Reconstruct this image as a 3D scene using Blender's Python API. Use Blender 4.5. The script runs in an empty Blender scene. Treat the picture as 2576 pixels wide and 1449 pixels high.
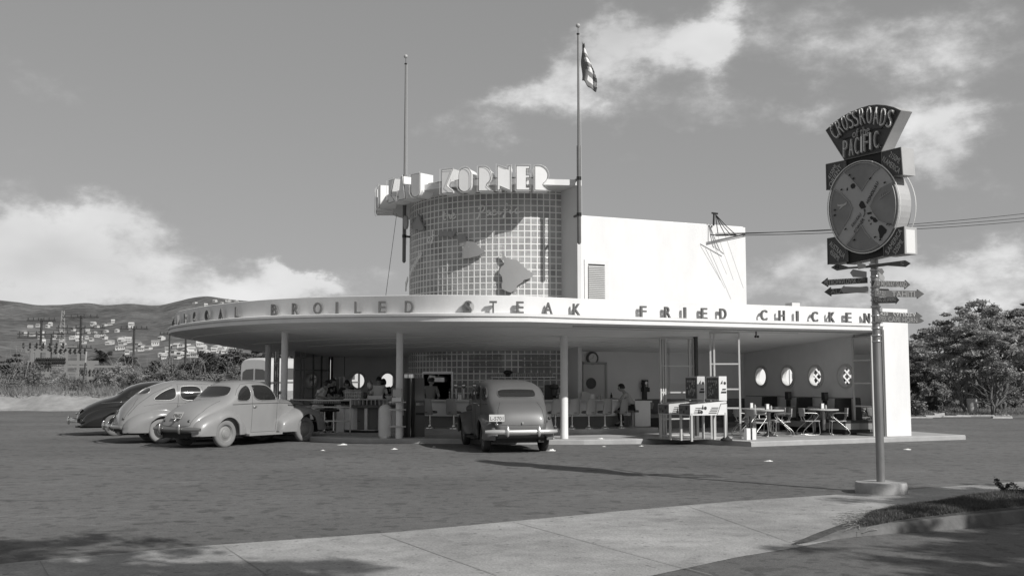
import bpy, bmesh, math, random
from mathutils import Vector, Matrix, noise
from mathutils.bvhtree import BVHTree
random.seed(7)
R = math.radians
SC = bpy.context.scene
COL = SC.collection
# ------------------------------------------------------------------ camera
CAMZ = 1.70
PITCH = math.atan(230.5/2650.0)
cd = bpy.data.cameras.new('camera'); cam = bpy.data.objects.new('camera', cd); COL.objects.link(cam)
cd.sensor_width = 36.0; cd.lens = 36.0*2650/2576; cd.clip_end = 9000; cd.clip_start = 0.1
cam.location = (0, 0, CAMZ); cam.rotation_euler = (R(90)+PITCH, 0, 0)
SC.camera = cam
SC.render.resolution_x = 1024; SC.render.resolution_y = 575
# ------------------------------------------------------------------ light
SUN_H = Vector((0.715, -0.70, 0)).normalized(); SUN_EL = R(35)
sl = bpy.data.lights.new('sun', 'SUN'); so = bpy.data.objects.new('sun', sl); COL.objects.link(so)
sl.energy = 4.1; sl.angle = R(0.55); sl.color = (1, 0.985, 0.96)
sdir = SUN_H*math.cos(SUN_EL)+Vector((0, 0, math.sin(SUN_EL)))
so.rotation_euler = sdir.to_track_quat('Z', 'Y').to_euler(); so.location = (20, -15, 30)
SC.view_settings.view_transform = 'Standard'; SC.view_settings.look = 'None'
SC.view_settings.exposure = 0.0; SC.view_settings.gamma = 1.0
# ------------------------------------------------------------------ world: sky and clouds
def N(nt, t, **k):
    n = nt.nodes.new(t)
    for a, b in k.items(): setattr(n, a, b)
    return n
W = bpy.data.worlds.new('World'); SC.world = W; W.use_nodes = True
def build_world():
    nt = W.node_tree; nt.nodes.clear(); L = nt.links.new
    out = N(nt, 'ShaderNodeOutputWorld'); bg = N(nt, 'ShaderNodeBackground'); L(bg.outputs[0], out.inputs[0])
    sky = N(nt, 'ShaderNodeTexSky'); sky.sky_type = 'NISHITA'; sky.sun_disc = False
    sky.sun_elevation = SUN_EL; sky.sun_rotation = math.atan2(SUN_H.x, SUN_H.y)
    sky.air_density = 1.0; sky.dust_density = 0.6; sky.ozone_density = 1.0
    bw = N(nt, 'ShaderNodeRGBToBW'); L(sky.outputs[0], bw.inputs[0])
    def M(op, a, b=None, c=None, clamp=False):
        n = N(nt, 'ShaderNodeMath', operation=op); n.use_clamp = clamp
        for i, x in enumerate((a, b, c)):
            if x is None: continue
            if isinstance(x, (int, float)): n.inputs[i].default_value = x
            else: L(x, n.inputs[i])
        return n.outputs[0]
    tc = N(nt, 'ShaderNodeTexCoord'); sp = N(nt, 'ShaderNodeSeparateXYZ'); L(tc.outputs['Generated'], sp.inputs[0])
    az = M('ARCTAN2', sp.outputs[0], sp.outputs[1]); el = M('ARCSINE', sp.outputs[2])
    comb = N(nt, 'ShaderNodeCombineXYZ'); L(az, comb.inputs[0]); L(M('MULTIPLY', el, 1.6), comb.inputs[1])
    def noise_(scale, detail, rough, w=0.0):
        n = N(nt, 'ShaderNodeTexNoise'); n.inputs['Scale'].default_value = scale; n.inputs['Detail'].default_value = detail
        n.inputs['Roughness'].default_value = rough; 
        mp = N(nt, 'ShaderNodeMapping'); mp.inputs['Location'].default_value = (w, w*0.7, 0)
        L(comb.outputs[0], mp.inputs[0]); L(mp.outputs[0], n.inputs['Vector']); return n.outputs['Fac']
    nA = noise_(9, 6, 0.6, 1.3); nB = noise_(9, 6, 0.6, 5.1); nC = noise_(22, 7, 0.62, 9.2); nD = noise_(5.5, 4, 0.5, 2.2)
    azw = M('ADD', az, M('MULTIPLY', M('SUBTRACT', nA, 0.5), 0.16))
    elw = M('ADD', el, M('MULTIPLY', M('SUBTRACT', nB, 0.5), 0.12))
    # (azimuth deg, elevation deg, radius az, radius el, tilt deg, strength)
    def D(u, v, ru, rv, tilt, s):
        return (math.atan((u-1288)/2650), math.atan((955-v)/2650*math.cos(math.atan((u-1288)/2650))), ru/2650, rv/2650, R(tilt), s)
    blobs = [D(1800,80,60,85,-10,.95), D(1700,90,130,60,20,.5), D(1560,130,170,90,15,.62), D(1400,200,200,75,28,.58), D(1240,262,150,45,25,.42), D(1750,150,140,70,0,.4),
             D(2150,70,380,90,-8,.42), D(2420,120,220,90,-12,.45), D(1950,285,330,42,-6,.36), D(1560,385,110,28,0,.26),
             D(2370,330,110,75,-35,.72), D(2270,400,120,60,0,.42), D(2480,430,100,50,0,.36), D(2440,300,90,50,0,.35),
             D(60,640,130,100,-25,1.05), D(170,600,85,70,0,.85), D(250,700,170,55,0,.62), D(100,725,220,50,0,.85), D(420,655,170,70,-15,.5), D(330,620,120,70,0,.45),
             D(575,715,90,50,0,.85), D(700,680,75,40,-28,1.05), D(780,712,90,22,-15,.9), D(640,740,200,30,0,.62), D(465,420,55,26,0,.28), D(60,180,120,60,0,.22), D(930,690,120,40,0,.34),
             D(2120,690,190,45,0,.62), D(2330,700,170,55,10,.72), D(2540,640,60,70,0,.62), D(1980,740,220,30,0,.5), D(2480,740,160,40,0,.55),
             D(-500,640,300,120,0,.7), D(-1300,500,500,160,10,.7), D(3300,600,350,110,0,.6), D(3800,300,400,120,0,.6), D(1300,800,900,60,0,.35)]
    acc = None
    for (a, e, ra, re, t, s) in blobs:
        dx = M('SUBTRACT', azw, a); dy = M('SUBTRACT', elw, e)
        ct, st = math.cos(t), math.sin(t)
        px = M('ADD', M('MULTIPLY', dx, ct/ra), M('MULTIPLY', dy, st/ra))
        py = M('SUBTRACT', M('MULTIPLY', dy, ct/re), M('MULTIPLY', dx, st/re))
        d2 = M('ADD', M('MULTIPLY', px, px), M('MULTIPLY', py, py))
        g = M('MULTIPLY', M('POWER', 2.718, M('MULTIPLY', d2, -0.8)), s)
        acc = g if acc is None else M('MAXIMUM', acc, M('MULTIPLY', M('ADD', M('MULTIPLY', acc, 0.92), M('MULTIPLY', g, 0.22)), 1.0)) if False else M('SUBTRACT', M('ADD', acc, g), M('MULTIPLY', acc, g))
    dens = M('ADD', acc, M('MULTIPLY', M('SUBTRACT', nC, 0.5), 0.92))
    mr = N(nt, 'ShaderNodeMapRange', interpolation_type='SMOOTHSTEP'); L(dens, mr.inputs[0])
    mr.inputs[1].default_value = 0.17; mr.inputs[2].default_value = 0.88; mr.inputs[3].default_value = 0; mr.inputs[4].default_value = 1
    # sky brightness: nishita luminance plus clouds with soft grey bellies
    base = M('MULTIPLY', M('POWER', bw.outputs[0], 0.35), SKY_GAIN)
    cl = M('MULTIPLY', M('ADD', M('MULTIPLY', mr.outputs[0], 0.34), M('ADD', 0.45, M('MULTIPLY', M('SUBTRACT', nD, 0.5), 0.8))), CLOUD)
    mx = M('ADD', M('MULTIPLY', base, M('SUBTRACT', 1.0, mr.outputs[0])), M('MULTIPLY', cl, mr.outputs[0]))
    L(mx, bg.inputs[0]); bg.inputs[1].default_value = 0.1
SKY_GAIN = 2.1; CLOUD = 9.2
build_world()
# ------------------------------------------------------------------ pixel to place helpers (2576 x 1449 view of the photograph, used only to read off positions)
def ray(u, v):
    a = (u-1288)/2650.0; b = (724.5-v)/2650.0
    c, s = math.cos(PITCH), math.sin(PITCH)
    return Vector((a, c-b*s, s+b*c))
def P(u, v, z=0.0):                      # on the level z
    d = ray(u, v); t = (z-CAMZ)/d.z; return Vector((d.x*t, d.y*t, z))
def Q(u, v, y):                          # at the depth y
    d = ray(u, v); t = y/d.y; return Vector((d.x*t, y, CAMZ+d.z*t))
def PL(u, v, p0, n):                     # on the plane through p0 with normal n
    d = ray(u, v); o = Vector((0, 0, CAMZ)); t = (Vector(p0)-o).dot(n)/d.dot(n); return o+d*t
E1 = Vector((0.9151, 0.4032, 0)); E2 = Vector((-0.4032, 0.9151, 0)); UP = Vector((0, 0, 1))
def E(a, b, z=0.0): return E1*a+E2*b+UP*z
def Eb(u, b):                            # facade coordinate a of the column u at depth b
    k = (u-1288)/2650.0
    return (k*0.9151*b+0.4032*b)/(0.9151-k*0.4032)
# ------------------------------------------------------------------ objects
OFF = {}
def tag(o, label=None, cat=None, group=None, kind=None):
    if label: o['label'] = label
    if cat: o['category'] = cat
    if group: o['group'] = group
    if kind: o['kind'] = kind
    return o
def thing(name, label, cat, loc=(0, 0, 0), group=None, rz=0.0):
    o = bpy.data.objects.new(name, None); COL.objects.link(o); o.empty_display_size = 0.2
    o.location = loc; o.rotation_euler = (0, 0, rz); OFF[o.name] = Vector(loc)
    return tag(o, label, cat, group)
def copy_tree(o, parent=None):
    c = o.copy(); COL.objects.link(c)
    if parent is not None: c.parent = parent
    for k in KIDS.get(o.name, []):
        copy_tree(k, c)
    return c
KIDS = {}
def dup(root, loc, rz=0.0, label=None, group=None):
    c = copy_tree(root); c.location = loc; c.rotation_euler = (0, 0, rz)
    if label: c['label'] = label
    if group: c['group'] = group
    return c
def frame(o, ax, ay, az=UP):
    o = Vector(o); ax = Vector(ax); ay = Vector(ay); az = Vector(az)
    return lambda p: o+ax*p[0]+ay*p[1]+az*p[2]
class MB:
    def __init__(s, T=None, local=False): s.v = []; s.f = []; s.T = T; s.local = local; s.m = []; s.mi = 0
    def add(s, vs, fs):
        n = len(s.v)
        for p in vs: s.v.append(Vector(s.T(p)) if s.T else Vector(p))
        for f in fs: s.f.append(tuple(n+i for i in f)); s.m.append(s.mi)
        return s
    def box(s, x0, x1, y0, y1, z0, z1):
        return s.add([(x0,y0,z0),(x1,y0,z0),(x1,y1,z0),(x0,y1,z0),(x0,y0,z1),(x1,y0,z1),(x1,y1,z1),(x0,y1,z1)],
                     [(0,3,2,1),(4,5,6,7),(0,1,5,4),(1,2,6,5),(2,3,7,6),(3,0,4,7)])
    def prism(s, pts, d, hole=None):       # pts: 3-D outline, d: extrusion vector
        n = len(pts); d = Vector(d); a = [Vector(p) for p in pts]; b = [p+d for p in a]
        fs = [tuple(range(n))[::-1], tuple(range(n, 2*n))]+[(i, (i+1) % n, n+(i+1) % n, n+i) for i in range(n)]
        return s.add(a+b, fs)
    def tube(s, pts, r, seg=8, cap=True):
        pts = [Vector(p) for p in pts]; n = len(pts); rr = r if isinstance(r, (list, tuple)) else [r]*n
        vs = []; up = None
        for i, p in enumerate(pts):
            d = (pts[min(i+1, n-1)]-pts[max(i-1, 0)])
            if d.length < 1e-9: d = Vector((0, 0, 1))
            d.normalize()
            if up is None: up = d.orthogonal().normalized()
            else:
                up = up-d*up.dot(d)
                up = up.normalized() if up.length > 1e-6 else d.orthogonal().normalized()
            w = d.cross(up)
            for k in range(seg):
                a = 2*math.pi*k/seg; vs.append(p+(up*math.cos(a)+w*math.sin(a))*rr[i])
        fs = [(i*seg+k, i*seg+(k+1) % seg, (i+1)*seg+(k+1) % seg, (i+1)*seg+k) for i in range(n-1) for k in range(seg)]
        if cap: fs += [tuple(range(seg))[::-1], tuple((n-1)*seg+k for k in range(seg))]
        return s.add(vs, fs)
    def lathe(s, prof, c=(0, 0, 0), seg=24, ax=None, full=True):   # prof [(r,z)]; ax: (x,y,z) basis
        c = Vector(c); X, Y, Z = ax if ax else (Vector((1,0,0)), Vector((0,1,0)), UP)
        X, Y, Z = Vector(X), Vector(Y), Vector(Z); vs = []
        for (r, z) in prof:
            for k in range(seg):
                a = 2*math.pi*k/seg; vs.append(c+X*(r*math.cos(a))+Y*(r*math.sin(a))+Z*z)
        n = len(prof)
        fs = [(i*seg+k, i*seg+(k+1) % seg, (i+1)*seg+(k+1) % seg, (i+1)*seg+k) for i in range(n-1) for k in range(seg)]
        if prof[0][0] > 1e-5 and full: fs.append(tuple(range(seg))[::-1])
        if prof[-1][0] > 1e-5 and full: fs.append(tuple((n-1)*seg+k for k in range(seg)))
        return s.add(vs, fs)
    def cyl(s, c, r, z0, z1, seg=20): return s.lathe([(r, z0), (r, z1)], c, seg)
    def ball(s, c, r, seg=12, sz=1.0):
        n = seg//2+1
        return s.lathe([(r*math.sin(math.pi*i/n), -r*sz*math.cos(math.pi*i/n)) for i in range(n+1)], c, seg)
    def grid(s, rows):
        m = len(rows[0]); vs = [p for r_ in rows for p in r_]
        return s.add(vs, [(i*m+j, i*m+j+1, (i+1)*m+j+1, (i+1)*m+j) for i in range(len(rows)-1) for j in range(m-1)])
    def build(s, name, mats, parent=None, smooth=False, label=None, auto=None):
        me = bpy.data.meshes.new(name)
        off = OFF.get(parent.name, Vector()) if (parent is not None and not s.local) else Vector()
        me.from_pydata([tuple(p-off) for p in s.v], [], s.f)
        mats = mats if isinstance(mats, (list, tuple)) else [mats]
        for m_ in mats: me.materials.append(m_)
        if len(mats) > 1: me.polygons.foreach_set('material_index', s.m)
        me.validate()
        bm = bmesh.new(); bm.from_mesh(me)
        if auto != 'raw':
            bmesh.ops.remove_doubles(bm, verts=bm.verts, dist=1e-5)
            bmesh.ops.recalc_face_normals(bm, faces=bm.faces)
        if smooth:
            for f in bm.faces: f.smooth = True
            if auto is not None and auto != 'raw':
                for e in bm.edges:
                    if len(e.link_faces) == 2 and e.calc_face_angle(0) > auto: e.smooth = False
        bm.to_mesh(me); bm.free()
        o = bpy.data.objects.new(name, me); COL.objects.link(o)
        if parent is not None:
            o.parent = parent; KIDS.setdefault(parent.name, []).append(o)
            OFF[o.name] = OFF.get(parent.name, Vector())
        if label: o['label'] = label
        return o
# ------------------------------------------------------------------ materials (the place is seen in black and white)
MATS = {}
def mat(name, v, rough=0.6, metal=0.0, var=0.0, vs=6.0, bump=0.0, bs=40.0, spec=0.5, coat=0.0, alpha=1.0, extra=None, stretch=None):
    if name in MATS: return MATS[name]
    m = bpy.data.materials.new(name); m.use_nodes = True; nt = m.node_tree; L = nt.links.new
    b = nt.nodes['Principled BSDF']; b.inputs['Base Color'].default_value = (v, v, v*0.99, 1)
    b.inputs['Roughness'].default_value = rough; b.inputs['Metallic'].default_value = metal
    b.inputs['Specular IOR Level'].default_value = spec; b.inputs['Coat Weight'].default_value = coat
    b.inputs['Coat Roughness'].default_value = 0.08; b.inputs['Alpha'].default_value = alpha
    tc = N(nt, 'ShaderNodeTexCoord')
    vec = tc.outputs['Object']
    if stretch:
        mp = N(nt, 'ShaderNodeMapping'); mp.inputs['Scale'].default_value = stretch; L(vec, mp.inputs[0]); vec = mp.outputs[0]
    if var > 0:
        n = N(nt, 'ShaderNodeTexNoise'); n.inputs['Scale'].default_value = vs; n.inputs['Detail'].default_value = 8; n.inputs['Roughness'].default_value = 0.65
        L(vec, n.inputs['Vector'])
        r = N(nt, 'ShaderNodeMapRange'); L(n.outputs['Fac'], r.inputs[0]); r.inputs[1].default_value = 0.28; r.inputs[2].default_value = 0.72
        r.inputs[3].default_value = v*(1-var); r.inputs[4].default_value = v*(1+var)
        c = N(nt, 'ShaderNodeCombineXYZ')
        for i in range(3): L(r.outputs[0], c.inputs[i])
        L(c.outputs[0], b.inputs['Base Color'])
    if bump > 0:
        n2 = N(nt, 'ShaderNodeTexNoise'); n2.inputs['Scale'].default_value = bs; n2.inputs['Detail'].default_value = 5; L(vec, n2.inputs['Vector'])
        bp = N(nt, 'ShaderNodeBump'); bp.inputs['Strength'].default_value = bump; bp.inputs['Distance'].default_value = 0.02
        L(n2.outputs['Fac'], bp.inputs['Height']); L(bp.outputs[0], b.inputs['Normal'])
    if extra: extra(nt, b, tc)
    MATS[name] = m
    return m
white = mat('white_stucco', 0.79, 0.85, var=0.07, vs=1.6, bump=0.2, bs=50, stretch=(1, 1, 0.35))
white2 = mat('white_paint', 0.74, 0.6, var=0.05, vs=2.0)
soffit_m = mat('soffit_plaster', 0.88, 0.75, var=0.08, vs=0.6, bump=0.1, bs=8)
cream = mat('interior_wall_paint', 0.74, 0.7, var=0.05, vs=1.0)
greywall = mat('grey_wall_paint', 0.72, 0.75, var=0.06, vs=1.5)
darkwall = mat('dark_wall_paint', 0.07, 0.6, var=0.1, vs=3)
pillar_m = mat('pillar_paint', 0.74, 0.55, var=0.06, vs=3)
conc = mat('platform_concrete', 0.38, 0.85, var=0.16, vs=2.2, bump=0.25, bs=30)
concd = mat('floor_concrete', 0.44, 0.6, var=0.12, vs=1.5)
letter_m = mat('letter_paint', 0.12, 0.6, var=0.1, vs=5)
steel = mat('painted_steel', 0.40, 0.45, var=0.08, vs=4)
galv = mat('galvanised_pole', 0.30, 0.4, metal=0.6, var=0.22, vs=5, stretch=(1, 1, 0.25))
chrome = mat('chrome', 0.72, 0.12, metal=1.0)
alu = mat('brushed_metal', 0.55, 0.3, metal=0.9, var=0.08, vs=10)
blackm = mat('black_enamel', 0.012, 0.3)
dark = mat('dark_rubber', 0.025, 0.8, var=0.2, vs=8)
mort = mat('block_mortar', 0.88, 0.8)
neon = mat('neon_glass_tube', 0.78, 0.2, coat=0.5)
# ================================================================== ground, road, platform
def asphalt_extra(nt, b, tc):
    L = nt.links.new
    def nz(scale, det, rough, st, loc=(0, 0, 0)):
        mp = N(nt, 'ShaderNodeMapping'); mp.inputs['Scale'].default_value = st; mp.inputs['Location'].default_value = loc; L(tc.outputs['Object'], mp.inputs[0])
        n = N(nt, 'ShaderNodeTexNoise'); n.inputs['Scale'].default_value = scale; n.inputs['Detail'].default_value = det; n.inputs['Roughness'].default_value = rough
        L(mp.outputs[0], n.inputs['Vector']); return n.outputs['Fac']
    def M(op, a, bb, c=None):
        n = N(nt, 'ShaderNodeMath', operation=op)
        for i, x in enumerate((a, bb, c)):
            if x is None: continue
            if isinstance(x, (int, float)): n.inputs[i].default_value = x
            else: L(x, n.inputs[i])
        return n.outputs[0]
    def rng(x, a, bb, c, d):
        n = N(nt, 'ShaderNodeMapRange'); L(x, n.inputs[0])
        for i, q in enumerate((a, bb, c, d)): n.inputs[i+1].default_value = q
        return n.outputs[0]
    big = rng(nz(0.18, 5, 0.6, (1, 1, 1)), 0.3, 0.7, 0.80, 1.20)
    fine = M('MULTIPLY', rng(nz(38, 6, 0.8, (1, 1, 1)), 0.35, 0.65, 0.68, 1.34), rng(nz(4.5, 6, 0.7, (1, 1, 1), (5, 1, 0)), 0.35, 0.65, 0.86, 1.12))
    stain = M('MULTIPLY', rng(nz(2.6, 2, 0.4, (1, 1, 1), (3, 7, 0)), 0.61, 0.64, 1.0, 0.70), rng(nz(7, 2, 0.4, (1, 1, 1), (9, 4, 0)), 0.60, 0.625, 1.0, 0.72))
    scuff = M('MULTIPLY', rng(nz(0.55, 9, 0.78, (0.5, 1.8, 1), (13, 2, 0)), 0.57, 0.72, 1.0, 1.4), rng(nz(0.35, 4, 0.6, (0.3, 1.2, 1), (31, 12, 0)), 0.5, 0.62, 1.0, 0.86))
    v = M('MULTIPLY', M('MULTIPLY', M('MULTIPLY', big, fine), stain), scuff)
    v = M('MULTIPLY', v, 0.134)
    c = N(nt, 'ShaderNodeCombineXYZ')
    for i in range(3): L(v, c.inputs[i])
    L(c.outputs[0], b.inputs['Base Color'])
    bp = N(nt, 'ShaderNodeBump'); bp.inputs['Strength'].default_value = 0.5; bp.inputs['Distance'].default_value = 0.01
    L(nz(60, 4, 0.6, (1, 1, 1)), bp.inputs['Height']); L(bp.outputs[0], b.inputs['Normal'])
def sidewalk_extra(nt, b, tc):
    L = nt.links.new; out = None
    for (sc, det, lo, hi, a, c, loc) in ((.5, 6, .35, .65, .80, 1.14, 0), (3, 8, .35, .65, .86, 1.10, 3), (45, 4, .35, .65, .84, 1.14, 5), (9, 2, .66, .69, 1.0, .62, 8), (1.6, 3, .62, .68, 1.0, .8, 11)):
        mp = N(nt, 'ShaderNodeMapping'); mp.inputs['Location'].default_value = (loc, loc, 0); L(tc.outputs['Object'], mp.inputs[0])
        n = N(nt, 'ShaderNodeTexNoise'); n.inputs['Scale'].default_value = sc; n.inputs['Detail'].default_value = det; L(mp.outputs[0], n.inputs['Vector'])
        r = N(nt, 'ShaderNodeMapRange'); L(n.outputs['Fac'], r.inputs[0])
        for i, q in enumerate((lo, hi, a, c)): r.inputs[i+1].default_value = q
        if out is None: out = r.outputs[0]
        else:
            m_ = N(nt, 'ShaderNodeMath', operation='MULTIPLY'); L(out, m_.inputs[0]); L(r.outputs[0], m_.inputs[1]); out = m_.outputs[0]
    m_ = N(nt, 'ShaderNodeMath', operation='MULTIPLY'); L(out, m_.inputs[0]); m_.inputs[1].default_value = 0.34
    c = N(nt, 'ShaderNodeCombineXYZ')
    for i in range(3): L(m_.outputs[0], c.inputs[i])
    L(c.outputs[0], b.inputs['Base Color'])
asphalt = mat('asphalt', 0.11, 0.9, extra=asphalt_extra)
soil = mat('dry_soil', 0.17, 0.95, var=0.3, vs=0.8, bump=0.6, bs=6)
sand = mat('sandy_bank', 0.30, 0.95, var=0.28, vs=1.5, bump=1.0, bs=5)
sidew = mat('sidewalk_concrete', 0.33, 0.9, bump=0.35, bs=25, extra=sidewalk_extra)
curb_m = mat('old_curb_concrete', 0.14, 0.95, var=0.35, vs=3.0, bump=0.6, bs=14)
# one terrain sheet: flat soil below everything
g = MB(); g.add([(-3000, -200, -0.06), (3000, -200, -0.06), (3000, 4000, -0.06), (-3000, 4000, -0.06)], [(0, 1, 2, 3)])
tag(g.build('ground', soil), kind='structure')
g = MB(); g.add([(-60, -20, 0), (70, -20, 0), (70, 47, 0), (14, 49, 0), (10, 75, 0), (-14, 75, 0), (-16, 58, 0), (-60, 62, 0)], [tuple(range(8))])
tag(g.build('parking_lot', asphalt), kind='structure')
# street beyond with the bus
g = MB(); g.add([(-60, 62.5, 0.004), (-16, 58.5, 0.004), (-14, 76, 0.004), (-60, 90, 0.004)], [(0, 1, 2, 3)])
tag(g.build('road', asphalt), kind='structure')
# foreground sidewalk slab, with expansion joints as thin grooves
SW = [P(-260, 1450), P(36, 1417), P(500, 1376), P(1000, 1340), P(1340, 1308), P(1560, 1287), P(1850, 1262), P(2140, 1243), P(2560, 1213), P(3000, 1190)]
SB = [P(-260, 1800), P(600, 1640), P(1400, 1500), P(1850, 1402), P(2010, 1376), P(2160, 1345), P(2300, 1338), P(2470, 1320), P(2620, 1306), P(3000, 1272)]
g = MB(); g.grid([[p+UP*0.012 for p in SW], [p+UP*0.003 for p in SB]])
tag(g.build('sidewalk', sidew), kind='structure')
g = MB()
for (u0, v0, u1, v1) in [(1300, 1317, 1790, 1449), (960, 1346, 1250, 1449), (1730, 1275, 2010, 1372), (560, 1374, 720, 1480), (100, 1413, 150, 1500)]:
    a = P(u0, v0)+UP*0.0135; b = P(u1, v1)+UP*0.0135; n = (b-a).cross(UP).normalized()*0.005
    g.add([a-n, a+n, b+n, b-n], [(0, 1, 2, 3)])
tag(g.build('sidewalk_joints', mat('joint_line', 0.26, 1.0)), kind='structure')  # flat strips in the joints' own tone
# street gutter in front of the kerb (bottom right)
g = MB(); g.add([P(1500, 1600)+UP*0.0, P(1400, 1490), P(1850, 1412), P(2150, 1362), P(2620, 1328), P(3100, 1290), P(3300, 1800)], [tuple(range(7))])
g.v = [Vector((p.x, p.y, 0.004+0.0)) for p in g.v]
# grass verge mound with its kerb (bottom right)
gm = mat('dry_verge_soil', 0.07, 0.95, var=0.35, vs=4, bump=1.0, bs=18)
kt = [P(1990, 1372), P(2130, 1350), P(2250, 1318, .09), P(2400, 1300, .13), P(2620, 1275, .15), P(2900, 1245, .15)]
kb = [P(2250, 1345), P(2400, 1335), P(2620, 1310), P(2900, 1278)]
top = [P(2130, 1320, .02), P(2200, 1290, .05), P(2330, 1272, .09), P(2480, 1256, .11), P(2620, 1244, .11), P(2900, 1225, .11)]
g = MB(); rows = []
for i in range(6):
    rows.append([kt[i].lerp(top[i], j/6)+UP*(0.014+0.10*math.sin(math.pi*j/6)*(0.2+0.8*min(1, i/3))) for j in range(7)])
g.grid(rows); tag(g.build('verge', gm, smooth=True), kind='structure')
k = MB()
zz = [-0.012, 0.04, 0.10, 0.14, 0.15, 0.15]
pr = []
for i, p in enumerate(kt):
    z = zz[i]; q = kt[min(i+1, 5)]-kt[max(i-1, 0)]; n = Vector((q.y, -q.x, 0)).normalized()
    b = Vector((p.x, p.y, 0))
    pr.append([b-n*0.16+UP*(z+0.004), b+UP*(z+0.006), b+n*0.03+UP*(z-0.012), b+n*0.06+UP*(-0.03)])
k.grid(pr); tag(k.build('kerb', curb_m, smooth=True, auto=R(40)), kind='structure')
# platform (raised concrete apron)
KC = Vector((-2, 34, 0))
def arc(c, r, a0, a1, n): return [Vector((c.x+r*math.cos(a0+(a1-a0)*i/n), c.y+r*math.sin(a0+(a1-a0)*i/n), 0)) for i in range(n+1)]
plat = arc(KC, 5.75, R(205), R(252), 16)+[Vector((-1.6, 28.32, 0)), Vector((0.2, 28.08, 0)), Vector((1.9, 28.0, 0)), Vector((3.3, 28.25, 0)), Vector((4.55, 28.8, 0)), Vector((6.1, 27.1, 0)), E(24.1, 22.55), E(24.4, 26.5), E(24.4, 30.5)]+[Vector((-3, 46, 0)), Vector((-8, 46, 0))]
def slab(mb, pts, z0, z1, bevel=0.025):
    n = len(pts); pts = [Vector((p.x, p.y, 0)) for p in pts]
    cen = sum(pts, Vector())/n; ins = [p+(cen-p).normalized()*bevel for p in pts]
    vs = [p+UP*z0 for p in pts]+[p+UP*(z1-bevel) for p in pts]+[p+UP*z1 for p in ins]
    fs = [(i, (i+1) % n, n+(i+1) % n, n+i) for i in range(n)]+[(n+i, n+(i+1) % n, 2*n+(i+1) % n, 2*n+i) for i in range(n)]+[tuple(range(2*n, 3*n))]
    mb.add(vs, fs)
m = MB(); slab(m, plat, -0.05, 0.13); tag(m.build('platform', conc), kind='structure')
PZ = 0.13
# bar step (second raised floor under the stools)
C0 = Vector((0.2, 36.1, 0))
m = MB(); step = arc(C0, 6.0, R(215), R(293), 24)+[Vector((4.35, 31.55, 0)), E(16.6, 29.3), Vector((1.6, 32.4, 0)), Vector((-3.0, 34.6, 0))]
slab(m, step, PZ-0.02, 0.29, 0.015); tag(m.build('bar_step', conc), kind='structure')
SZ = 0.29
# interior floor a shade darker, laid as a sheet on the platform
m = MB(); fl = arc(KC, 4.6, R(200), R(262), 14)+[Vector((0.2, 29.3, 0)), Vector((2.6, 29.1, 0)), E(15.3, 23.6), E(21.45, 23.6), E(21.45, 29.35), Vector((-3, 40.0, 0)), Vector((-6.8, 40.3, 0))]
m.add([p+UP*(PZ+0.004) for p in fl], [tuple(range(len(fl)))]); tag(m.build('floor', concd), kind='structure')
# ================================================================== the drive-in building
EDGE = [(1345,810,25.30),(1250,809.5,25.13),(1170,809,25.28),(1087,809,25.62),(1006,809.3,26.3),(906,810,27.35),(784,811,28.5),(700,813,29.3),(644,815.5,29.9),(560,820.5,31.0),(503,826,32.2),(450,832.5,33.7),(420,838,35.2),(408,843,37.4)]  # left depths chosen so the canopy's shadow clears the parked cars
def circ_path():
    """edge of the canopy: round front, depths shaped so the sun reaches the cars, then the straight right wing"""
    raw = []
    for u, v, d in EDGE[::-1]: raw.append(((u-1288)/2650*d, d, CAMZ+(955-v)*d/2650))
    raw = [(-12.2, 52, 3.2), (-12.9, 47.5, 3.25), (-12.9, 42.5, 3.26)]+raw
    # smooth spline through the listed points
    pts = [Vector(p) for p in raw]
    for _ in range(2):
        pts = [pts[0]]+[pts[i]*0.7+(pts[i-1]+pts[i+1])*0.15 for i in range(1, len(pts)-1)]+[pts[-1]]
    out = []
    for i in range(len(pts)-1):
        p0, p1, p2, p3 = pts[max(i-1, 0)], pts[i], pts[i+1], pts[min(i+2, len(pts)-1)]
        for k in range(5):
            t = k/5; out.append(0.5*((2*p1)+(p2-p0)*t+(2*p0-5*p1+4*p2-p3)*t*t+(3*p1-p0-3*p2+p3)*t**3))
    res = []
    for i, p in enumerate(out):
        d = out[min(i+1, len(out)-1)]-out[max(i-1, 0)]; n = Vector((d.y, -d.x, 0)).normalized(); res.append([Vector((p.x, p.y, 0)), n, p.z-3.075, 0])
    T = Vector((1.63, 25.77, 0)); nr = Vector((0.4032, -0.9151, 0)); b = T.dot(E2); a_s = T.dot(E1)+0.25
    for i in range(0, 13): res.append([E(a_s+(21.55-a_s)*i/12, b), nr, 0.0, 0])
    CC = Vector((-3.3, 38.0, 0))
    for r_ in res:          # inward direction, roof heights and soffit bend
        p = r_[0]; f = min(1, max(0, (p.x+5.5)/8)); inn = (CC-p).normalized()*(1-f)-r_[1]*f; r_[1] = -inn.normalized()
        k = min(1, max(0, (1.5-p.x)/6.5)); r_[3] = k
    return [(r_[0], r_[1], r_[2], r_[3]) for r_ in res]
CP = circ_path(); FB = CP[-1][0].dot(E2)
def hs(k): return 1+0.13*k               # the fascia deepens a little towards the left
def sweep(mb, prof, path=None, close=False):
    path = path or CP; rows = []
    for (p, n, dz, k) in path: rows.append([p-n*o+UP*(3.075+dz+(z-3.075)*hs(k)) for (o, z) in prof])
    mb.grid(rows)
def soffit_z(i, o):
    p, n, dz, k = CP[i]; zl = 3.02+dz
    return zl+(2.58-zl)*(max(0, o-0.5)/6.0)**(1.0-0.30*k)
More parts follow.
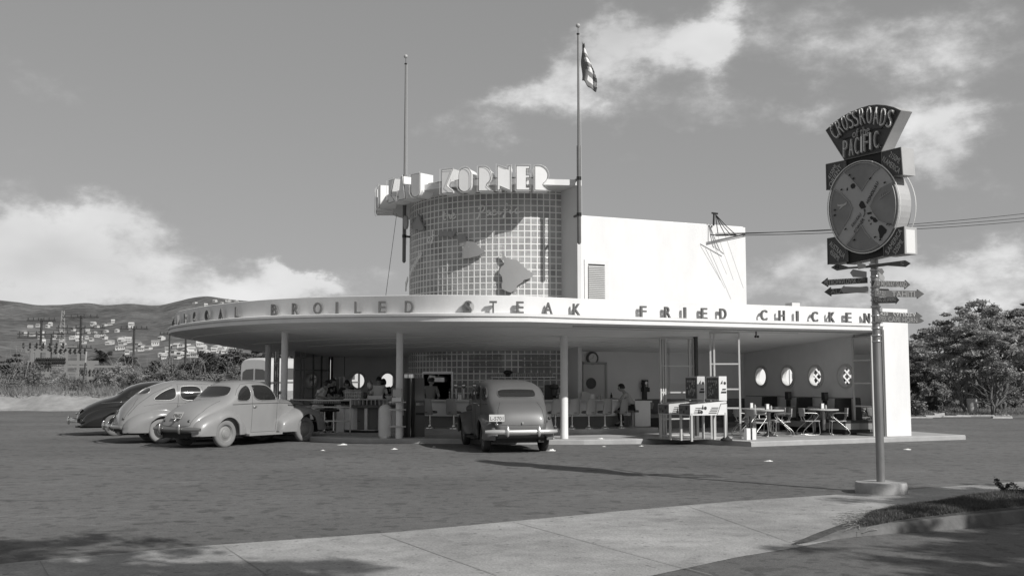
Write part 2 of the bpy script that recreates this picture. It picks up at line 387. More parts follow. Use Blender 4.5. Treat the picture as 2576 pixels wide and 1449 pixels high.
bld = thing('drive_in_restaurant', 'white round-fronted drive-in with a wide flat canopy and glass block tower', 'restaurant', (0.2, 30, 0))
m = MB(); sweep(m, [(0.0, 3.075), (0.0, 3.165)]); sweep(m, [(0.035, 3.165), (0.035, 3.19)]); sweep(m, [(0.0, 3.19), (-0.03, 3.20), (-0.03, 3.255), (0.0, 3.27), (0.22, 3.27), (0.22, 3.69), (0.235, 3.70), (0.42, 3.70), (0.42, 3.5)])
sweep(m, [(0.0, 3.165), (0.035, 3.165)]); sweep(m, [(0.035, 3.19), (0.0, 3.19)])
m.build('fascia', white, bld, smooth=True, auto=R(28))
m = MB(); offs = [0.0, 0.06, 0.25, 0.5, 0.8, 1.2, 1.7, 2.3, 3.0, 3.8, 4.7, 5.6, 6.5]
m.grid([[CP[i][0]-CP[i][1]*o+UP*(3.075+CP[i][2] if o == 0 else (3.065+CP[i][2] if o < .1 else min(3.06+CP[i][2], soffit_z(i, o)+max(0, .5-o)*.08))) for o in offs] for i in range(len(CP))])
inner = [CP[i][0]-CP[i][1]*6.5+UP*2.58 for i in range(len(CP))]
m.add(inner, [tuple(range(len(inner)))]); m.build('soffit', soffit_m, bld, smooth=True, auto=R(30))
m = MB(); rt = [p-n*0.40+UP*(3.52+dz) for (p, n, dz, k) in CP]+[E(21.5, 29.6, 3.52), Vector((-3, 50, 3.52))]
cz = Vector((0, 33, 3.6)); m.add(rt+[cz], [(i, (i+1) % len(rt), len(rt)) for i in range(len(rt))]); m.build('roof', mat('roof_felt', 0.2, 0.9), bld)
for o, i0, i1 in ((0.8, 10, len(CP)-3), (2.6, 22, len(CP)-4), (3.8, 30, len(CP)-5), (4.9, 38, len(CP)-6)):
    m = MB(); m.tube([CP[i][0]-CP[i][1]*o+UP*(soffit_z(i, o)-0.006) for i in range(i0, i1)], 0.013, 5)
    m.build('ceiling_trim', mat('ceiling_trim_paint', 0.60, 0.5), bld)
# end wall fin at the right
T = frame((0, 0, 0), E1, E2)
m = MB(T); m.box(21.5, 22.42, FB-0.02, FB+0.5, PZ, 3.70); m.box(21.5, 21.85, FB+0.5, FB+0.9, PZ, 3.7)
fin = m.build('end_wall_fin', white, bld)
m = MB(T)
for i, o in enumerate((0.0, 0.07)):
    m.box(21.42+o, 21.45+o, FB-0.05+0.02*i, FB-0.02+0.001, PZ, 3.16-o*0.9)
m.build('wall_trim', mat('trim_line', 0.16, 0.6), bld)
def ringed_wall(name, matr, parent, T, x0, x1, z0, z1, th, holes, zt1=None):
    """wall in the frame T (x along, y thickness, z up) with round openings"""
    zt1 = zt1 if zt1 is not None else z1
    ztop = lambda x: z1+(zt1-z1)*(x-x0)/(x1-x0)
    mb = MB(T); cur = x0
    SEG = 40
    for (cx, cz, r) in holes+[None]if False else holes:
        a, b = cx-r-0.06, cx+r+0.06; lo, hi = cz-r-0.06, cz+r+0.06
        for (p, q, zz0, zz1) in ((cur, a, z0, None), (a, b, z0, lo), (a, b, hi, None)):
            if q-p < 1e-4: continue
            t0 = ztop(p) if zz1 is None else zz1; t1 = ztop(q) if zz1 is None else zz1
            mb.add([(p,0,zz0),(q,0,zz0),(q,0,t1),(p,0,t0),(p,th,zz0),(q,th,zz0),(q,th,t1),(p,th,t0)], [(0,1,2,3),(5,4,7,6)])
        vs = []
        for y in (0, th):
            for k in range(SEG):
                an = 2*math.pi*k/SEG; c, s = math.cos(an), math.sin(an); t = (r+0.06)/max(abs(c), abs(s))
                vs.append((cx+c*t, y, cz+s*t))
            for k in range(SEG):
                an = 2*math.pi*k/SEG; vs.append((cx+math.cos(an)*r, y, cz+math.sin(an)*r))
        fs = []
        for k in range(SEG):
            k2 = (k+1) % SEG
            fs += [(k, k2, SEG+k2, SEG+k), (2*SEG+k2, 2*SEG+k, 3*SEG+k, 3*SEG+k2), (SEG+k, SEG+k2, 3*SEG+k2, 3*SEG+k)]
        mb.add(vs, fs); cur = b
    mb.add([(cur,0,z0),(x1,0,z0),(x1,0,ztop(x1)),(cur,0,ztop(cur)),(cur,th,z0),(x1,th,z0),(x1,th,ztop(x1)),(cur,th,ztop(cur))], [(0,1,2,3),(5,4,7,6)])
    mb.add([(x0,0,z0),(x0,th,z0),(x0,th,ztop(x0)),(x0,0,ztop(x0)),(x1,0,z0),(x1,th,z0),(x1,th,ztop(x1)),(x1,0,ztop(x1))], [(0,1,2,3),(4,5,6,7)])
    return mb.build(name, matr, parent)
def porthole(T, cx, cz, r, parent, label=None):
    mb = MB(T)
    ax = (Vector((1,0,0)), Vector((0,0,1)), Vector((0,1,0)))
    mb.lathe([(r, 0.14), (r-0.015, 0.10), (r+0.0, 0.02), (r+0.0, -0.05), (r+0.035, -0.05), (r+0.04, -0.03), (r+0.08, -0.03), (r+0.085, 0.001)], (cx, 0, cz), 40, ax, full=False)
    o = mb.build('porthole', mat('porthole_frame_paint', 0.55, 0.5), parent, smooth=True, auto=R(35))
    if label: o['label'] = label
    return o
# right end wall, portholes
Tr = frame(E(21.5, 22.92), -E2*-1, E1)    # x runs back along E2, thickness along +E1
holes = [(1.55, 1.80, 0.285), (2.87, 1.80, 0.285), (4.19, 1.80, 0.285), (5.55, 1.80, 0.285)]
ringed_wall('end_wall', greywall, bld, Tr, 0.9, 6.6, PZ, 3.05, 0.15, holes, 2.60)
for h in holes: porthole(Tr, h[0], h[1], h[2], bld)
m = MB(Tr); m.box(0.95, 6.4, -0.012, 0.002, 1.155, 1.175); m.build('dado_rail', mat('rail_dark', 0.14, 0.6), bld)
# back wall of the right wing
BW = 29.4
m = MB(T); m.box(15.35, 21.5, BW, BW+0.2, PZ, 2.62); m.build('back_wall', cream, bld)
m = MB(T); m.box(17.05, 21.48, BW-0.012, BW-0.002, PZ, 1.08); m.build('dado', mat('dado_paint', 0.12, 0.6, var=0.1), bld)
m = MB(T); da, db = Eb(1466, BW-0.03), Eb(1520, BW-0.03)
m.box(da, db, BW-0.05, BW-0.01, SZ, 2.17)
door = m.build('kitchen_door', mat('door_paint', 0.62, 0.5), bld)
m = MB(T); m.box(db, db+0.07, BW-0.08, BW-0.004, SZ, 2.25); m.box(da, db+0.07, BW-0.08, BW-0.004, 2.18, 2.25); m.build('door_frame', mat('door_frame_paint', 0.4, 0.5), door)
m = MB(); c = PL(1487, 964, E(0, BW-0.06), E2); m.lathe([(0.17, 0), (0.17, 0.02), (0.15, 0.02), (0.15, 0.012)], c-E2*0.0, 28, (E1*1.0, UP, -E2)); m.build('door_window', blackm, door)
# tower fin and white box above the roof
m = MB(); a = Vector((1.50, 32.72, 0)); b = Vector((1.98, 31.66, 0)); t = E1*0.13
m.prism([a+UP*PZ, b+UP*PZ, b+t+UP*PZ, a+t+UP*PZ], UP*(7.57-PZ)); m.build('tower_fin', mat('fin_paint', 0.66, 0.8, var=0.05, vs=1), bld)
UA0 = 14.8; UB = 28.45
m = MB(T); m.box(14.85, 20.95, UB, UB+5.5, 3.4, 6.70); m.build('upper_wall', white, bld)
m = MB(T); m.box(14.9, 20.9, UB+0.05, UB+5.4, 6.70, 6.73); m.build('upper_roof_cap', white2, bld)
# louvred service door on the white wall
fr = Vector(); 
def PU(u, v): return PL(u, v, E(0, UB), E2)
p0, p1 = PU(1470, 748), PU(1530, 656)
a0, a1 = p0.dot(E1), p1.dot(E1)
m = MB(T); m.box(a0, a1, UB-0.03, UB-0.002, 3.5, p1.z)
ld = m.build('louvre_door', white2, bld)
p0, p1 = PU(1479, 748), PU(1520, 666); b0, b1 = p0.dot(E1), p1.dot(E1)
m = MB(T); zt = p1.z
m.box(b0, b1, UB-0.034, UB-0.031, 3.55, zt); m.build('louvre_backing', mat('louvre_dark', 0.05, 0.8), ld)
m = MB(T); z = 3.6
while z < zt-0.03:
    m.add([(b0, UB-0.036, z), (b1, UB-0.036, z), (b1, UB-0.07, z-0.035), (b0, UB-0.07, z-0.035), (b0, UB-0.036, z+0.012), (b1, UB-0.036, z+0.012), (b1, UB-0.07, z-0.023), (b0, UB-0.07, z-0.023)], [(0,3,2,1),(4,5,6,7),(2,3,7,6),(0,1,5,4),(1,2,6,5),(0,4,7,3)]); z += 0.058
m.build('louvre', mat('louvre_slats', 0.55, 0.6), ld)
m = MB(T); m.box(a1+0.02, a1+0.05, UB-0.06, UB-0.003, 3.75, 4.0); m.build('door_handle', steel, ld)
# vents on the right part of the roof
m = MB(T); c = PL(1994, 766, E(0, 24.5), E2); ca = c.dot(E1); m.box(ca-0.09, ca+0.09, 24.4, 24.6, 3.5, 3.80); m.box(ca-0.14, ca+0.14, 24.35, 24.65, 3.80, 3.90); m.build('roof_vent', white2, bld)
m = MB(); a = P(0, 0); q0 = Q(729, 752, 31.5); q1 = Q(778, 749, 31.5); m.tube([q0, q1], 0.02, 6); m.tube([q0-UP*0.2, q0+UP*0.02], 0.02, 6); m.tube([q1-UP*0.2, q1+UP*0.02], 0.02, 6); m.build('roof_pipe', mat('rusty_pipe', 0.1, 0.8), bld)
# glass block drum
DR = 3.7; BS = 0.2
def dp(s, z, r=DR):                      # s: metres along the drum from its right end, going left
    a = R(-68.5)-s/DR; return Vector((C0.x+r*math.cos(a), C0.y+r*math.sin(a), z))
def s_of(u):                             # arc length where the column u meets the drum
    best = None
    for i in range(900):
        s = i*0.01; p = dp(s, 0); uu = 1288+2650*p.x/p.y
        if best is None or abs(uu-u) < best[0]: best = (abs(uu-u), s)
        if best[0] < 1.5 and uu < u-20: break
    return best[1]
def glassblock_extra(nt, b, tc):
    L = nt.links.new
    n = N(nt, 'ShaderNodeTexNoise'); n.inputs['Scale'].default_value = 14; n.inputs['Detail'].default_value = 3; L(tc.outputs['Object'], n.inputs['Vector'])
    v = N(nt, 'ShaderNodeTexVoronoi'); v.inputs['Scale'].default_value = 60; L(tc.outputs['Object'], v.inputs['Vector'])
    ad = N(nt, 'ShaderNodeMath', operation='ADD'); L(n.outputs['Fac'], ad.inputs[0]); L(v.outputs['Distance'], ad.inputs[1])
    bp = N(nt, 'ShaderNodeBump'); bp.inputs['Strength'].default_value = 0.55; bp.inputs['Distance'].default_value = 0.03; L(ad.outputs[0], bp.inputs['Height']); L(bp.outputs[0], b.inputs['Normal'])
    n2 = N(nt, 'ShaderNodeTexNoise'); n2.inputs['Scale'].default_value = 1.6; n2.inputs['Detail'].default_value = 4; L(tc.outputs['Object'], n2.inputs['Vector'])
    r = N(nt, 'ShaderNodeMapRange'); L(n2.outputs['Fac'], r.inputs[0]); r.inputs[1].default_value = .3; r.inputs[2].default_value = .7; r.inputs[3].default_value = .28; r.inputs[4].default_value = .55
    c = N(nt, 'ShaderNodeCombineXYZ')
    for i in range(3): L(r.outputs[0], c.inputs[i])
    L(c.outputs[0], b.inputs['Base Color'])
gblock = mat('glass_block', 0.17, 0.13, extra=glassblock_extra, spec=0.8)
NC = 58; sA, sB = s_of(1140), s_of(1067)
opening = lambda i, z: (sA < (i+0.5)*BS < sB) and 1.05 < z < 1.92
m = MB(); g2 = MB()
zs = [0.29+BS*k for k in range(37)]
zs = [z for z in zs if z < 7.5]+[7.57]
for j in range(len(zs)-1):
    if 2.7 < zs[j] < 3.3: continue
    for i in range(NC):
        if opening(i, zs[j]+0.1) : continue
        s0, s1, z0, z1 = i*BS, (i+1)*BS, zs[j], zs[j+1]; q = 0.019; h = 0.034
        vs = [dp(s0, z0), dp(s1, z0), dp(s1, z1), dp(s0, z1), dp(s0+q, z0+q, DR+0.004), dp(s1-q, z0+q, DR+0.004), dp(s1-q, z1-q, DR+0.004), dp(s0+q, z1-q, DR+0.004),
              dp(s0+h, z0+h, DR+0.012), dp(s1-h, z0+h, DR+0.012), dp(s1-h, z1-h, DR+0.012), dp(s0+h, z1-h, DR+0.012)]
        m.add(vs[4:], [(0,1,5,4),(1,2,6,5),(2,3,7,6),(3,0,4,7),(4,5,6,7)])
for j, z in enumerate(zs):
    if 2.75 < z < 3.25: continue
    for i in range(NC):
        if opening(i, z-0.01) and opening(i, z+0.11): continue
        a = [dp(i*BS, z-0.019, DR), dp((i+1)*BS, z-0.019, DR), dp((i+1)*BS, z+0.019, DR), dp(i*BS, z+0.019, DR)]
        b = [dp(i*BS, z-0.016, DR+0.016), dp((i+1)*BS, z-0.016, DR+0.016), dp((i+1)*BS, z+0.016, DR+0.016), dp(i*BS, z+0.016, DR+0.016)]
        g2.add(a+b, [(4,5,6,7),(0,1,5,4),(2,3,7,6)])
for i in range(NC+1):
    for j in range(len(zs)-1):
        if opening(i, zs[j]+0.1) and opening(i-1, zs[j]+0.1): continue
        if 2.7 < zs[j] < 3.3: continue
        s, z0, z1 = i*BS, zs[j], zs[j+1]
        a = [dp(s-0.019, z0), dp(s+0.019, z0), dp(s+0.019, z1), dp(s-0.019, z1), dp(s-0.016, z0, DR+0.017), dp(s+0.016, z0, DR+0.017), dp(s+0.016, z1, DR+0.017), dp(s-0.016, z1, DR+0.017)]
        g2.add(a, [(4,5,6,7),(1,2,6,5),(3,0,4,7)])
drum = m.build('glass_block_wall', gblock, bld, auto='raw')
g2.build('mortar_grid', mort, drum, auto='raw')
# tower cap slab following the drum, one metre out
cap = [Vector((C0.x+4.68*math.cos(a), C0.y+4.68*math.sin(a), 0)) for a in [R(-68.5)-i*R(4) for i in range(46)]]
capT = [Vector((2.12, 31.68, 0)), Vector((1.98, 31.62, 0))]+cap[2:]+[Vector((C0.x+0.5, C0.y+4.4, 0)), E(15.4, 33)]
m = MB(); n = len(capT)
m.add([p+UP*7.575 for p in capT]+[p+UP*7.75 for p in capT], [tuple(range(n))[::-1], tuple(range(n, 2*n))]+[(i, (i+1) % n, n+(i+1) % n, n+i) for i in range(n)])
m.build('tower_cap', white2, bld)
# inner back of the drum so that it is not hollow-looking
m = MB(); rr = [[dp(i*0.4, z, DR-0.08) for i in range(31)] for z in (2.0, 7.57)]; m.grid(rr); m.build('drum_lining', mat('drum_lining', 0.3, 0.8), bld)
# ================================================================== lettering helpers
GL = {}
def glyphs(s, bold=0.0, shear=0.0):
    """flat outline mesh of a string in the built-in face: verts (x,y) scaled to the unit box, faces"""
    k = (s, bold, shear)
    if k in GL: return GL[k]
    c = bpy.data.curves.new('t', 'FONT'); c.body = s; c.offset = bold; c.fill_mode = 'BOTH'; c.resolution_u = 3; c.shear = shear; c.extrude = 0.5
    o = bpy.data.objects.new('t', c); COL.objects.link(o); bpy.context.view_layer.update()
    dg = bpy.context.evaluated_depsgraph_get(); me = bpy.data.meshes.new_from_object(o.evaluated_get(dg))
    vs = [v.co.copy() for v in me.vertices]; fs = [tuple(p.vertices) for p in me.polygons]
    bpy.data.objects.remove(o); bpy.data.curves.remove(c); bpy.data.meshes.remove(me)
    x0 = min(v.x for v in vs); x1 = max(v.x for v in vs); y0 = min(v.y for v in vs); y1 = max(v.y for v in vs)
    vs = [((v.x-x0)/(x1-x0), (v.y-y0)/(y1-y0), v.z+0.5) for v in vs]
    GL[k] = (vs, fs, (x1-x0)/(y1-y0)); return GL[k]
def put_text(mb, s, cen, X, Y, w, h, depth, bold=0.0, Nn=None, shear=0.0):
    """text block centred at cen, X/Y unit directions, w x h metres (w None keeps the face's proportions)"""
    vs, fs, asp = glyphs(s, bold, shear); X = Vector(X).normalized(); Y = Vector(Y).normalized(); Z = Nn if Nn is not None else X.cross(Y)
    if w is None: w = asp*h
    cen = Vector(cen)
    mb.add([cen+X*((x-.5)*w)+Y*((y-.5)*h)+Z*(z*depth) for x, y, z in vs], fs)
# ------------------------------------------------------------------ fascia lettering
def path_at(u, off):
    best = None
    for i in range(8, len(CP)-1):
        for t in range(12):
            p0, n0, z0, k0 = CP[i]; p1, n1, z1_, k1 = CP[i+1]; p = p0.lerp(p1, t/12); n = n0.lerp(n1, t/12).normalized(); p = p-n*off; dz = z0+(z1_-z0)*t/12; kk = k0+(k1-k0)*t/12
            if p.y <= 0: continue
            if (Vector((0, 0, 0))-p).dot(n) < 0: continue
            e = abs(1288+2650*p.x/p.y*1.0-u)
            if best is None or e < best[0]: best = (e, p, n, dz, kk)
    return best[1]+UP*(best[3]+0.195*(hs(best[4])-1)), Vector((best[2].x, best[2].y, 0)), hs(best[4])
def fascia_word(word, us, label):
    w = thing_part(word)
    for ch, u in zip(word, us):
        p, n, q = path_at(u, 0.09); X = UP.cross(n)
        mb = MB(); put_text(mb, ch, p+UP*(3.272+0.1425*q)-n*0.035, X, UP, q*{'I': 0.06, 'L': 0.155, 'K': 0.19, 'N': 0.2, 'H': 0.18, 'O': 0.22, 'C': 0.2, 'D': 0.2, 'A': 0.21}.get(ch, 0.175), 0.285*q, 0.07, 0.012, n)
        mb.build('letter', letter_m, w)
def thing_part(word):
    # a word carries a thin fixing rail on the ledge and parents its letters
    return RAIL[word]
RAIL = {}
def make_rail(word, us):
    mb = MB()
    ps = [path_at(u, 0.085) for u in us]
    pts = [p+UP*3.276 for p, n, q in ps]; mb.tube(pts, 0.006, 4)
    RAIL[word] = mb.build('fascia_word', letter_m, bld, label='dark capitals reading '+word.lower()+' on the fascia ledge')
FW = [('CHARCOAL', [418, 429, 447, 466, 490, 520.5, 556, 597]), ('BROILED', [688.8, 742.3, 797.7, 847.5, 899.8, 961.2, 1028.4]),
      ('STEAK', [1177, 1241, 1308.6, 1377, 1445.6]), ('FRIED', [1621, 1678, 1725, 1769.6, 1821]), ('CHICKEN', [1920.6, 1967, 2008, 2048.5, 2093.3, 2137.3, 2183])]
for wd, us in FW:
    make_rail(wd, us); fascia_word(wd, us, wd)
mb = MB(); p, n, q = path_at(1177, 0.17); mb.lathe([(0.155, 0), (0.155, 0.012)], p+UP*3.425, 30, (UP.cross(n), UP, n)); mb.build('round_plate', mat('round_plate', 0.5, 0.3), bld)
# ------------------------------------------------------------------ tower letters: deep boxes with a neon outline
def arcpts(cx, cy, rx, ry, a0, a1, n): return [(cx+rx*math.cos(R(a0+(a1-a0)*i/n)), cy+ry*math.sin(R(a0+(a1-a0)*i/n))) for i in range(n+1)]
LSH = {'K': [(0,0),(0,1),(1,1),(.42,.32),(1,.06),(1,0)],
       'O': arcpts(.5,.72,.5,.28,0,180,12)+arcpts(.5,.28,.5,.28,180,360,12),
       'R': [(0,0),(0,1),(.35,1)]+arcpts(.33,.62,.65,.38,80,-60,12)+[(.60,.23),(1.02,0)],
       'N': [(0,0),(0,1.03),(.80,.86),(.80,1.0),(1,1.0),(1,-.03),(.22,.16),(.22,0)],
       'E': [(0,0),(0,1),(1,1),(1,.88),(.76,.88),(.76,.62),(1,.62),(1,.51),(.76,.51),(.76,.12),(1,.12),(1,0)],
       'A': [(0,0),(.32,1),(.68,1),(1,0)],
       'U': [(0,1)]+arcpts(.5,.32,.5,.32,180,360,14)+[(1,1)]}
lw = mat('sign_letter_enamel', 0.80, 0.45, var=0.03, vs=3)
HL = 0.74; WL = 0.41
def insets(pts, i, n):
    q = len(pts); a, b, c = pts[i-1], pts[i], pts[(i+1) % q]; e0 = (b-a).normalized(); e1 = (c-b).normalized(); m0 = n.cross(e0); m1 = n.cross(e1)
    ar = sum(((pts[k]-pts[0]).cross(pts[(k+1) % q]-pts[0])).dot(n) for k in range(q)); s = 1 if ar > 0 else -1; mm = m0+m1
    return (mm.normalized()*min(1.6, 1/max(.5, mm.length/2)) if mm.length > 1e-4 else m0)*s
spec = [('K',-178),('A',-170),('U',-162),('K',-147),('A',-139.3),('U',-131.3),('K',-116.6),('O',-109.6),('R',-102),('N',-95.2),('E',-88.5),('R',-81.9)]
TSI = bld
mb = MB(); mb.tube([Vector((C0.x+4.5*math.cos(R(-185+i*3)), C0.y+4.5*math.sin(R(-185+i*3)), 7.80)) for i in range(36)], 0.03, 6)
tsign = mb.build('tower_sign', mat('sign_rail', 0.35, 0.6), bld, label='white block capitals standing round the edge of the tower cap')
for ch, an in spec:
    n = Vector((math.cos(R(an)), math.sin(R(an)), 0)); X = UP.cross(n); o = C0+n*4.86
    pts = [o+X*((x-.5)*WL)+UP*(7.36+y*HL) for x, y in LSH[ch]]
    mb = MB(); mb.prism([p-n*0.012 for p in pts], -n*0.55); mb.mi = 1; mb.prism([p for p in pts], -n*0.0119); mb.mi = 0
    cn = sum(pts, Vector())/len(pts); mb.prism([p+n*0.006+insets(pts, i, n)*0.017 for i, p in enumerate(pts)], -n*0.0058)
    L_ = mb.build('letter', [lw, mat('letter_rim', 0.17, 0.5)], tsign)
    # neon outline, a little outside and in front
    q = len(pts); out = []
    cen = sum(pts, Vector())/q
    for i in range(q):
        a, b, c = pts[i-1], pts[i], pts[(i+1) % q]
        e0 = (b-a).normalized(); e1 = (c-b).normalized(); m0 = e0.cross(n); m1 = e1.cross(n); mm = (m0+m1)
        mm = mm.normalized()*min(0.06, 0.03/max(0.35, mm.length/2)) if mm.length > 1e-4 else m0*0.03
        if ch and i == 0: sg = 1 if (b+mm*0.5-cen).length >= (b-mm*0.5-cen).length else -1
        out.append(b+mm*sg+n*0.05)
    mb = MB(); mb.tube(out+[out[0]], 0.005, 5, False); mb.build('neon_outline', neon, tsign)
# ------------------------------------------------------------------ islands and script on the drum
def on_drum(u, v, r=3.80):
    d = ray(u, v); o = Vector((0, 0, CAMZ)); ox, oy = o.x-C0.x, o.y-C0.y
    A = d.x*d.x+d.y*d.y; B = 2*(ox*d.x+oy*d.y); Cc = ox*ox+oy*oy-r*r; D = B*B-4*A*Cc
    t = (-B-math.sqrt(max(D, 0)))/(2*A); return o+d*t
def z1(x, y): return ((1250+x/1.84)/1.3797, (500+y/1.84)/1.3797)
def z3(x, y): return ((1340+x/4.263)/1.3797, (700+y/4.263)/1.3797)
isl = mat('island_cutout', 0.33, 0.6, var=0.04, vs=3)
ISL = {
 'big': [z1(*p) for p in [(903,695),(930,722),(935,735),(962,735),(1003,742),(1022,762),(1040,778),(1052,790),(1070,805),(1108,828),(1106,840),(1085,858),(1045,868),(1040,880),(1003,905),(998,925),(985,935),(965,948),(948,945),(925,935),(905,925),(903,895),(910,880),(905,845),(888,825),(890,808),(900,785),(918,770),(925,748),(908,722)]],
 'maui': [z1(*p) for p in [(617,588),(630,573),(650,572),(668,580),(670,608),(676,620),(710,622),(735,632),(755,650),(770,668),(790,678),(798,690),(768,705),(755,715),(720,722),(700,728),(658,730),(650,722),(655,690),(658,655),(640,650),(625,625)]],
 'molokai': [z1(*p) for p in [(497,592),(505,572),(500,560),(530,556),(555,560),(590,556),(612,558),(600,575),(585,596),(560,590),(530,586)]],
 'oahu': [z3(*p) for p in [(460,180),(475,195),(490,240),(500,285),(520,320),(540,365),(552,395),(535,420),(510,430),(480,425),(455,405),(430,420),(405,425),(385,395),(375,355),(365,325),(385,310),(420,300),(440,250)]],
 'kauai': [z3(*p) for p in [(262,215),(285,210),(302,230),(312,290),(308,360),(292,405),(268,408),(255,350),(250,270)]]}
for k, pts in ISL.items():
    rr = 3.86 if k != 'kauai' else 4.0
    ps = [on_drum(u, v, rr) for u, v in pts]; n = len(ps); cen = sum(ps, Vector())/n
    a = []; b = []
    for p in ps:
        nn = Vector((p.x-C0.x, p.y-C0.y, 0)).normalized(); a.append(p); b.append(p-nn*0.06)
    mb = MB()
    # curved panel: fill by subdividing towards the centre
    rows = []
    for f in (1, .75, .5, .25, .02):
        row = []
        for p in a:
            q = cen.lerp(p, f); h = Vector((q.x-C0.x, q.y-C0.y, 0)).normalized()*rr; row.append(Vector((C0.x+h.x, C0.y+h.y, q.z)))
        rows.append(row+[row[0]])
    mb.grid(rows); mb.grid([a+[a[0]], b+[b[0]]]); 
    mb.build('island_panel', isl, drum)
def strokes(word):
    S = {'t': [[(.25,1),(.18,.2),(.3,0),(.45,.1)],[(.02,.62),(.45,.66)]], 'h': [[(.1,1.1),(.1,0),(.15,.4),(.3,.55),(.4,.4),(.4,.08),(.55,.05)]],
         'e': [[(.08,.25),(.42,.35),(.35,.55),(.15,.52),(.06,.25),(.18,.0),(.4,.03),(.55,.2)]], 'o': [[(.28,.55),(.08,.4),(.08,.12),(.28,0),(.45,.15),(.42,.42),(.28,.55),(.55,.45)]],
         'f': [[(.45,1.0),(.3,1.15),(.2,.9),(.22,.2),(.15,-.4),(.02,-.25),(.3,.2)],[(.05,.45),(.45,.5)]], 'P': [[(.3,1.0),(.18,.4),(.05,-.1),(-.15,-.15)],[(.05,.8),(.25,1.15),(.6,1.1),(.65,.75),(.45,.5),(.22,.5)]],
         'a': [[(.42,.5),(.2,.55),(.05,.3),(.12,.03),(.3,.1),(.42,.45),(.42,.08),(.58,.08)]], 'c': [[(.42,.45),(.25,.55),(.07,.35),(.1,.08),(.28,0),(.5,.15)]],
         'i': [[(.1,.1),(.18,.52),(.15,.05),(.3,.05),(.4,.2)],[(.2,.72),(.22,.78)]], 'r': [[(.05,.1),(.12,.6),(.2,.48),(.35,.5),(.3,.1),(.45,.05)]],
         'd': [[(.4,.45),(.2,.55),(.05,.3),(.12,.03),(.3,.08),(.42,.3),(.48,1.15),(.42,.1),(.55,.05)]], 's': [[(.05,.05),(.3,.6),(.38,.2),(.25,-.02),(.08,.05)]], 'C': [[(.6,.95),(.4,1.1),(.1,.8),(.05,.3),(.25,0),(.55,.15)]]}
    x = 0; out = []
    for ch in word:
        for st in S[ch]: out.append([(x+p[0], p[1]) for p in st])
        x += 0.75 if ch in 'PC' else 0.52
    return out, x
def script(word, u0, v0, u1, v1, h):
    st, w = strokes(word); mb = MB(); a = on_drum(u0, v0, 3.83); b = on_drum(u1, v1, 3.83)
    aa = math.atan2(a.y-C0.y, a.x-C0.x); ab = math.atan2(b.y-C0.y, b.x-C0.x)
    if ab < aa: ab += 2*math.pi
    for s in st:
        pts = []
        for i in range(len(s)-1):
            for t in range(4):
                f = t/4; pts.append((s[i][0]*(1-f)+s[i+1][0]*f, s[i][1]*(1-f)+s[i+1][1]*f))
        pts.append(s[-1]); 
        # soften
        for _ in range(2): pts = [pts[0]]+[((pts[i-1][0]+2*pts[i][0]+pts[i+1][0])/4, (pts[i-1][1]+2*pts[i][1]+pts[i+1][1])/4) for i in range(1, len(pts)-1)]+[pts[-1]]
        P3 = []
        for x, y in pts:
            t = x/w; an = aa+(ab-aa)*t; z = a.z+(b.z-a.z)*t+y*h; P3.append(Vector((C0.x+3.83*math.cos(an), C0.y+3.83*math.sin(an), z)))
        mb.tube(P3, 0.022, 5)
    mb.build('neon_script', mat('neon_tube_unlit', 0.88, 0.25), drum)
script('Pacific', 1202, 546, 1308, 537, 0.30); script('the', 1112, 556, 1146, 549, 0.30); script('of', 1074, 612, 1094, 600, 0.27); script('roads', 1030, 700, 1062, 640, 0.27); script('Cross', 1014, 735, 1026, 705, 0.27)
# kitchen behind the serving hatch: black box added against light leaks, its colour is the darkness
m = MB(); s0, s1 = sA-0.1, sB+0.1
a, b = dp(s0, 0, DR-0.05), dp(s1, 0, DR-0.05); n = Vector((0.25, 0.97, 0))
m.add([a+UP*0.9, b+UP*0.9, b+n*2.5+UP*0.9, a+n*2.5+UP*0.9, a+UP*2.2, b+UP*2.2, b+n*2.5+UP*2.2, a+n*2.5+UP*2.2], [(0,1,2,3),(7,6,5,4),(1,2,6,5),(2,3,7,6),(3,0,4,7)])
kit = m.build('kitchen_black_box', blackm, bld)
m = MB()
ss = [sA+(sB-sA)*i/8 for i in range(9)]
for z in (1.05, 1.93):
    m.grid([[dp(s, z-0.03, DR+0.0) for s in ss], [dp(s, z-0.03, DR+0.035) for s in ss], [dp(s, z+0.03, DR+0.035) for s in ss], [dp(s, z+0.03, DR) for s in ss]])
for s in (sA, sB):
    m.grid([[dp(s-0.03, z, DR) for z in (1.05, 1.95)], [dp(s-0.03, z, DR+0.036) for z in (1.05, 1.95)], [dp(s+0.03, z, DR+0.036) for z in (1.05, 1.95)], [dp(s+0.03, z, DR) for z in (1.05, 1.95)]])
m.build('serving_hatch', alu, bld)
m = MB(); c = Q(1103, 957, 33.4); m.lathe([(0.34, -0.04), (0.34, 0.09), (0.30, 0.12), (0.05, 0.14)], c, 20); m.tube([c+UP*0.1, c+UP*0.6], 0.01, 5); m.build('heat_lamp', alu, kit)
# pillars
for (u, v, y, r) in ((1006, 1103, 28.6, 0.093), (1418.5, 1103, 28.45, 0.104), (717, 1096, 31.0, 0.1), (676, 1082, 35.5, 0.1)):
    x = (u-1288)/2650*y
    dd, di = min(((Vector((x, y, 0))-CP[i][0]).length, i) for i in range(len(CP))); zt = soffit_z(di, dd)+0.06
    m = MB(); m.lathe([(r*1.02, 0), (r*1.02, 0.13), (r, 0.135), (r, zt-PZ)], (x, y, PZ), 28); m.build('pillar', pillar_m, bld, smooth=True, auto=R(40))
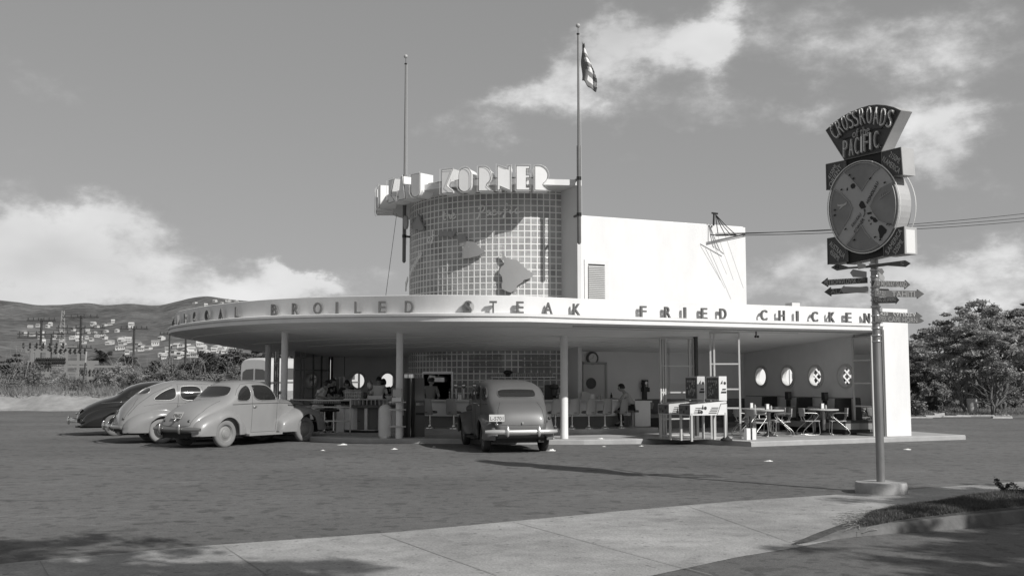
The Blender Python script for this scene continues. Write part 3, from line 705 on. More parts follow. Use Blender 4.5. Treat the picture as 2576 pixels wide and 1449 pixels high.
# left wing end wall with two portholes
LW0 = Vector((-6.95, 40.75, 0)); LWd = Vector((0.9923, -0.1238, 0)); LWn = Vector((0.1238, 0.9923, 0))
Tl = frame(LW0, LWd, LWn)
def lx(u):   # distance along the left wall for a column u
    k = (u-1288)/2650; return (k*LW0.y-LW0.x)/(LWd.x-k*LWd.y)
hl = [(lx(900), 1.66, 0.29), (lx(974), 1.66, 0.29)]
ringed_wall('left_wall', mat('left_wall_paint', 0.68, 0.7, var=0.08, vs=1.5), bld, Tl, 0.0, 4.6, PZ, 2.95, 0.3, hl, 2.6)
for h in hl: porthole(Tl, h[0], h[1], h[2], bld)
m = MB(Tl); m.box(lx(868)-0.01, lx(868)+0.01, -0.008, -0.001, PZ, 2.8); m.box(-0.03, 0.05, -0.05, 0.3, PZ, 3.0); m.build('wall_joint', blackm, bld)
# glazed folding partitions (left)
glassm = bpy.data.materials.new('window_glass'); glassm.use_nodes = True; _n = glassm.node_tree; _n.nodes.clear()
_o = N(_n, 'ShaderNodeOutputMaterial'); _m = N(_n, 'ShaderNodeMixShader'); _t = N(_n, 'ShaderNodeBsdfTransparent'); _g = N(_n, 'ShaderNodeBsdfGlossy'); _f = N(_n, 'ShaderNodeFresnel')
_t.inputs[0].default_value = (.86, .86, .86, 1); _g.inputs['Roughness'].default_value = 0.02; _f.inputs[0].default_value = 1.75
_n.links.new(_f.outputs[0], _m.inputs[0]); _n.links.new(_t.outputs[0], _m.inputs[1]); _n.links.new(_g.outputs[0], _m.inputs[2]); _n.links.new(_m.outputs[0], _o.inputs[0])
def partition(p0, p1, zb, zt, posts, rails, parent, name='glass_partition', fr=0.045, fm=None, label=None):
    """p0,p1 ends; posts fractions; rails heights"""
    fm = fm or steel; d = (p1-p0); Ln = d.length; X = d.normalized(); Y = UP.cross(X); T_ = frame(p0, X, Y)
    m = MB(T_)
    for f in posts: m.box(f*Ln-fr/2, f*Ln+fr/2, -0.025, 0.025, zb, zt)
    f0, f1 = posts[0]*Ln, posts[-1]*Ln
    for z in rails: m.box(f0+fr/2, f1-fr/2, -0.02, 0.02, z-0.02, z+0.02)
    o = m.build(name, fm, parent, label=label)
    m = MB(T_); m.add([(f0+fr/2, 0, zb+0.04), (f1-fr/2, 0, zb+0.04), (f1-fr/2, 0, zt-0.04), (f0+fr/2, 0, zt-0.04)], [(0,1,2,3)]); m.build('pane', glassm, o)
    return o
def XY(u, y): return Vector(((u-1288)/2650*y, y, 0))
partition(XY(790, 39.5), XY(830, 40.6), PZ, 2.86, (0, .5, 1), (0.17, 1.0, 2.05, 2.84), bld, fm=mat('dark_frame', 0.10, 0.5))
partition(XY(742, 38.2), XY(790, 39.5), PZ, 2.88, (0, .33, .5, 1), (0.17, 1.0, 2.05, 2.84), bld)
partition(XY(692, 40.0), XY(703, 38.5), PZ, 2.88, (0, .5, 1), (0.17, 1.6, 2.3, 2.84), bld)
m = MB(); q0, q1 = XY(748, 39.0), XY(829, 41.0); m.grid([[q0.lerp(q1, i/60)+Vector((0, .05*math.sin(i*1.1), z)) for i in range(61)] for z in (PZ+.1, 2.8)])
cu = m.build('curtain', mat('curtain_cloth', 0.85, 0.9, var=.1, vs=3), bld, smooth=True); md = cu.modifiers.new('t', 'SOLIDIFY'); md.thickness = .01
# glazed folding partitions (right wing)
wf = mat('white_frame', 0.55, 0.5)
A0 = 15.52; 
partition(E(15.55, 25.1), E(16.62, 25.1), PZ, 2.86, (0, .07, .14, .88, 1.0), (0.17, 0.62, 1.35, 2.08, 2.84), bld, fm=wf)
partition(E(16.28, 23.75), E(16.92, 23.35), PZ, 2.97, (0, .13, 1.0), (0.17, 0.95, 1.45, 2.12, 2.95), bld, fm=wf)
m = MB(T); m.box(16.64, 16.72, 25.0, 25.12, PZ, 2.9); m.build('mullion', darkwall, bld)
for i in range(2):
    partition(E(21.30-0.06*i, 23.05+0.05*i), E(21.34-0.06*i, 23.9), PZ, 2.98-0.04*i, (0, 1), (0.17, 0.95, 1.6, 2.25, 2.93-0.04*i), bld, fm=wf, name='folding_door')
m = MB(T); m.box(11.9, 21.45, FB+0.30, FB+0.36, 3.0, 3.045); m.build('door_track', steel, bld)
m = MB(); q = PL(1902, 842, E(0, 23.6), E2); m.tube([q+UP*0.15, q-UP*0.02], 0.02, 6); m.ball(q-UP*0.05+E1*0.06, 0.035); m.ball(q-UP*0.05-E1*0.02, 0.035); m.build('floodlight', blackm, bld)
# ------------------------------------------------------------------ flagpoles and flag
def flagpole(x, y, zb, zt, label):
    t = thing('flagpole', label, 'flagpole', (x, y, zb), 'flagpoles on the tower')
    m = MB(); m.tube([(x, y, zb), (x, y, zb+0.05), (x, y, zb+3.0)], [0.03, 0.062, 0.062], 14); m.tube([(x, y, zb+2.95), (x, y, zt-0.35)], [0.042, 0.026], 12); m.build('pole', mat('pole_paint', 0.17, 0.45, var=0.1), t, smooth=True, auto=R(40))
    m = MB(); m.lathe([(0.028, 0), (0.045, 0.01), (0.045, 0.05), (0.01, 0.06)], (x, y, zt-0.36), 12); m.tube([(x, y, zt-0.3), (x, y, zt-0.1)], 0.008, 5); m.build('truck', dark, t)
    m = MB(); m.ball((x, y, zt-0.07), 0.07, 16); m.build('ball_finial', steel, t, smooth=True)
    for z in (zb+0.85, zb+1.95):
        m = MB(); m.lathe([(0.075, 0), (0.075, 0.1)], (x, y, z), 12); m.tube([(x, y, z+0.05), (x+(0.25 if x < 0 else -0.12), y+(0.2 if x < 0 else 0.4), z+0.05)], 0.035, 6); m.build('bracket', blackm, t)
    m = MB(); m.tube([(x+0.09, y-0.03, zb+0.6), (x+0.05, y-0.03, zt-0.35)], 0.006, 4); m.build('halyard', mat('rope', 0.6, 0.8), t)
    return t
flagpole(-3.64, 35.3, 5.62, 12.8, 'grey flagpole with no flag at the left side of the glass block tower')
flagpole(2.02, 31.42, 5.75, 12.55, 'grey flagpole with a tattered flag at the right corner of the tower')
FX, FY = 2.10, 31.40
def flag_pt(s, t):   # s along fly 0..1, t down hoist 0..1; the cloth hangs and wraps in light wind
    top = Vector((0.03, 0, 0)); z = -1.22*t
    w = math.sin(math.pi*min(1, t*1.05))**0.8
    x = 0.03+s*(0.12+0.66*(t**1.4)*(1.0 if t < 0.62 else max(0.35, 1-(t-0.62)*1.5)))+0.02*math.sin(9*t+5*s)
    y = 0.10*math.sin(7*s+3*t)+0.05*math.sin(13*s-4*t)*s
    return Vector((FX+x, FY+y, 11.98+z-0.50*s*(0.25+0.75*t)*(1-0.3*t)+0.02*math.sin(11*s)))
def flag_extra(nt, b, tc):
    L = nt.links.new; sp = N(nt, 'ShaderNodeSeparateXYZ'); L(tc.outputs['UV'], sp.inputs[0])
    w = N(nt, 'ShaderNodeMath', operation='MULTIPLY'); L(sp.outputs[1], w.inputs[0]); w.inputs[1].default_value = 4.5
    f = N(nt, 'ShaderNodeMath', operation='FRACT'); L(w.outputs[0], f.inputs[0]); g_ = N(nt, 'ShaderNodeMath', operation='GREATER_THAN'); L(f.outputs[0], g_.inputs[0]); g_.inputs[1].default_value = 0.5
    h = N(nt, 'ShaderNodeMath', operation='GREATER_THAN'); L(sp.outputs[0], h.inputs[0]); h.inputs[1].default_value = 0.35
    mr = N(nt, 'ShaderNodeMapRange'); L(g_.outputs[0], mr.inputs[0]); mr.inputs[3].default_value = 0.22; mr.inputs[4].default_value = 0.78
    mx = N(nt, 'ShaderNodeMapRange'); L(h.outputs[0], mx.inputs[0]); mx.inputs[3].default_value = 0.18; L(mr.outputs[0], mx.inputs[4])
    c = N(nt, 'ShaderNodeCombineXYZ')
    for i in range(3): L(mx.outputs[0], c.inputs[i])
    L(c.outputs[0], b.inputs['Base Color'])
m = MB(); rows = [[flag_pt(s/16, t/22) for s in range(17)] for t in range(23)]; m.grid(rows)
fo = m.build('flag', mat('flag_cloth', 0.4, 0.8, extra=flag_extra), smooth=True)
uvl = fo.data.uv_layers.new(name='UVMap'); base = [Vector(p) for r_ in rows for p in r_]; idx = {}
for i, p in enumerate(base): idx[(round(p.x, 4), round(p.y, 4), round(p.z, 4))] = i
for lp in fo.data.loops:
    c = fo.data.vertices[lp.vertex_index].co; i = idx.get((round(c.x, 4), round(c.y, 4), round(c.z, 4)), 0); uvl.data[lp.index].uv = ((i % 17)/16, 1-(i//17)/22)
md = fo.modifiers.new('thick', 'SOLIDIFY'); md.thickness = 0.006
tag(fo, 'ragged striped flag hanging slack from the right flagpole', 'flag')
# ================================================================== the crossroads signpost
SP = Vector((5.57, 16.1, 0)); QX = -E2
sgn = thing('signpost', 'tall signpost with a fan-topped round neon sign over pointing arrow boards', 'signpost', SP)
m = MB(); m.lathe([(0.375, -0.02), (0.38, 0.14), (0.365, 0.165), (0.0, 0.168)], SP, 48); m.build('base', mat('base_concrete', 0.36, 0.9, var=0.18, vs=5, bump=0.3), sgn, smooth=True, auto=R(35))
m = MB(); m.lathe([(0.062, 0.16), (0.060, 2.2), (0.058, 3.6)], SP, 24); m.build('pole', galv, sgn, smooth=True, auto=R(40))
for z, r in ((2.27,.068),(2.36,.072),(2.47,.070),(2.56,.070),(2.66,.068),(2.80,.075),(2.9,.07),(2.98,.07),(3.03,.068),(3.10,.07),(3.18,.07),(3.26,.068),(3.36,.07),(3.45,.08)):
    m = MB(); m.lathe([(r, 0), (r+0.004, 0.012), (r, 0.024)], (SP.x, SP.y, z), 20); m.build('pole_clamp', alu, sgn, smooth=True, auto=R(40))
sdark = mat('sign_dark_enamel', 0.065, 0.5, var=0.15, vs=4); smid = mat('sign_mid_enamel', 0.10, 0.5, var=0.12, vs=3); sside = mat('sign_side_sheet', 0.42, 0.5, var=0.08, vs=4)
stext = mat('sign_lettering_paint', 0.55, 0.5); sblack = mat('sign_black', 0.012, 0.6); sedge = mat('sign_border_paint', 0.2, 0.5)
def Z6(x, y, off=-0.11, nn=E1): return PL((2800+x/2.542)/1.3797, (330+y/2.542)/1.3797, SP+E1*off, nn)
def Z7(x, y, nn, off): return PL((2800+x/4.14)/1.3797, (850+y/4.14)/1.3797, SP+nn*off, nn)
def slabsign(name, pts, mats, parent, dep=0.22, off=-0.11, border=True, label=None):
    ps = [Z6(x, y, off) for x, y in pts]
    m = MB(); n = len(ps); d = E1*dep; m.mi = 0; m.add(ps, [tuple(range(n))]); m.mi = 1
    m.add(ps+[p+d for p in ps], [tuple(range(n, 2*n))]+[(i, (i+1) % n, n+(i+1) % n, n+i) for i in range(n)])
    o = m.build(name, [mats, sside], parent, label=label)
    if border:
        m = MB(); m.tube([p-E1*0.004 for p in ps]+[ps[0]-E1*0.004], 0.009, 4, False); m.build('border', sedge, o)
    return o
fan = slabsign('fan_panel', [(172,315),(240,250),(310,200),(390,155),(470,122),(550,98),(620,90),(700,96),(770,112),(832,138),(742,320),(657,500),(335,573),(250,440)], sdark, sgn, label='fan-shaped top panel lettered crossroads of the pacific')
fil = slabsign('shade_filler', [(333,577),(660,503),(683,1418),(352,1494)], sblack, sgn, dep=0.17, off=-0.085, border=False)  # black plate standing for the shade between the corner panels
cpts = [(505+305*math.cos(t), 988+402*math.sin(t)-0.16*305*math.cos(t)*0.35) for t in [2*math.pi*i/48 for i in range(48)]]
disc = slabsign('round_panel', cpts, mat('sign_map_paint', 0.42, 0.45, var=0.08, vs=3), sgn, dep=0.25, off=-0.13, label='round map panel with dark islands and crossing bands')
def quad_plate(pts):
    ps = [Z6(x, y, -0.134) for x, y in pts]; m = MB(); m.prism(ps, E1*0.003); m.build('map_quadrant', smid2, disc)
    m = MB(); m.tube([p-E1*0.02 for p in ps], 0.006, 4, False); m.build('neon_tube', mat('neon_tube_grey', 0.42, 0.3), disc)
smid2 = mat('sign_quadrant_paint', 0.25, 0.5, var=0.2, vs=2.5)
def circ_arc(a0, a1, n=10): return [(505+290*math.cos(R(a0+(a1-a0)*i/n)), 988+388*math.sin(R(a0+(a1-a0)*i/n))-0.05*290*math.cos(R(a0+(a1-a0)*i/n))) for i in range(n+1)]
quad_plate(circ_arc(233, 300)+[(600,680),(530,780),(485,852),(430,780),(380,725)])
quad_plate(circ_arc(-32, 28)+[(640,1110),(585,1040),(560,985),(590,910),(650,820)])
quad_plate(circ_arc(62, 122)+[(400,1260),(450,1200),(490,1148),(520,1205),(570,1265)])
quad_plate(circ_arc(140, 206)+[(310,870),(380,940),(408,1000),(380,1080),(330,1160)])
isl2 = [[(460,970),(478,935),(495,938),(510,965),(522,990),(505,1000),(480,1005),(465,985)],[(385,800),(400,782),(420,782),(428,800),(420,822),(400,828),(388,818)],[(350,830),(360,815),(362,838),(352,848)],
        [(527,1042),(550,1035),(575,1030),(570,1048),(540,1056)],[(555,1080),(570,1068),(585,1080),(610,1085),(630,1105),(610,1125),(590,1122),(580,1100),(565,1098)],[(628,1190),(640,1150),(660,1148),(680,1165),(705,1190),(698,1215),(680,1230),(662,1262),(642,1268),(640,1230)],[(540,1105),(552,1100),(548,1118)],[(555,1140),(572,1128),(566,1146)]]
m = MB()
for pl in isl2: m.prism([Z6(x, y, -0.1375) for x, y in pl], E1*0.002)
m.build('island_marks', sblack, disc)
m = MB(); m.prism([Z6(x, y, -0.1415) for x, y in [(268,960),(285,968),(330,960),(355,938),(350,968),(320,985),(280,1018),(300,985),(272,982)]], E1*0.002); m.build('aeroplane_mark', mat('pale_mark', 0.5, 0.5), disc)
def ptext(s, x, y, w6, h, ang, off=-0.1385, mt=None, parent=disc, w=None, bold=0.0, name='lettering', dep=0.003):
    c = Z6(x, y, off); a = R(ang); X = QX*math.cos(a)+UP*math.sin(a); Y = UP*math.cos(a)-QX*math.sin(a)
    m = MB(); put_text(m, s, c, X, Y, w, h, dep, bold, -E1); m.build(name, mt or stext, parent)
ptext('HONOLULU', 578, 862, 0, 0.058, 50, mt=sblack, w=0.37, bold=.01)
ptext('KAU-KAU', 437, 1103, 0, 0.055, 40, mt=sdark, w=0.26); ptext('KORNER', 462, 1152, 0, 0.06, 42, mt=sdark, w=0.28)
m = MB(); m.tube([Z6(500, 1075, -0.14), Z6(512, 1045, -0.14), Z6(508, 1012, -0.14)], 0.006, 4); m.prism([Z6(498, 1020, -.14), Z6(518, 1020, -.14), Z6(508, 1003, -.14)], E1*0.002); m.build('arrow_mark', sdark, disc)
m = MB(); m.tube([Z6(640, 920, -0.14), Z6(680, 890, -0.14), Z6(732, 855, -0.14)], 0.005, 4)
for i in range(4): m.tube([Z6(655+i*16, 905-i*11, -0.14), Z6(652+i*16, 872-i*10, -0.14)], 0.004, 4)
m.build('ship_mark', mat('neon_tube_grey', 0.42, 0.3), disc)
# neon rims
m = MB(); rim = [Z6(505+322*math.cos(t), 988+408*math.sin(t)-0.05*300*math.cos(t), -0.15) for t in [2*math.pi*i/60 for i in range(61)]]; m.tube(rim, 0.008, 5, False); m.tube([p+E1*0.30 for p in rim], 0.008, 5, False); m.build('neon_rim', mat('neon_tube_unlit', 0.88, 0.25), disc)
for (x, y, t) in ((370,712,0),(405,742,1),(300,840,0),(552,742,1),(680,778,0),(335,1188,1),(412,1283,0),(595,1258,1),(640,1282,0),(240,1020,1),(240,1065,0),(700,1145,1)):
    pass
m = MB()
for (x, y) in ((370,712),(405,742),(300,840),(552,742),(680,778),(335,1188),(412,1283),(595,1258),(640,1282),(240,1020),(240,1065),(705,1145),(725,1150),(340,395),(655,300),(760,185),(540,505),(430,522),(640,470),(210,320)):
    p = Z6(x, y, -0.15); m.tube([p, p+QX*0.03+UP*0.012], 0.011, 5)
m.build('tube_insulator', sblack, disc)
# corner panels
def corner(pts, t1, t2, c1, c2, ang, w1, w2, label):
    o = slabsign('corner_panel', pts, sdark, sgn, dep=0.24, off=-0.12, label=label)
    ptext(t1, c1[0], c1[1], 0, 0.085 if len(t1) < 10 else 0.075, ang, off=-0.124, parent=o, w=w1); ptext(t2, c2[0], c2[1], 0, 0.085, ang, off=-0.124, parent=o, w=w2)
corner([(172,614),(333,580),(334,690),(290,735),(243,828),(177,840)], '4150MI.', 'ORIENT', (229,676), (253,714), 47, 0.27, 0.39, 'square corner panel lettered orient')
corner([(664,505),(832,463),(850,704),(755,720),(715,660),(665,615)], '2150MI.', 'N.AMERICA', (780,554), (747,617), -38, 0.26, 0.42, 'square corner panel lettered n america')
corner([(772,1178),(860,1160),(867,1400),(682,1424),(680,1312),(740,1250)], 'S.AMERICA', '5250MI.', (768,1293), (807,1338), 46, 0.44, 0.25, 'square corner panel lettered s america')
corner([(184,1268),(258,1254),(300,1310),(350,1362),(353,1470),(188,1494)], 'AUSTRALIA', '4500MI.', (270,1364), (250,1414), -38, 0.42, 0.26, 'square corner panel lettered australia')
# notice sheets on the lit side of the lower panel
m = MB(); 
# fan lettering: raised letters with neon tubes
def fantext(ch, x, y, w, h, ang):
    c = Z6(x, y, -0.13); a = R(ang); X = QX*math.cos(a)+UP*math.sin(a); Y = UP*math.cos(a)-QX*math.sin(a)
    m = MB(); put_text(m, ch, c, X, Y, w, h, 0.02, -0.0, -E1); m.build('letter', mat('fan_letter_paint', 0.36, 0.4), fan)
    m = MB(); put_text(m, ch, c-E1*0.035+QX*0.012, X, Y, w*0.92, h*0.94, 0.012, -0.035, -E1); m.build('neon_letter', mat('neon_tube_unlit', 0.88, 0.25), fan)
xs = [(250,325,48),(298,285,40),(345,250,33),(393,228,26),(440,208,20),(500,190,12),(562,182,3),(622,186,-4),(685,198,-12),(742,212,-20)]
for ch, (x, y, a) in zip('CROSSROADS', xs): fantext(ch, x, y, 0.105, 0.27 if ch != 'C' else 0.30, a*0.75-4)
for i, (ch, x) in enumerate(zip('PACIFIC', (350, 402, 452, 495, 532, 572, 622))): fantext(ch, x, 478-i*13.5, 0.09 if ch != 'I' else 0.03, 0.27, -2)
m = MB(); put_text(m, 'of the', Z6(485, 325, -0.125), QX, UP, 0.38, 0.13, 0.02, 0.005, -E1); m.build('lettering', mat('fan_letter_paint', 0.36, 0.4), fan)
m = MB(); m.tube([Z6(310, 392, -.13), Z6(380, 375, -.13), Z6(600, 300, -.13), Z6(665, 296, -.13)], 0.006, 4); m.build('neon_tube', sblack, fan)
m = MB(); p = [Z6(x, y, 0.0) for x, y in ((862,1180),(862,1380))]
a = Z6(860, 1185, -0.12); b = Z6(866, 1392, -0.12); X1 = E1*0.03; X2 = E1*0.2
m.add([a+X1-E2*0.004, a+X2-E2*0.004, b+X2-E2*0.004, b+X1-E2*0.004], [(0,1,2,3)]); nb = m.build('notice_sheet', mat('notice_paper', 0.75, 0.8), sgn)
# arrow boards
stext0 = stext; stext = mat('arrow_letter_grey', .30, .5)
NA = E1; hB = Vector((0.965, 0.262, 0)).normalized(); NB = Vector((-hB.y, hB.x, 0)); hC = Vector((0.9, -0.43, 0)).normalized(); NCc = Vector((0.43, 0.9, 0))
def board(pts, nn, off, mt, label, texts=(), dep=0.018, name='arrow_board'):
    ps = [Z7(x, y, nn, off) for x, y in pts]; m = MB(); m.prism(ps, nn*dep); o = m.build(name, mt, sgn, label=label)
    X = UP.cross(nn)*-1
    X = (nn.cross(UP))
    for (s, x0, y0, x1, y1, h, col) in texts:
        a = Z7(x0, y0, nn, off); b = Z7(x1, y1, nn, off); c = (a+b)/2; XX = (b-a).normalized(); m = MB(); put_text(m, s, c-nn*0.001, XX, UP, (b-a).length, h, 0.003, 0.005, -nn); m.build('lettering', col, o)
    return o
bright = mat('arrow_letter_white', 0.5, 0.5); backm = mat('arrow_back_sheet', 0.34, 0.5, var=0.1, vs=5); arrd = mat('arrow_dark', 0.06, 0.5, var=0.2, vs=6); arrm = mat('arrow_mid', 0.09, 0.5, var=0.15, vs=6)
board([(345,325),(430,275),(500,290),(590,318),(860,300),(950,282),(1150,255),(1410,222),(1485,265),(1410,318),(1150,300),(950,325),(860,332),(590,345),(430,370)], NA, -0.075, arrm, 'long compass needle board marked n and s', [('N', 412, 322, 458, 320, 0.045, sblack), ('S', 1350, 275, 1400, 268, 0.06, stext)])
board([(205,545),(292,475),(292,500),(862,468),(862,550),(300,582),(300,605)], NA, -0.075, arrd, 'arrow board to petropavlovsk', [('PETROPAVLOVSK', 260, 542, 720, 515, 0.085, bright), ('3580', 735, 500, 835, 494, 0.045, stext), ('MI.', 735, 538, 780, 535, 0.028, stext)])
board([(945,515),(1415,525),(1420,505),(1490,573),(1410,636),(1410,607),(945,600)], NB, -0.08, arrd, 'arrow board to midway island', [('1150', 965, 545, 1050, 546, 0.045, stext), ('MI.', 1005, 578, 1050, 579, 0.022, stext), ('MIDWAY ISLAND', 1070, 560, 1432, 570, 0.085, stext)])
board([(250,678),(340,605),(340,632),(862,596),(862,676),(345,715),(345,738)], NA, 0.078, arrd, 'arrow board to alaska, half hidden', [('ALAS', 345, 672, 580, 655, 0.075, stext)])
board([(483,635),(540,580),(540,598),(885,605),(885,692),(540,682),(540,703)], NCc, -0.09, backm, 'blank back of a pale arrow board pointing left')
board([(975,655),(1590,660),(1590,638),(1690,705),(1590,775),(1590,750),(975,745)], NB, -0.085, arrm, 'arrow board to tahiti', [('2731', 1005, 682, 1125, 684, 0.05, stext), ('MI.', 1075, 722, 1130, 723, 0.025, stext), ('TAHITI', 1220, 705, 1552, 708, 0.085, stext)])
board([(950,760),(1270,742),(1270,725),(1330,790),(1278,855),(1275,836),(950,840)], NCc, -0.1, arrd, 'short arrow board to rio de janeiro', [('8190', 962, 782, 1020, 779, 0.03, stext), ('MI.', 985, 812, 1018, 811, 0.02, stext), ('RIO DE JANEIRO', 1030, 795, 1282, 785, 0.085, stext)])
board([(975,910),(1075,958),(1582,988),(1580,966),(1668,1030),(1600,1060),(975,1020)], NB, 0.09, arrm, 'arrow board to sydney', [('4420', 1018, 985, 1165, 990, 0.05, bright), ('SYDNEY', 1240, 1003, 1570, 1018, 0.08, bright)])
board([(980,1016),(1600,1032),(1690,1090),(1640,1120),(1590,1128),(980,1105)], NB, -0.09, arrm, 'arrow board to cape horn', [('8305', 1020, 1045, 1135, 1047, 0.045, stext), ('MI.', 1085, 1085, 1140, 1087, 0.025, stext), ('CAPE HORN', 1170, 1068, 1585, 1085, 0.075, stext)])
board([(620,400),(662,350),(860,385),(860,470),(662,462)], NCc, -0.08, backm, 'blank back of an arrow board under the compass needle')
board([(960,330),(1085,340),(1112,388),(1082,430)], NCc, 0.08, backm, 'blank pale board angled away on the right')
board([(962,372),(1095,420),(1122,470),(1112,512),(1085,512),(962,450)], NB, 0.06, backm, 'second blank pale board angled away on the right')
board([(722,275),(745,260),(845,278),(845,330),(740,350)], NCc, -0.10, mat('pale_tag', 0.45, 0.5), 'small pale tab beside the compass needle')
board([(985,610),(1165,620),(1190,655),(985,655)], NB, 0.07, backm, 'blank pale board behind the tahiti arrow')
# ================================================================== cars
def pchip(tab, x):
    n = len(tab)
    if x <= tab[0][0]: return tab[0][1]
    if x >= tab[-1][0]: return tab[-1][1]
    h = [tab[i+1][0]-tab[i][0] for i in range(n-1)]; d = [(tab[i+1][1]-tab[i][1])/h[i] for i in range(n-1)]
    def sl(i):
        if i == 0: return d[0]
        if i == n-1: return d[-1]
        if d[i-1]*d[i] <= 0: return 0
        w1, w2 = 2*h[i]+h[i-1], h[i]+2*h[i-1]
        return (w1+w2)/(w1/d[i-1]+w2/d[i])
    for i in range(n-1):
        if x <= tab[i+1][0]:
            t = (x-tab[i][0])/h[i]; m0, m1 = sl(i)*h[i], sl(i+1)*h[i]; a, b = tab[i][1], tab[i+1][1]
            return (2*t**3-3*t*t+1)*a+(t**3-2*t*t+t)*m0+(-2*t**3+3*t*t)*b+(t**3-t*t)*m1
def srange(a, b, n): return [a+(b-a)*i/n for i in range(n+1)]
def hull(zt, zs, w, zb, x0, x1, n=70, ex=2.4, ez=2.2, na=14):
    mb = MB(local=True); rows = []
    for x in srange(x0, x1, n):
        T_, S_, W_, B_ = pchip(zt, x), pchip(zs, x), pchip(w, x), pchip(zb, x); e_ = pchip(ex, x) if isinstance(ex, list) else ex
        half = []
        for k in range(na+1):
            a = math.pi/2*k/na; half.append((W_*math.sin(a)**(2/e_), S_+(T_-S_)*max(0.0, math.cos(a))**(2/e_)))
        for k in range(1, 6):
            s = k/5; half.append((W_*(1-0.07*s*s), S_+(B_-S_)*s))
        rows.append([Vector((x, -y, z)) for y, z in reversed(half)]+[Vector((x, y, z)) for y, z in half[1:]])
    mb.grid(rows); m = len(rows[0])
    mb.add(rows[0], [tuple(range(m))]); mb.add(rows[-1], [tuple(range(m))[::-1]])
    mb.add([p for r_ in rows for p in (r_[0], r_[-1])], [(2*i, 2*i+1, 2*i+3, 2*i+2) for i in range(len(rows)-1)])
    return mb
def fender(zt, yo, yin, ax, ra, zc, zlow, side, n=64, na=10, skirt=False):
    mb = MB(local=True); rows = []; x0, x1 = zt[0][0], zt[-1][0]
    for x in srange(x0, x1, n):
        T_, Y_ = pchip(zt, x), pchip(yo, x); zb = zlow
        if abs(x-ax) < ra: zb = max(zb, zc+math.sqrt(ra*ra-(x-ax)**2))
        zb = min(zb, T_-0.005); zm = max(zb, T_-0.30); yi = pchip(yin, x) if isinstance(yin, list) else yin
        r_ = []
        for k in range(na+1):
            a = math.pi/2*k/na; r_.append(Vector((x, side*(yi+(Y_-yi)*math.sin(a)**0.85), zm+(T_-zm)*max(0, math.cos(a))**0.85)))
        for k in range(1, 5): r_.append(Vector((x, side*(Y_-0.015*(k/4)**2), zm+(zb-zm)*k/4)))
        r_.append(Vector((x, side*(Y_-0.05), zb+0.004))); r_.append(Vector((x, side*(Y_-0.055), min(T_-0.004, zb+0.09))))
        rows.append(r_)
    mb.grid(rows); m = len(rows[0]); mb.add(rows[0], [tuple(range(m))]); mb.add(rows[-1], [tuple(range(m))[::-1]])
    return mb
class Proj:
    def __init__(s, o):
        me = o.data; s.t = BVHTree.FromPolygons([v.co.copy() for v in me.vertices], [tuple(p.vertices) for p in me.polygons])
    def hit(s, o, d):
        r_ = s.t.ray_cast(Vector(o), Vector(d))
        if r_[0] is None:
            r_ = s.t.find_nearest(Vector(o)+Vector(d)*1.5)
        n = r_[1]
        if n.dot(Vector(d)) > 0: n = -n
        return r_[0], n
    def pt(s, a, b, ax):
        if ax == 'L': return s.hit((a, 3, b), (0, -1, 0))
        if ax == 'R': return s.hit((a, -3, b), (0, 1, 0))
        if ax == 'B': return s.hit((-5, a, b), (1, 0, 0))
        if ax == 'F': return s.hit((5, a, b), (-1, 0, 0))
        if ax == 'T': return s.hit((a, b, 4), (0, 0, -1))
def resample(pts, n, closed=True):
    P_ = [Vector((p[0], p[1], 0)) for p in pts]+([Vector((pts[0][0], pts[0][1], 0))] if closed else [])
    L_ = [0]
    for i in range(len(P_)-1): L_.append(L_[-1]+(P_[i+1]-P_[i]).length)
    out = []; m = n if closed else n-1
    for k in range(n):
        d = L_[-1]*k/m; i = 0
        while i < len(L_)-2 and L_[i+1] < d: i += 1
        t = (d-L_[i])/max(1e-9, L_[i+1]-L_[i]); q = P_[i].lerp(P_[i+1], t); out.append((q.x, q.y))
    return out
def smoothloop(pts, it=2):
    for _ in range(it):
        o = []
        for i in range(len(pts)):
            a, b = pts[i], pts[(i+1) % len(pts)]; o += [(a[0]*.75+b[0]*.25, a[1]*.75+b[1]*.25), (a[0]*.25+b[0]*.75, a[1]*.25+b[1]*.75)]
        pts = o
    return pts
carglass = mat('car_glass', 0.022, 0.06, spec=0.7, coat=0.3)
seam = mat('panel_gap', 0.02, 0.8)
def window(pr, pts, ax, parent, fm, frr=0.011, label=None, off=0.004):
    pts = resample(smoothloop(pts), 36); cx = sum(p[0] for p in pts)/36; cz = sum(p[1] for p in pts)/36; mb = MB(local=True); rows = []
    for f in (1, .8, .6, .4, .2, .02):
        row = []
        for p in pts:
            h, n = pr.pt(cx+(p[0]-cx)*f, cz+(p[1]-cz)*f, ax); row.append(h+n*off)
        rows.append(row+[row[0]])
    mb.grid(rows); o = mb.build('window', carglass, parent, smooth=True, label=label)
    mb = MB(local=True); mb.tube([p for p in rows[0]], frr, 6, False); mb.build('window_frame', fm, o, smooth=True)
    return o
def line(pr, pts, ax, parent, m_, r_=0.004, name='panel_seam', off=0.0):
    q = resample(pts, max(8, len(pts)*5), False); P_ = []
    for a, b in q:
        h, n = pr.pt(a, b, ax); P_.append(h+n*off)
    mb = MB(local=True); mb.tube(P_, r_, 5); return mb.build(name, m_, parent)
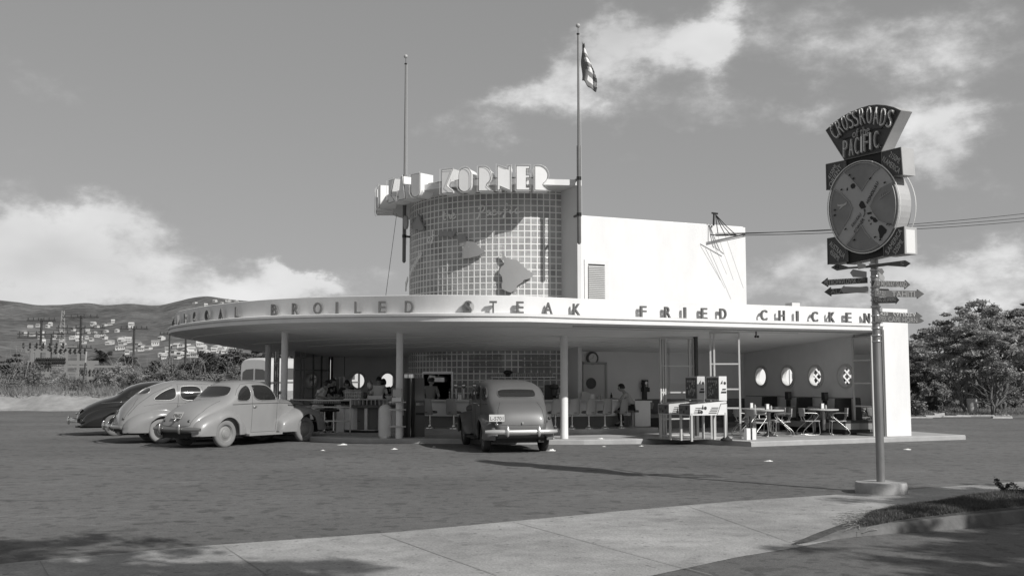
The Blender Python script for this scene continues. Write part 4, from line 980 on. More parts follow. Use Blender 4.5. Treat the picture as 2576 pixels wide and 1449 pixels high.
def wheel(x, y, r_, side, parent, tyre, hubm, capm):
    ax = (Vector((1, 0, 0)), Vector((0, 0, 1)), Vector((0, side, 0))); c = (x, y, r_-0.012)
    mb = MB(local=True); mb.lathe([(r_*.60, .035), (r_*.64, .07), (r_*.80, .088), (r_*.93, .075), (r_*.99, .045), (r_, 0), (r_*.99, -.045), (r_*.93, -.075), (r_*.8, -.085), (r_*.6, -.07)], c, 40, ax, full=False)
    w = mb.build('wheel', tyre, parent, smooth=True, auto=R(50))
    mb = MB(local=True); mb.lathe([(r_*.62, .06), (r_*.59, .05), (r_*.56, .02), (r_*.45, .03), (r_*.40, .045), (.0, .045)], c, 32, ax, full=False); mb.build('rim', hubm, w, smooth=True, auto=R(30))
    mb = MB(local=True); mb.lathe([(r_*.36, .045), (r_*.345, .06), (r_*.27, .075), (r_*.25, .072), (r_*.22, .085), (.0, .098)], c, 28, ax, full=False); mb.build('hubcap', capm, w, smooth=True, auto=R(40))
    return w
def bumper(xc, z, half, parent, fm, sgn_, guards=(0.35,), gh=0.20, bend=0.20, h=0.055):
    mb = MB(local=True); rows = []
    prof = [(0.0, -h), (0.025, -h*0.8), (0.04, 0), (0.025, h*.8), (0.0, h), (-0.01, h*.8), (-0.01, -h*.8), (0, -h)]
    for i in range(33):
        t = -1+i/16; y = t*half; x = xc-sgn_*bend*abs(t)**3.2; taper = 1-0.35*max(0, abs(t)-.8)/.2
        rows.append([Vector((x+sgn_*a, y, z+b*taper)) for a, b in prof])
    mb.grid(rows); mb.add(rows[0], [tuple(range(7))]); mb.add(rows[-1], [tuple(range(7))[::-1]])
    o = mb.build('bumper', fm, parent, smooth=True, auto=R(50))
    for g in guards:
        for s in (-1, 1):
            mb = MB(local=True); x = xc+sgn_*0.045
            mb.tube([(x-sgn_*.03, s*g, z-gh*.55), (x, s*g, z-gh*.4), (x+sgn_*.012, s*g, z), (x, s*g, z+gh*.55), (x-sgn_*.03, s*g, z+gh*.75)], [.012, .03, .036, .026, .010], 10)
            mb.build('bumper_guard', fm, o, smooth=True)
    for s in (-1, 1):
        mb = MB(local=True); mb.box(min(xc, xc-sgn_*.4), max(xc, xc-sgn_*.4), s*.38-.02, s*.38+.02, z-.02, z+.01); mb.build('bumper_bracket', dark, o)
    return o
def make_car(name, label, loc, head, S):
    t = thing(name, label, 'car', loc, 'cars parked at the kerb of the drive-in', head)
    pm, cm = S['paint'], S.get('chrome', chrome)
    body = hull(S['zt'], S['zs'], S['w'], S['zb'], S['zt'][0][0], S['zt'][-1][0], 90, S.get('ex', 2.4)).build('body', pm, t, smooth=True, auto=R(50))
    pr = Proj(body)
    for s in (1, -1):
        for (k, F) in (('rear_fender', S['rf']), ('front_fender', S['ff'])):
            o = fender(F['zt'], F['yo'], F['yin'], F['ax'], F['ra'], S['wr'], F['zl'], s).build(k, pm, t, smooth=True, auto=R(55))
            if s == -1 or True:
                pass
        mb = MB(local=True); a, b = S['rb']; mb.box(a, b, *(sorted((s*.64, s*.85))), .25, .30); mb.build('running_board', S.get('rbm', dark), t)
    # dark box added beneath the body to block light
    mb = MB(local=True); xa, xb = S['zt'][0][0]+.12, S['zt'][-1][0]-.15
    mb.box(xa, xb, -.60, .60, .24, .52); mb.box(S['rf']['ax']-.42, S['rf']['ax']+.42, -.80, .80, .36, .60) if False else None
    mb.build('under_light_block', dark, t)
    mb = MB(local=True); mb.tube([(S['rf']['ax'], -.7, .32), (S['rf']['ax'], -.12, .32), (S['rf']['ax'], 0, .32), (S['rf']['ax'], .12, .32), (S['rf']['ax'], .7, .32)], [.04, .045, .13, .045, .04], 10); mb.tube([(S['ff']['ax'], -.7, .3), (S['ff']['ax'], .7, .3)], .035, 8); mb.tube([(S['zt'][0][0]-.02, -.42, .28), (.2, -.4, .25)], .028, 8); mb.build('axle', dark, t)
    for axx in (S['rf']['ax'], S['ff']['ax']):
        for s in (1, -1): wheel(axx, s*S['tr'], S['wr'], s, t, S['tyre'], S['hub'], S['cap'])
    for (pts, ax, *lb) in S['win']: window(pr, pts, ax, t, S.get('wf', pm), S.get('wfr', 0.011), lb[0] if lb else None)
    for (pts, ax) in S.get('seams', []): line(pr, pts, ax, t, seam, 0.0042)
    for (pts, ax) in S.get('mould', []): line(pr, pts, ax, t, S.get('mm', cm), 0.008, 'side_moulding', 0.002)
    if S.get('hinge'):
        pass
    bumper(S['bx'][0], S['bz'], .86, t, S.get('bm', cm), -1, S.get('guards', (.36,))); bumper(S['bx'][1], S['bz'], .86, t, S.get('bm', cm), 1, (.3,))
    for s in (1, -1):
        h, n = pr.pt(S['dh'][0], S['dh'][1], 'L' if s > 0 else 'R'); mb = MB(local=True)
        mb.tube([h+Vector((0.0, 0, 0)), h+n*.04, h+n*.045+Vector((-.05, 0, .0)), h+n*.035+Vector((-.11, 0, -.002))], [.012, .012, .012, .008], 8); mb.build('door_handle', cm, t, smooth=True)
        # head and tail lamps
        x, y, z = S['tl']; mb = MB(local=True); mb.lathe([(.0, -.05), (.035, -.03), (.04, 0), (.03, .03), (0, .035)], (x, s*y, z), 14, (Vector((0,1,0)), Vector((0,0,1)), Vector((-1,0,0)))); o = mb.build('tail_lamp', mat('tail_lamp_glass', 0.06, 0.2), t, smooth=True)
        x, y, z = S['hl']; mb = MB(local=True); mb.lathe([(.02, -.25), (.08, -.15), (.105, -.03), (.11, 0)], (x, s*y, z), 20, (Vector((0,1,0)), Vector((0,0,1)), Vector((1,0,0)))); o = mb.build('headlamp', pm, t, smooth=True)
        mb = MB(local=True); mb.lathe([(.11, 0), (.10, .02), (.0, .035)], (x, s*y, z), 20, (Vector((0,1,0)), Vector((0,0,1)), Vector((1,0,0)))); mb.build('lens', mat('lamp_glass', 0.5, 0.1, spec=0.8), o, smooth=True)
    # grille bars
    mb = MB(local=True); xg = S['zt'][-1][0]
    for i in range(9):
        z = .48+i*.05; h, n = pr.pt(0, z, 'F'); wv = pchip(S['w'], xg-.06)*0.8*(1-.03*i); P_ = []
        for j in range(9):
            h, n = pr.pt(-wv+2*wv*j/8, z, 'F'); P_.append(h+n*.004)
        mb.tube(P_, .008, 4)
    mb.build('grille', cm, t)
    # number plate
    if S.get('plate'):
        y, z, wv, hv, txt, mode = S['plate']; h, n = pr.pt(y, z, 'B')
        if mode == 'proud': h = Vector((S['zt'][0][0]-0.02, y, z)); n = Vector((-1, 0, 0.0))
        n = Vector((n.x, n.y*.3, n.z)).normalized(); X = UP.cross(n).normalized(); Y = n.cross(X); c = h+n*.03; mb = MB(local=True)
        mb.prism([c+X*a*wv/2+Y*b*hv/2 for a, b in ((-1,-1),(1,-1),(1,1),(-1,1))], -n*.008); o = mb.build('number_plate', S['platem'][0], t)
        mb = MB(local=True); put_text(mb, txt, c-Y*hv*.08, X, Y, wv*.86, hv*.55, .003, 0.012, n); mb.build('number', S['platem'][1], o)
        mb = MB(local=True); mb.tube([c-Y*hv*.5, c-Y*(hv*.5+.05)-n*.03], .02, 6); mb.ball(c-Y*(hv*.5+.07), .035, 12); mb.build('plate_lamp', cm, o, smooth=True)
    return t, pr
tyre_d = mat('tyre_dusty', 0.20, 0.9, var=0.1, vs=9); tyre_k = mat('tyre_black', 0.035, 0.75, var=0.25, vs=9)
lowbar = lambda a, b: [(a, .30), (b, .30)]
# --- light grey coupe in front ------------------------------------------------
p3 = mat('coupe_paint', 0.27, 0.34, var=0.05, vs=2, coat=0.5); p3d = mat('coupe_wheel_paint', 0.24, 0.6)
COUPE = dict(paint=p3, wr=.352, tr=.71, tyre=tyre_d, hub=p3d, cap=p3d, bm=mat('dull_chrome', 0.33, 0.28, metal=0.8), mm=mat('moulding_dark', 0.05, 0.4), chrome=mat('dull_chrome2', 0.5, 0.25, metal=0.9),
  zt=[(-2.36,.58),(-2.32,.74),(-2.2,.89),(-2.0,1.02),(-1.75,1.12),(-1.5,1.19),(-1.35,1.225),(-1.24,1.285),(-1.06,1.44),(-.90,1.57),(-.68,1.65),(-.35,1.69),(0,1.685),(.2,1.65),(.34,1.55),(.48,1.36),(.58,1.22),(.68,1.195),(1.2,1.17),(1.7,1.12),(2.1,1.04),(2.28,.90),(2.34,.70)],
  zs=[(-2.36,.50),(-2.1,.66),(-1.7,.84),(-1.3,.98),(-1.0,1.05),(.45,1.07),(.8,.99),(2.34,.62)],
  w=[(-2.36,.48),(-2.30,.58),(-2.1,.66),(-1.7,.71),(-1.2,.735),(-.5,.75),(.2,.745),(.5,.70),(.7,.64),(1.3,.52),(1.9,.37),(2.25,.25),(2.34,.16)],
  zb=[(-2.36,.42),(-2.0,.30),(-1,.28),(2.0,.28),(2.34,.42)], ex=[(-2.36,2.4),(-1.5,2.4),(-1.1,2.7),(-.6,3.0),(.3,3.0),(.6,2.2),(2.34,2.0)],
  rf=dict(zt=[(-2.33,.44),(-2.28,.60),(-2.12,.74),(-1.85,.86),(-1.55,.935),(-1.3,.945),(-1.1,.90),(-.9,.78),(-.76,.60),(-.66,.36)], yo=[(-2.33,.62),(-2.25,.78),(-2.0,.86),(-1.5,.90),(-1.0,.89),(-.75,.83),(-.66,.76)], yin=.52, ax=-1.40, ra=.40, zl=.30),
  ff=dict(zt=[(.50,.34),(.52,.62),(.62,.74),(.9,.84),(1.25,.93),(1.6,.965),(1.9,.93),(2.15,.82),(2.34,.62),(2.42,.40)], yo=[(.50,.78),(.58,.86),(.9,.895),(1.5,.905),(2.0,.88),(2.28,.81),(2.42,.68)], yin=.28, ax=1.50, ra=.41, zl=.30),
  rb=(-.66,.54), rbm=p3, win=[([(-.53,1.15),(-.95,1.15),(-1.0,1.19),(-.95,1.33),(-.80,1.47),(-.64,1.54),(-.53,1.56)], s) for s in 'RL']+[([(-.44,1.15),(.40,1.15),(.42,1.20),(.24,1.47),(.14,1.56),(-.42,1.57),(-.44,1.5)], s) for s in 'RL']+[
       ([(-.55,1.245),(.55,1.245),(.50,1.44),(.40,1.53),(-.40,1.53),(-.50,1.44)], 'B', 'wide oval rear window'), ([(.04,1.25),(.56,1.25),(.46,1.54),(.04,1.57)], 'F'), ([(-.04,1.25),(-.56,1.25),(-.46,1.54),(-.04,1.57)], 'F')],
  seams=[([(-.485,1.6),(-.485,1.1),(-.48,.33)], 'R'), ([(.46,1.2),(.45,.8),(.44,.33)], 'R'), ([(-.485,1.6),(-.485,1.1),(-.48,.33)], 'L'), ([(.46,1.2),(.45,.8),(.44,.33)], 'L'), ([(-1.02,1.3),(-.9,1.45),(-.7,1.58),(-.4,1.61),(.1,1.60),(.3,1.48),(.48,1.25)], 'R'), ([(-.48,.335),(.44,.335)], 'R'),
         ([(-.52,1.16),(-.58,.9),(-.50,.56),(0,.52),(.50,.56),(.58,.9),(.52,1.16)], 'B')],
  mould=[([(-1.15,1.065),(-.5,1.08),(.5,1.08),(1.2,1.05),(2.0,.98)], 'R'), ([(-1.15,1.065),(-.5,1.08),(.5,1.08),(1.2,1.05),(2.0,.98)], 'L')],
  bx=(-2.50,2.52), bz=.475, dh=(-.36,1.0), tl=(-2.30,.44,.67), hl=(2.20,.56,.78), plate=(-.02,.80,.34,.19,'E9682','flat'), platem=(mat('plate_paint', 0.42, 0.6), seam))
h3 = R(58); f3 = Vector((math.cos(h3), math.sin(h3), 0)); l3 = Vector((-math.sin(h3), math.cos(h3), 0))
def place(rx, ry, head, S, side=-1):    # so that the wheel contact (rear axle, right side) stands at rx, ry
    f = Vector((math.cos(head), math.sin(head), 0)); l = Vector((-math.sin(head), math.cos(head), 0))
    return Vector((rx, ry, 0))-f*S['rf']['ax']-l*(side*(S['tr']+.05))
car3, pr3 = make_car('parked_car', 'light grey two-door coupe with a dusty finish, nearest of the three at the left', place(-7.27, 26.95, h3, COUPE), h3, COUPE)
mb = MB(local=True)
for i in range(6):
    h, n = pr3.pt(1.05+i*.07, 1.0-.005*i, 'R'); mb.box(h.x-.016, h.x+.016, h.y-.008, h.y+.01, h.z-.025, h.z+.025)
mb.build('bonnet_louvre', seam, car3)
mb = MB(local=True); h, n = pr3.pt(.40, 1.24, 'R'); mb.tube([h, h+n*.12+UP*.05], .008, 5); mb.ball(h+n*.13+UP*.08, .045, 12); mb.build('side_mirror', dark, car3)
# --- glossy grey fastback sedan behind it ------------------------------------
p2 = mat('sedan_paint', 0.25, 0.22, var=0.03, vs=2, coat=0.8)
FAST = dict(COUPE); FAST.update(paint=p2, tyre=mat('tyre_dusty_pale', 0.26, 0.9, var=0.1, vs=9), hub=mat('wheel_disc_dark', 0.05, 0.5), cap=chrome, bm=chrome, wf=mat('window_bead', .5, .4, metal=.5), wfr=.011, chrome=chrome, mm=p2, rbm=p2,
  zt=[(-2.36,.50),(-2.33,.66),(-2.24,.88),(-2.08,1.08),(-1.88,1.26),(-1.65,1.42),(-1.4,1.54),(-1.1,1.63),(-.7,1.685),(-.2,1.69),(.2,1.66),(.4,1.57),(.55,1.38),(.66,1.21),(.76,1.185),(1.3,1.16),(1.9,1.09),(2.15,1.0),(2.28,.88),(2.36,.68)],
  ex=[(-2.36,2.2),(-1.6,2.4),(-.9,2.9),(.3,2.9),(.7,2.2),(2.36,2.0)], zs=[(-2.36,.45),(-2.1,.64),(-1.7,.84),(-1.2,1.0),(-.5,1.05),(.5,1.05),(.8,.98),(2.36,.62)],
  w=[(-2.36,.42),(-2.30,.52),(-2.1,.62),(-1.7,.69),(-1.2,.73),(-.5,.75),(.3,.745),(.6,.68),(.8,.62),(1.4,.50),(2.0,.34),(2.3,.22),(2.36,.15)], zb=[(-2.36,.40),(-2.0,.30),(-1,.28),(2.0,.28),(2.36,.42)],
  rf=dict(zt=[(-2.28,.40),(-2.22,.56),(-2.05,.72),(-1.8,.84),(-1.5,.91),(-1.2,.92),(-1.0,.87),(-.82,.76),(-.70,.58),(-.62,.36)], yo=[(-2.28,.66),(-2.15,.80),(-1.9,.87),(-1.4,.90),(-1.0,.89),(-.75,.83),(-.62,.76)], yin=.52, ax=-1.28, ra=.37, zl=.29),
  win=[([(-.93,1.14),(-1.46,1.14),(-1.52,1.18),(-1.36,1.32),(-1.14,1.44),(-1.0,1.48),(-.93,1.48)], s) for s in 'RL']+[([(-.82,1.14),(-.28,1.14),(-.25,1.3),(-.28,1.53),(-.78,1.53),(-.82,1.45)], s) for s in 'RL']+[([(-.16,1.14),(.46,1.14),(.28,1.46),(.2,1.53),(-.14,1.54)], s) for s in 'RL']+
      [([(-.46,1.30),(-.05,1.30),(-.05,1.47),(-.30,1.47),(-.46,1.38)], 'B'), ([(.46,1.30),(.05,1.30),(.05,1.47),(.30,1.47),(.46,1.38)], 'B'), ([(.04,1.25),(.56,1.25),(.46,1.54),(.04,1.57)], 'F'), ([(-.04,1.25),(-.56,1.25),(-.46,1.54),(-.04,1.57)], 'F')],
  seams=[([(-.875,1.58),(-.875,1.1),(-.90,.9)], 'R'), ([(-.22,1.58),(-.22,1.1),(-.22,.36)], 'R'), ([(-.87,1.57),(-.2,1.58),(.2,1.55)], 'R'), ([(-1.0,1.56),(-1.5,1.34),(-1.9,1.04),(-2.15,.75)], 'R'), ([(-.40,1.20),(-.52,1.0),(-.55,.6)], 'B'), ([(.40,1.20),(.52,1.0),(.55,.6)], 'B')],
  mould=[([(-1.75,1.0),(-1.4,1.06),(-.9,1.08),(.9,1.08),(1.5,1.04),(2.1,.97)], 'R')], bx=(-2.55,2.54), bz=.46, dh=(-.78,1.0), tl=(-2.24,.52,.66), hl=(2.20,.56,.78), plate=(.30,.80,.30,.15,'51-402','flat'), platem=(mat('plate_worn', 0.2, 0.6), seam))
h2 = R(31)
make_car('parked_car', 'shiny grey fastback sedan with a chromed teardrop quarter window, middle car of the row', place(-9.42, 28.6, h2, FAST), h2, FAST)
# --- black torpedo coupe ------------------------------------------------------
p1 = mat('black_car_paint', 0.012, 0.12, coat=1.0)
BLK = dict(FAST); BLK.update(paint=p1, wf=p1, hub=p1, cap=chrome, rbm=p1, mm=chrome, tyre=mat('tyre_side_dusty', 0.15, 0.9, var=0.15, vs=9), win=[([(-.55,1.14),(-1.0,1.14),(-.98,1.22),(-.8,1.38),(-.55,1.45)], s) for s in 'RL']+[([(-.42,1.14),(.84,1.14),(.66,1.46),(.58,1.50),(-.36,1.50)], s) for s in 'RL']+[([(-.42,1.26),(.42,1.26),(.38,1.38),(-.38,1.38)], 'B'), ([(.04,1.25),(.56,1.25),(.46,1.54),(.04,1.57)], 'F'), ([(-.04,1.25),(-.56,1.25),(-.46,1.54),(-.04,1.57)], 'F')],
  zt=[(-2.40,.52),(-2.36,.66),(-2.2,.84),(-1.95,.99),(-1.65,1.11),(-1.40,1.18),(-1.3,1.22),(-1.12,1.36),(-.85,1.51),(-.5,1.61),(-.1,1.65),(.3,1.64),(.55,1.58),(.72,1.45),(.9,1.25),(.98,1.18),(1.1,1.165),(1.5,1.14),(1.9,1.08),(2.15,1.0),(2.28,.88),(2.36,.68)],
  zs=[(-2.40,.47),(-2.1,.66),(-1.7,.82),(-1.2,.93),(-.5,1.02),(.9,1.04),(1.2,.96),(2.36,.62)], w=[(-2.40,.44),(-2.34,.54),(-2.1,.64),(-1.7,.72),(-1.2,.76),(-.5,.77),(.3,.76),(.9,.70),(1.1,.63),(1.6,.48),(2.1,.32),(2.3,.22),(2.36,.15)],
  seams=[([(-.48,1.50),(-.48,1.1),(-.5,.5)], 'R'), ([(-2.2,.80),(-1.9,.88),(-1.5,.95)], 'R')], mould=[([(-1.7,.98),(-1.2,1.02),(-.4,1.04),(.9,1.04)], 'R')], plate=(-.3,.75,.32,.15,'C-118','flat'), bx=(-2.58,2.54))
h1 = R(22)
make_car('parked_car', 'glossy black car with a long sloping tail, leftmost of the row', place(-12.1, 32.4, h1, BLK), h1, BLK)
# --- mid grey older sedan, seen from behind -----------------------------------
p4 = mat('old_sedan_paint', 0.115, 0.42, var=0.05, vs=2, coat=0.2)
OLD = dict(COUPE); OLD.update(paint=p4, tyre=tyre_k, hub=p4, cap=chrome, bm=mat('bumper_chrome', .85, .32, metal=.75), chrome=chrome, mm=chrome, rbm=dark, wr=.352, tr=.70,
  zt=[(-2.18,.62),(-2.16,.74),(-2.10,.90),(-2.0,1.05),(-1.88,1.15),(-1.78,1.20),(-1.68,1.28),(-1.52,1.44),(-1.35,1.56),(-1.1,1.645),(-.6,1.69),(0,1.70),(.4,1.68),(.6,1.62),(.74,1.48),(.88,1.25),(.95,1.17),(1.1,1.15),(1.5,1.13),(1.9,1.08),(2.1,1.03),(2.2,.88),(2.24,.6)],
  zs=[(-2.18,.55),(-2.1,.70),(-1.9,.90),(-1.5,1.08),(-1.0,1.14),(.8,1.12),(1.1,.98),(2.24,.6)],
  w=[(-2.18,.50),(-2.12,.58),(-2.0,.64),(-1.7,.685),(-1.2,.71),(-.5,.72),(.3,.71),(.8,.66),(1.0,.58),(1.5,.42),(2.0,.28),(2.24,.2)], zb=[(-2.18,.42),(-2.0,.32),(2.0,.30),(2.24,.42)], ex=[(-2.18,3.0),(-1.2,4.2),(.6,3.8),(1.0,2.2),(2.24,2.0)],
  rf=dict(zt=[(-2.14,.40),(-2.08,.56),(-1.95,.72),(-1.75,.84),(-1.5,.91),(-1.25,.92),(-1.05,.86),(-.88,.74),(-.76,.56),(-.68,.36)], yo=[(-2.14,.66),(-2.05,.78),(-1.85,.85),(-1.4,.875),(-1.0,.86),(-.78,.80),(-.68,.74)], yin=.56, ax=-1.38, ra=.40, zl=.30),
  ff=dict(zt=[(.62,.36),(.64,.46),(.72,.60),(.95,.76),(1.25,.87),(1.55,.90),(1.85,.86),(2.1,.72),(2.25,.52),(2.30,.38)], yo=[(.62,.74),(.70,.82),(.95,.87),(1.5,.88),(2.0,.85),(2.2,.78),(2.30,.68)], yin=.26, ax=1.46, ra=.40, zl=.32),
  win=[([(-1.5,1.20),(-.85,1.20),(-.85,1.52),(-1.15,1.52),(-1.40,1.40)], s) for s in 'RL']+[([(-.75,1.20),(-.05,1.20),(-.05,1.54),(-.75,1.54)], s) for s in 'RL']+[([(.05,1.20),(.72,1.20),(.58,1.52),(.05,1.54)], s) for s in 'RL']+
      [([(-.46,1.31),(-.40,1.275),(.40,1.275),(.46,1.31),(.46,1.42),(.40,1.475),(-.40,1.475),(-.46,1.42)], 'B', 'wide rounded rear window'), ([(.04,1.25),(.52,1.25),(.46,1.54),(.04,1.57)], 'F'), ([(-.04,1.25),(-.52,1.25),(-.46,1.54),(-.04,1.57)], 'F')],
  seams=[([(-.80,1.58),(-.80,.4)], 'L'), ([(0,1.58),(0,.4)], 'L'), ([(.85,1.2),(.85,.4)], 'L'), ([(-.45,1.17),(-.53,1.0),(-.55,.8),(-.56,.68)], 'B'), ([(.45,1.17),(.53,1.0),(.55,.8),(.56,.68)], 'B'), ([(-.52,.655),(0,.64),(.52,.655)], 'B')],
  mould=[([(-1.6,1.12),(.8,1.10),(2.0,.98)], 'L')], bx=(-2.34,2.45), bz=.50, dh=(-.70,1.08), tl=(-2.02,.70,.80), hl=(2.02,.50,.92), plate=(.60,.82,.36,.16,'L-5701','proud'), platem=(mat('plate_white', 0.55, 0.6), mat('plate_number', 0.1, 0.6)), guards=(.37,))
h4 = R(102)
f4 = Vector((math.cos(h4), math.sin(h4), 0)); mid = Vector((.06, 25.45, 0))
car4, pr4 = make_car('parked_car', 'dull grey sedan seen from behind, parked alone before the counter stools', mid-f4*OLD['rf']['ax'], h4, OLD)
mb = MB(local=True); h, n = pr4.pt(-.02, .70, 'B'); mb.tube([h, h+n*.04, h+n*.045-UP*.03], .014, 8); mb.build('boot_handle', chrome, car4)
# --- bus behind the lot ---------------------------------------------------------
bus = thing('bus', 'pale bus with a rounded roof and divided windscreen passing behind the bushes', 'bus', Q(640, 955, 62)-UP*1.7)
bx = Vector(bus.location); hb = R(-116); OFF[bus.name] = Vector(); bus.rotation_euler = (0, 0, hb)
mb = MB(local=True); rows = []
for x, f in ((-9.0, .9), (-8.9, 1.0), (-.9, 1.0), (-.35, .985), (-.1, .93), (0, .84)):
    r_ = []
    for k in range(15):
        a = math.pi*k/14; r_.append(Vector((x, -1.2*f*math.copysign(abs(math.cos(a))**.45, math.cos(a)), 2.15+.85*(f if x > -1 else 1)*math.sin(a)**.6)))
    r_ = [Vector((x, -1.2*f, .42))]+r_+[Vector((x, 1.2*f, .42))]; rows.append(r_)
mb.grid(rows); mb.add(rows[-1], [tuple(range(17))]); mb.add(rows[0], [tuple(range(17))[::-1]]); mb.build('body', mat('bus_paint', 0.52, 0.4, var=0.05), bus, smooth=True, auto=R(40))
mb = MB(local=True); mb.box(-9, .03, -1.22, 1.22, 1.50, 1.58); mb.build('waist_band', mat('bus_band', 0.12, 0.5), bus)
for s in (-1, 1):
    mb = MB(local=True); mb.prism([(0.0, s*.07, 1.72), (0, s*.88, 1.72), (0, s*.84, 2.16), (0, s*.62, 2.30), (0, s*.07, 2.34)], (.022, 0, 0)); mb.build('windscreen', mat('bus_glass', 0.10, 0.15), bus)
    for i in range(8):
        mb = MB(local=True); x = -1.3-i*.92; mb.box(x-.78, x, *sorted((s*1.19, s*1.215)), 1.72, 2.38); mb.build('window', mat('bus_glass', 0.10, 0.15), bus)
    for x in (-1.6, -6.8):
        wheel(x, s*1.05, .5, s, bus, tyre_k, p4, chrome)
mb = MB(local=True); mb.box(-.05, .12, -1.1, 1.1, .45, .62); mb.build('bumper', chrome, bus)
bus.location = bx
# ================================================================== hills, houses, far scenery
RIDGE = [(-3200,800),(-1500,760),(-600,775),(-200,745),(36,762),(90,768),(150,769),(210,766),(260,772),(330,768),(390,771),(440,762),(480,754),(515,751),(560,756),(620,760),(700,766),(800,790),(950,820),(1200,870),(1500,905),(1900,925),(2600,930),(4000,935)]
def ridge_slope(u): return (955-pchip([(a, b) for a, b in RIDGE], u))/2650
HP = [(90, 0.0), (500, 0.0), (700, .006), (900, .035), (1200, .12), (1600, .285), (2000, .50), (2400, .76), (2800, 1.0), (3200, .98), (3600, .7)]
def hill_z(u, y):
    f = pchip(HP, y); k = ridge_slope(u)*(2800); xw = (u-1288)/2650*y
    nz = noise.noise(Vector((xw*.0022, y*.0016, 0)))*.09+noise.noise(Vector((xw*.007, y*.004, 3)))*.045+noise.noise(Vector((xw*.02, y*.012, 7)))*.018
    sad = -0.05*math.exp(-((u-300)/200)**2)*math.exp(-((y-1900)/300)**2)+.06*math.exp(-((u-430)/110)**2)*math.exp(-((y-1500)/120)**2)
    return max(-.2, (k*(f+sad+nz*min(1, f*3)*(1 if y < 2600 else .35)))*1.0+CAMZ*min(1, f*4))
m = MB(); rows = []
for y in [90, 200, 350, 500]+[560+i*45 for i in range(50)]+[2850, 2950, 3100, 3300, 3600]:
    rows.append([Vector(((u-1288)/2650*y, y, hill_z(u, y) if y > 90 else -.3)) for u in [-3200+i*60 for i in range(45)]+[-500+i*10 for i in range(130)]+[800+i*60 for i in range(50)]])
m.grid(rows)
def hill_extra(nt, b, tc):
    L = nt.links.new
    def nz(scale, det, lo, hi, a, c):
        n = N(nt, 'ShaderNodeTexNoise'); n.inputs['Scale'].default_value = scale; n.inputs['Detail'].default_value = det; n.inputs['Roughness'].default_value = .65; L(tc.outputs['Object'], n.inputs['Vector'])
        r = N(nt, 'ShaderNodeMapRange'); L(n.outputs['Fac'], r.inputs[0]); r.inputs[1].default_value = lo; r.inputs[2].default_value = hi; r.inputs[3].default_value = a; r.inputs[4].default_value = c; return r.outputs[0]
    m1 = N(nt, 'ShaderNodeMath', operation='MULTIPLY'); L(nz(.0045, 6, .35, .65, .6, 1.25), m1.inputs[0]); L(nz(.05, 8, .35, .65, .5, 1.45), m1.inputs[1])
    m2 = N(nt, 'ShaderNodeMath', operation='MULTIPLY'); L(m1.outputs[0], m2.inputs[0]); m2.inputs[1].default_value = .12
    c = N(nt, 'ShaderNodeCombineXYZ')
    for i in range(3): L(m2.outputs[0], c.inputs[i])
    L(c.outputs[0], b.inputs['Base Color'])
tag(m.build('hills', mat('hill_scrub', .1, 1.0, extra=hill_extra), smooth=True), kind='structure')
def hill_hit(u, v):
    k = (955-v)/2650; lo = 130; y = 130
    while y < 2790:
        if hill_z(u, y)-CAMZ >= k*y: break
        y += 6
    return Vector(((u-1288)/2650*y, y, hill_z(u, y)))
hw = mat('far_house_wall', .5, .7); hr = mat('far_house_roof', .24, .8); hr2 = mat('far_house_roof_pale', .52, .8)

def far_house(kind, wv, hv, dv, par):
    """one small hipped or gabled house, two materials"""
    mb = MB(local=True); mb.mi = 0; mb.box(-wv/2, wv/2, -dv/2, dv/2, -2.5, hv); mb.mi = 1
    o = .5
    if kind == 'hip': mb.add([(-wv/2-o, -dv/2-o, hv), (wv/2+o, -dv/2-o, hv), (wv/2+o, dv/2+o, hv), (-wv/2-o, dv/2+o, hv), (-wv/4, 0, hv+hv*.55), (wv/4, 0, hv+hv*.55)], [(0,1,5,4),(1,2,5),(2,3,4,5),(3,0,4),(0,3,2,1)])
    else: mb.add([(-wv/2-o, -dv/2-o, hv), (wv/2+o, -dv/2-o, hv), (wv/2+o, dv/2+o, hv), (-wv/2-o, dv/2+o, hv), (-wv/2-o, 0, hv*1.7), (wv/2+o, 0, hv*1.7)], [(0,1,5,4),(2,3,4,5),(1,2,5),(3,0,4),(0,3,2,1)])
    mb.mi = 2
    for i in (-1, 0, 1): mb.add([(i*wv*.28-.7, -dv/2-.03, hv*.35), (i*wv*.28+.7, -dv/2-.03, hv*.35), (i*wv*.28+.7, -dv/2-.03, hv*.8), (i*wv*.28-.7, -dv/2-.03, hv*.8)], [(0,1,2,3)])
    return mb.build('house', [hw, hr if par else hr2, mat('far_window', .06, .4)])
rh = random.Random(5)
CL = [ # (u0,u1,v0,v1,count,label,group)
 (485,600,757,768,9,'tiny pale house high on the hilltop at the ridge','houses on the hilltop'), (510,560,768,775,3,'tiny pale house just below the hilltop row','houses below the hilltop'),
 (215,330,812,838,10,'white house in the bright upper cluster on the hillside','houses in the bright upper cluster'), (65,130,820,828,4,'small pale house above the left utility pole on the slope','houses on the upper left slope'),
 (50,205,832,868,14,'small pale house on the left slope behind the power poles','houses on the left slope'), (200,335,836,872,14,'small pale house in the middle of the slope between the poles','houses in the middle slope'),
 (300,420,854,884,10,'pale house in the crowded row under the dark spur','houses under the dark spur'), (290,480,878,905,15,'white house low on the slope right of the palm trees','houses right of the palms'),
 (420,600,872,890,18,'small white house seen under the canopy edge','houses seen under the canopy edge'), (480,590,888,900,6,'pale house above the dark bushes under the canopy','houses above the dark bushes')]
protos = []
ORD = ['first', 'second', 'third', 'fourth', 'fifth', 'sixth', 'seventh', 'eighth', 'ninth', 'tenth', 'eleventh', 'twelfth']+['%dth' % k for k in range(13, 40)]
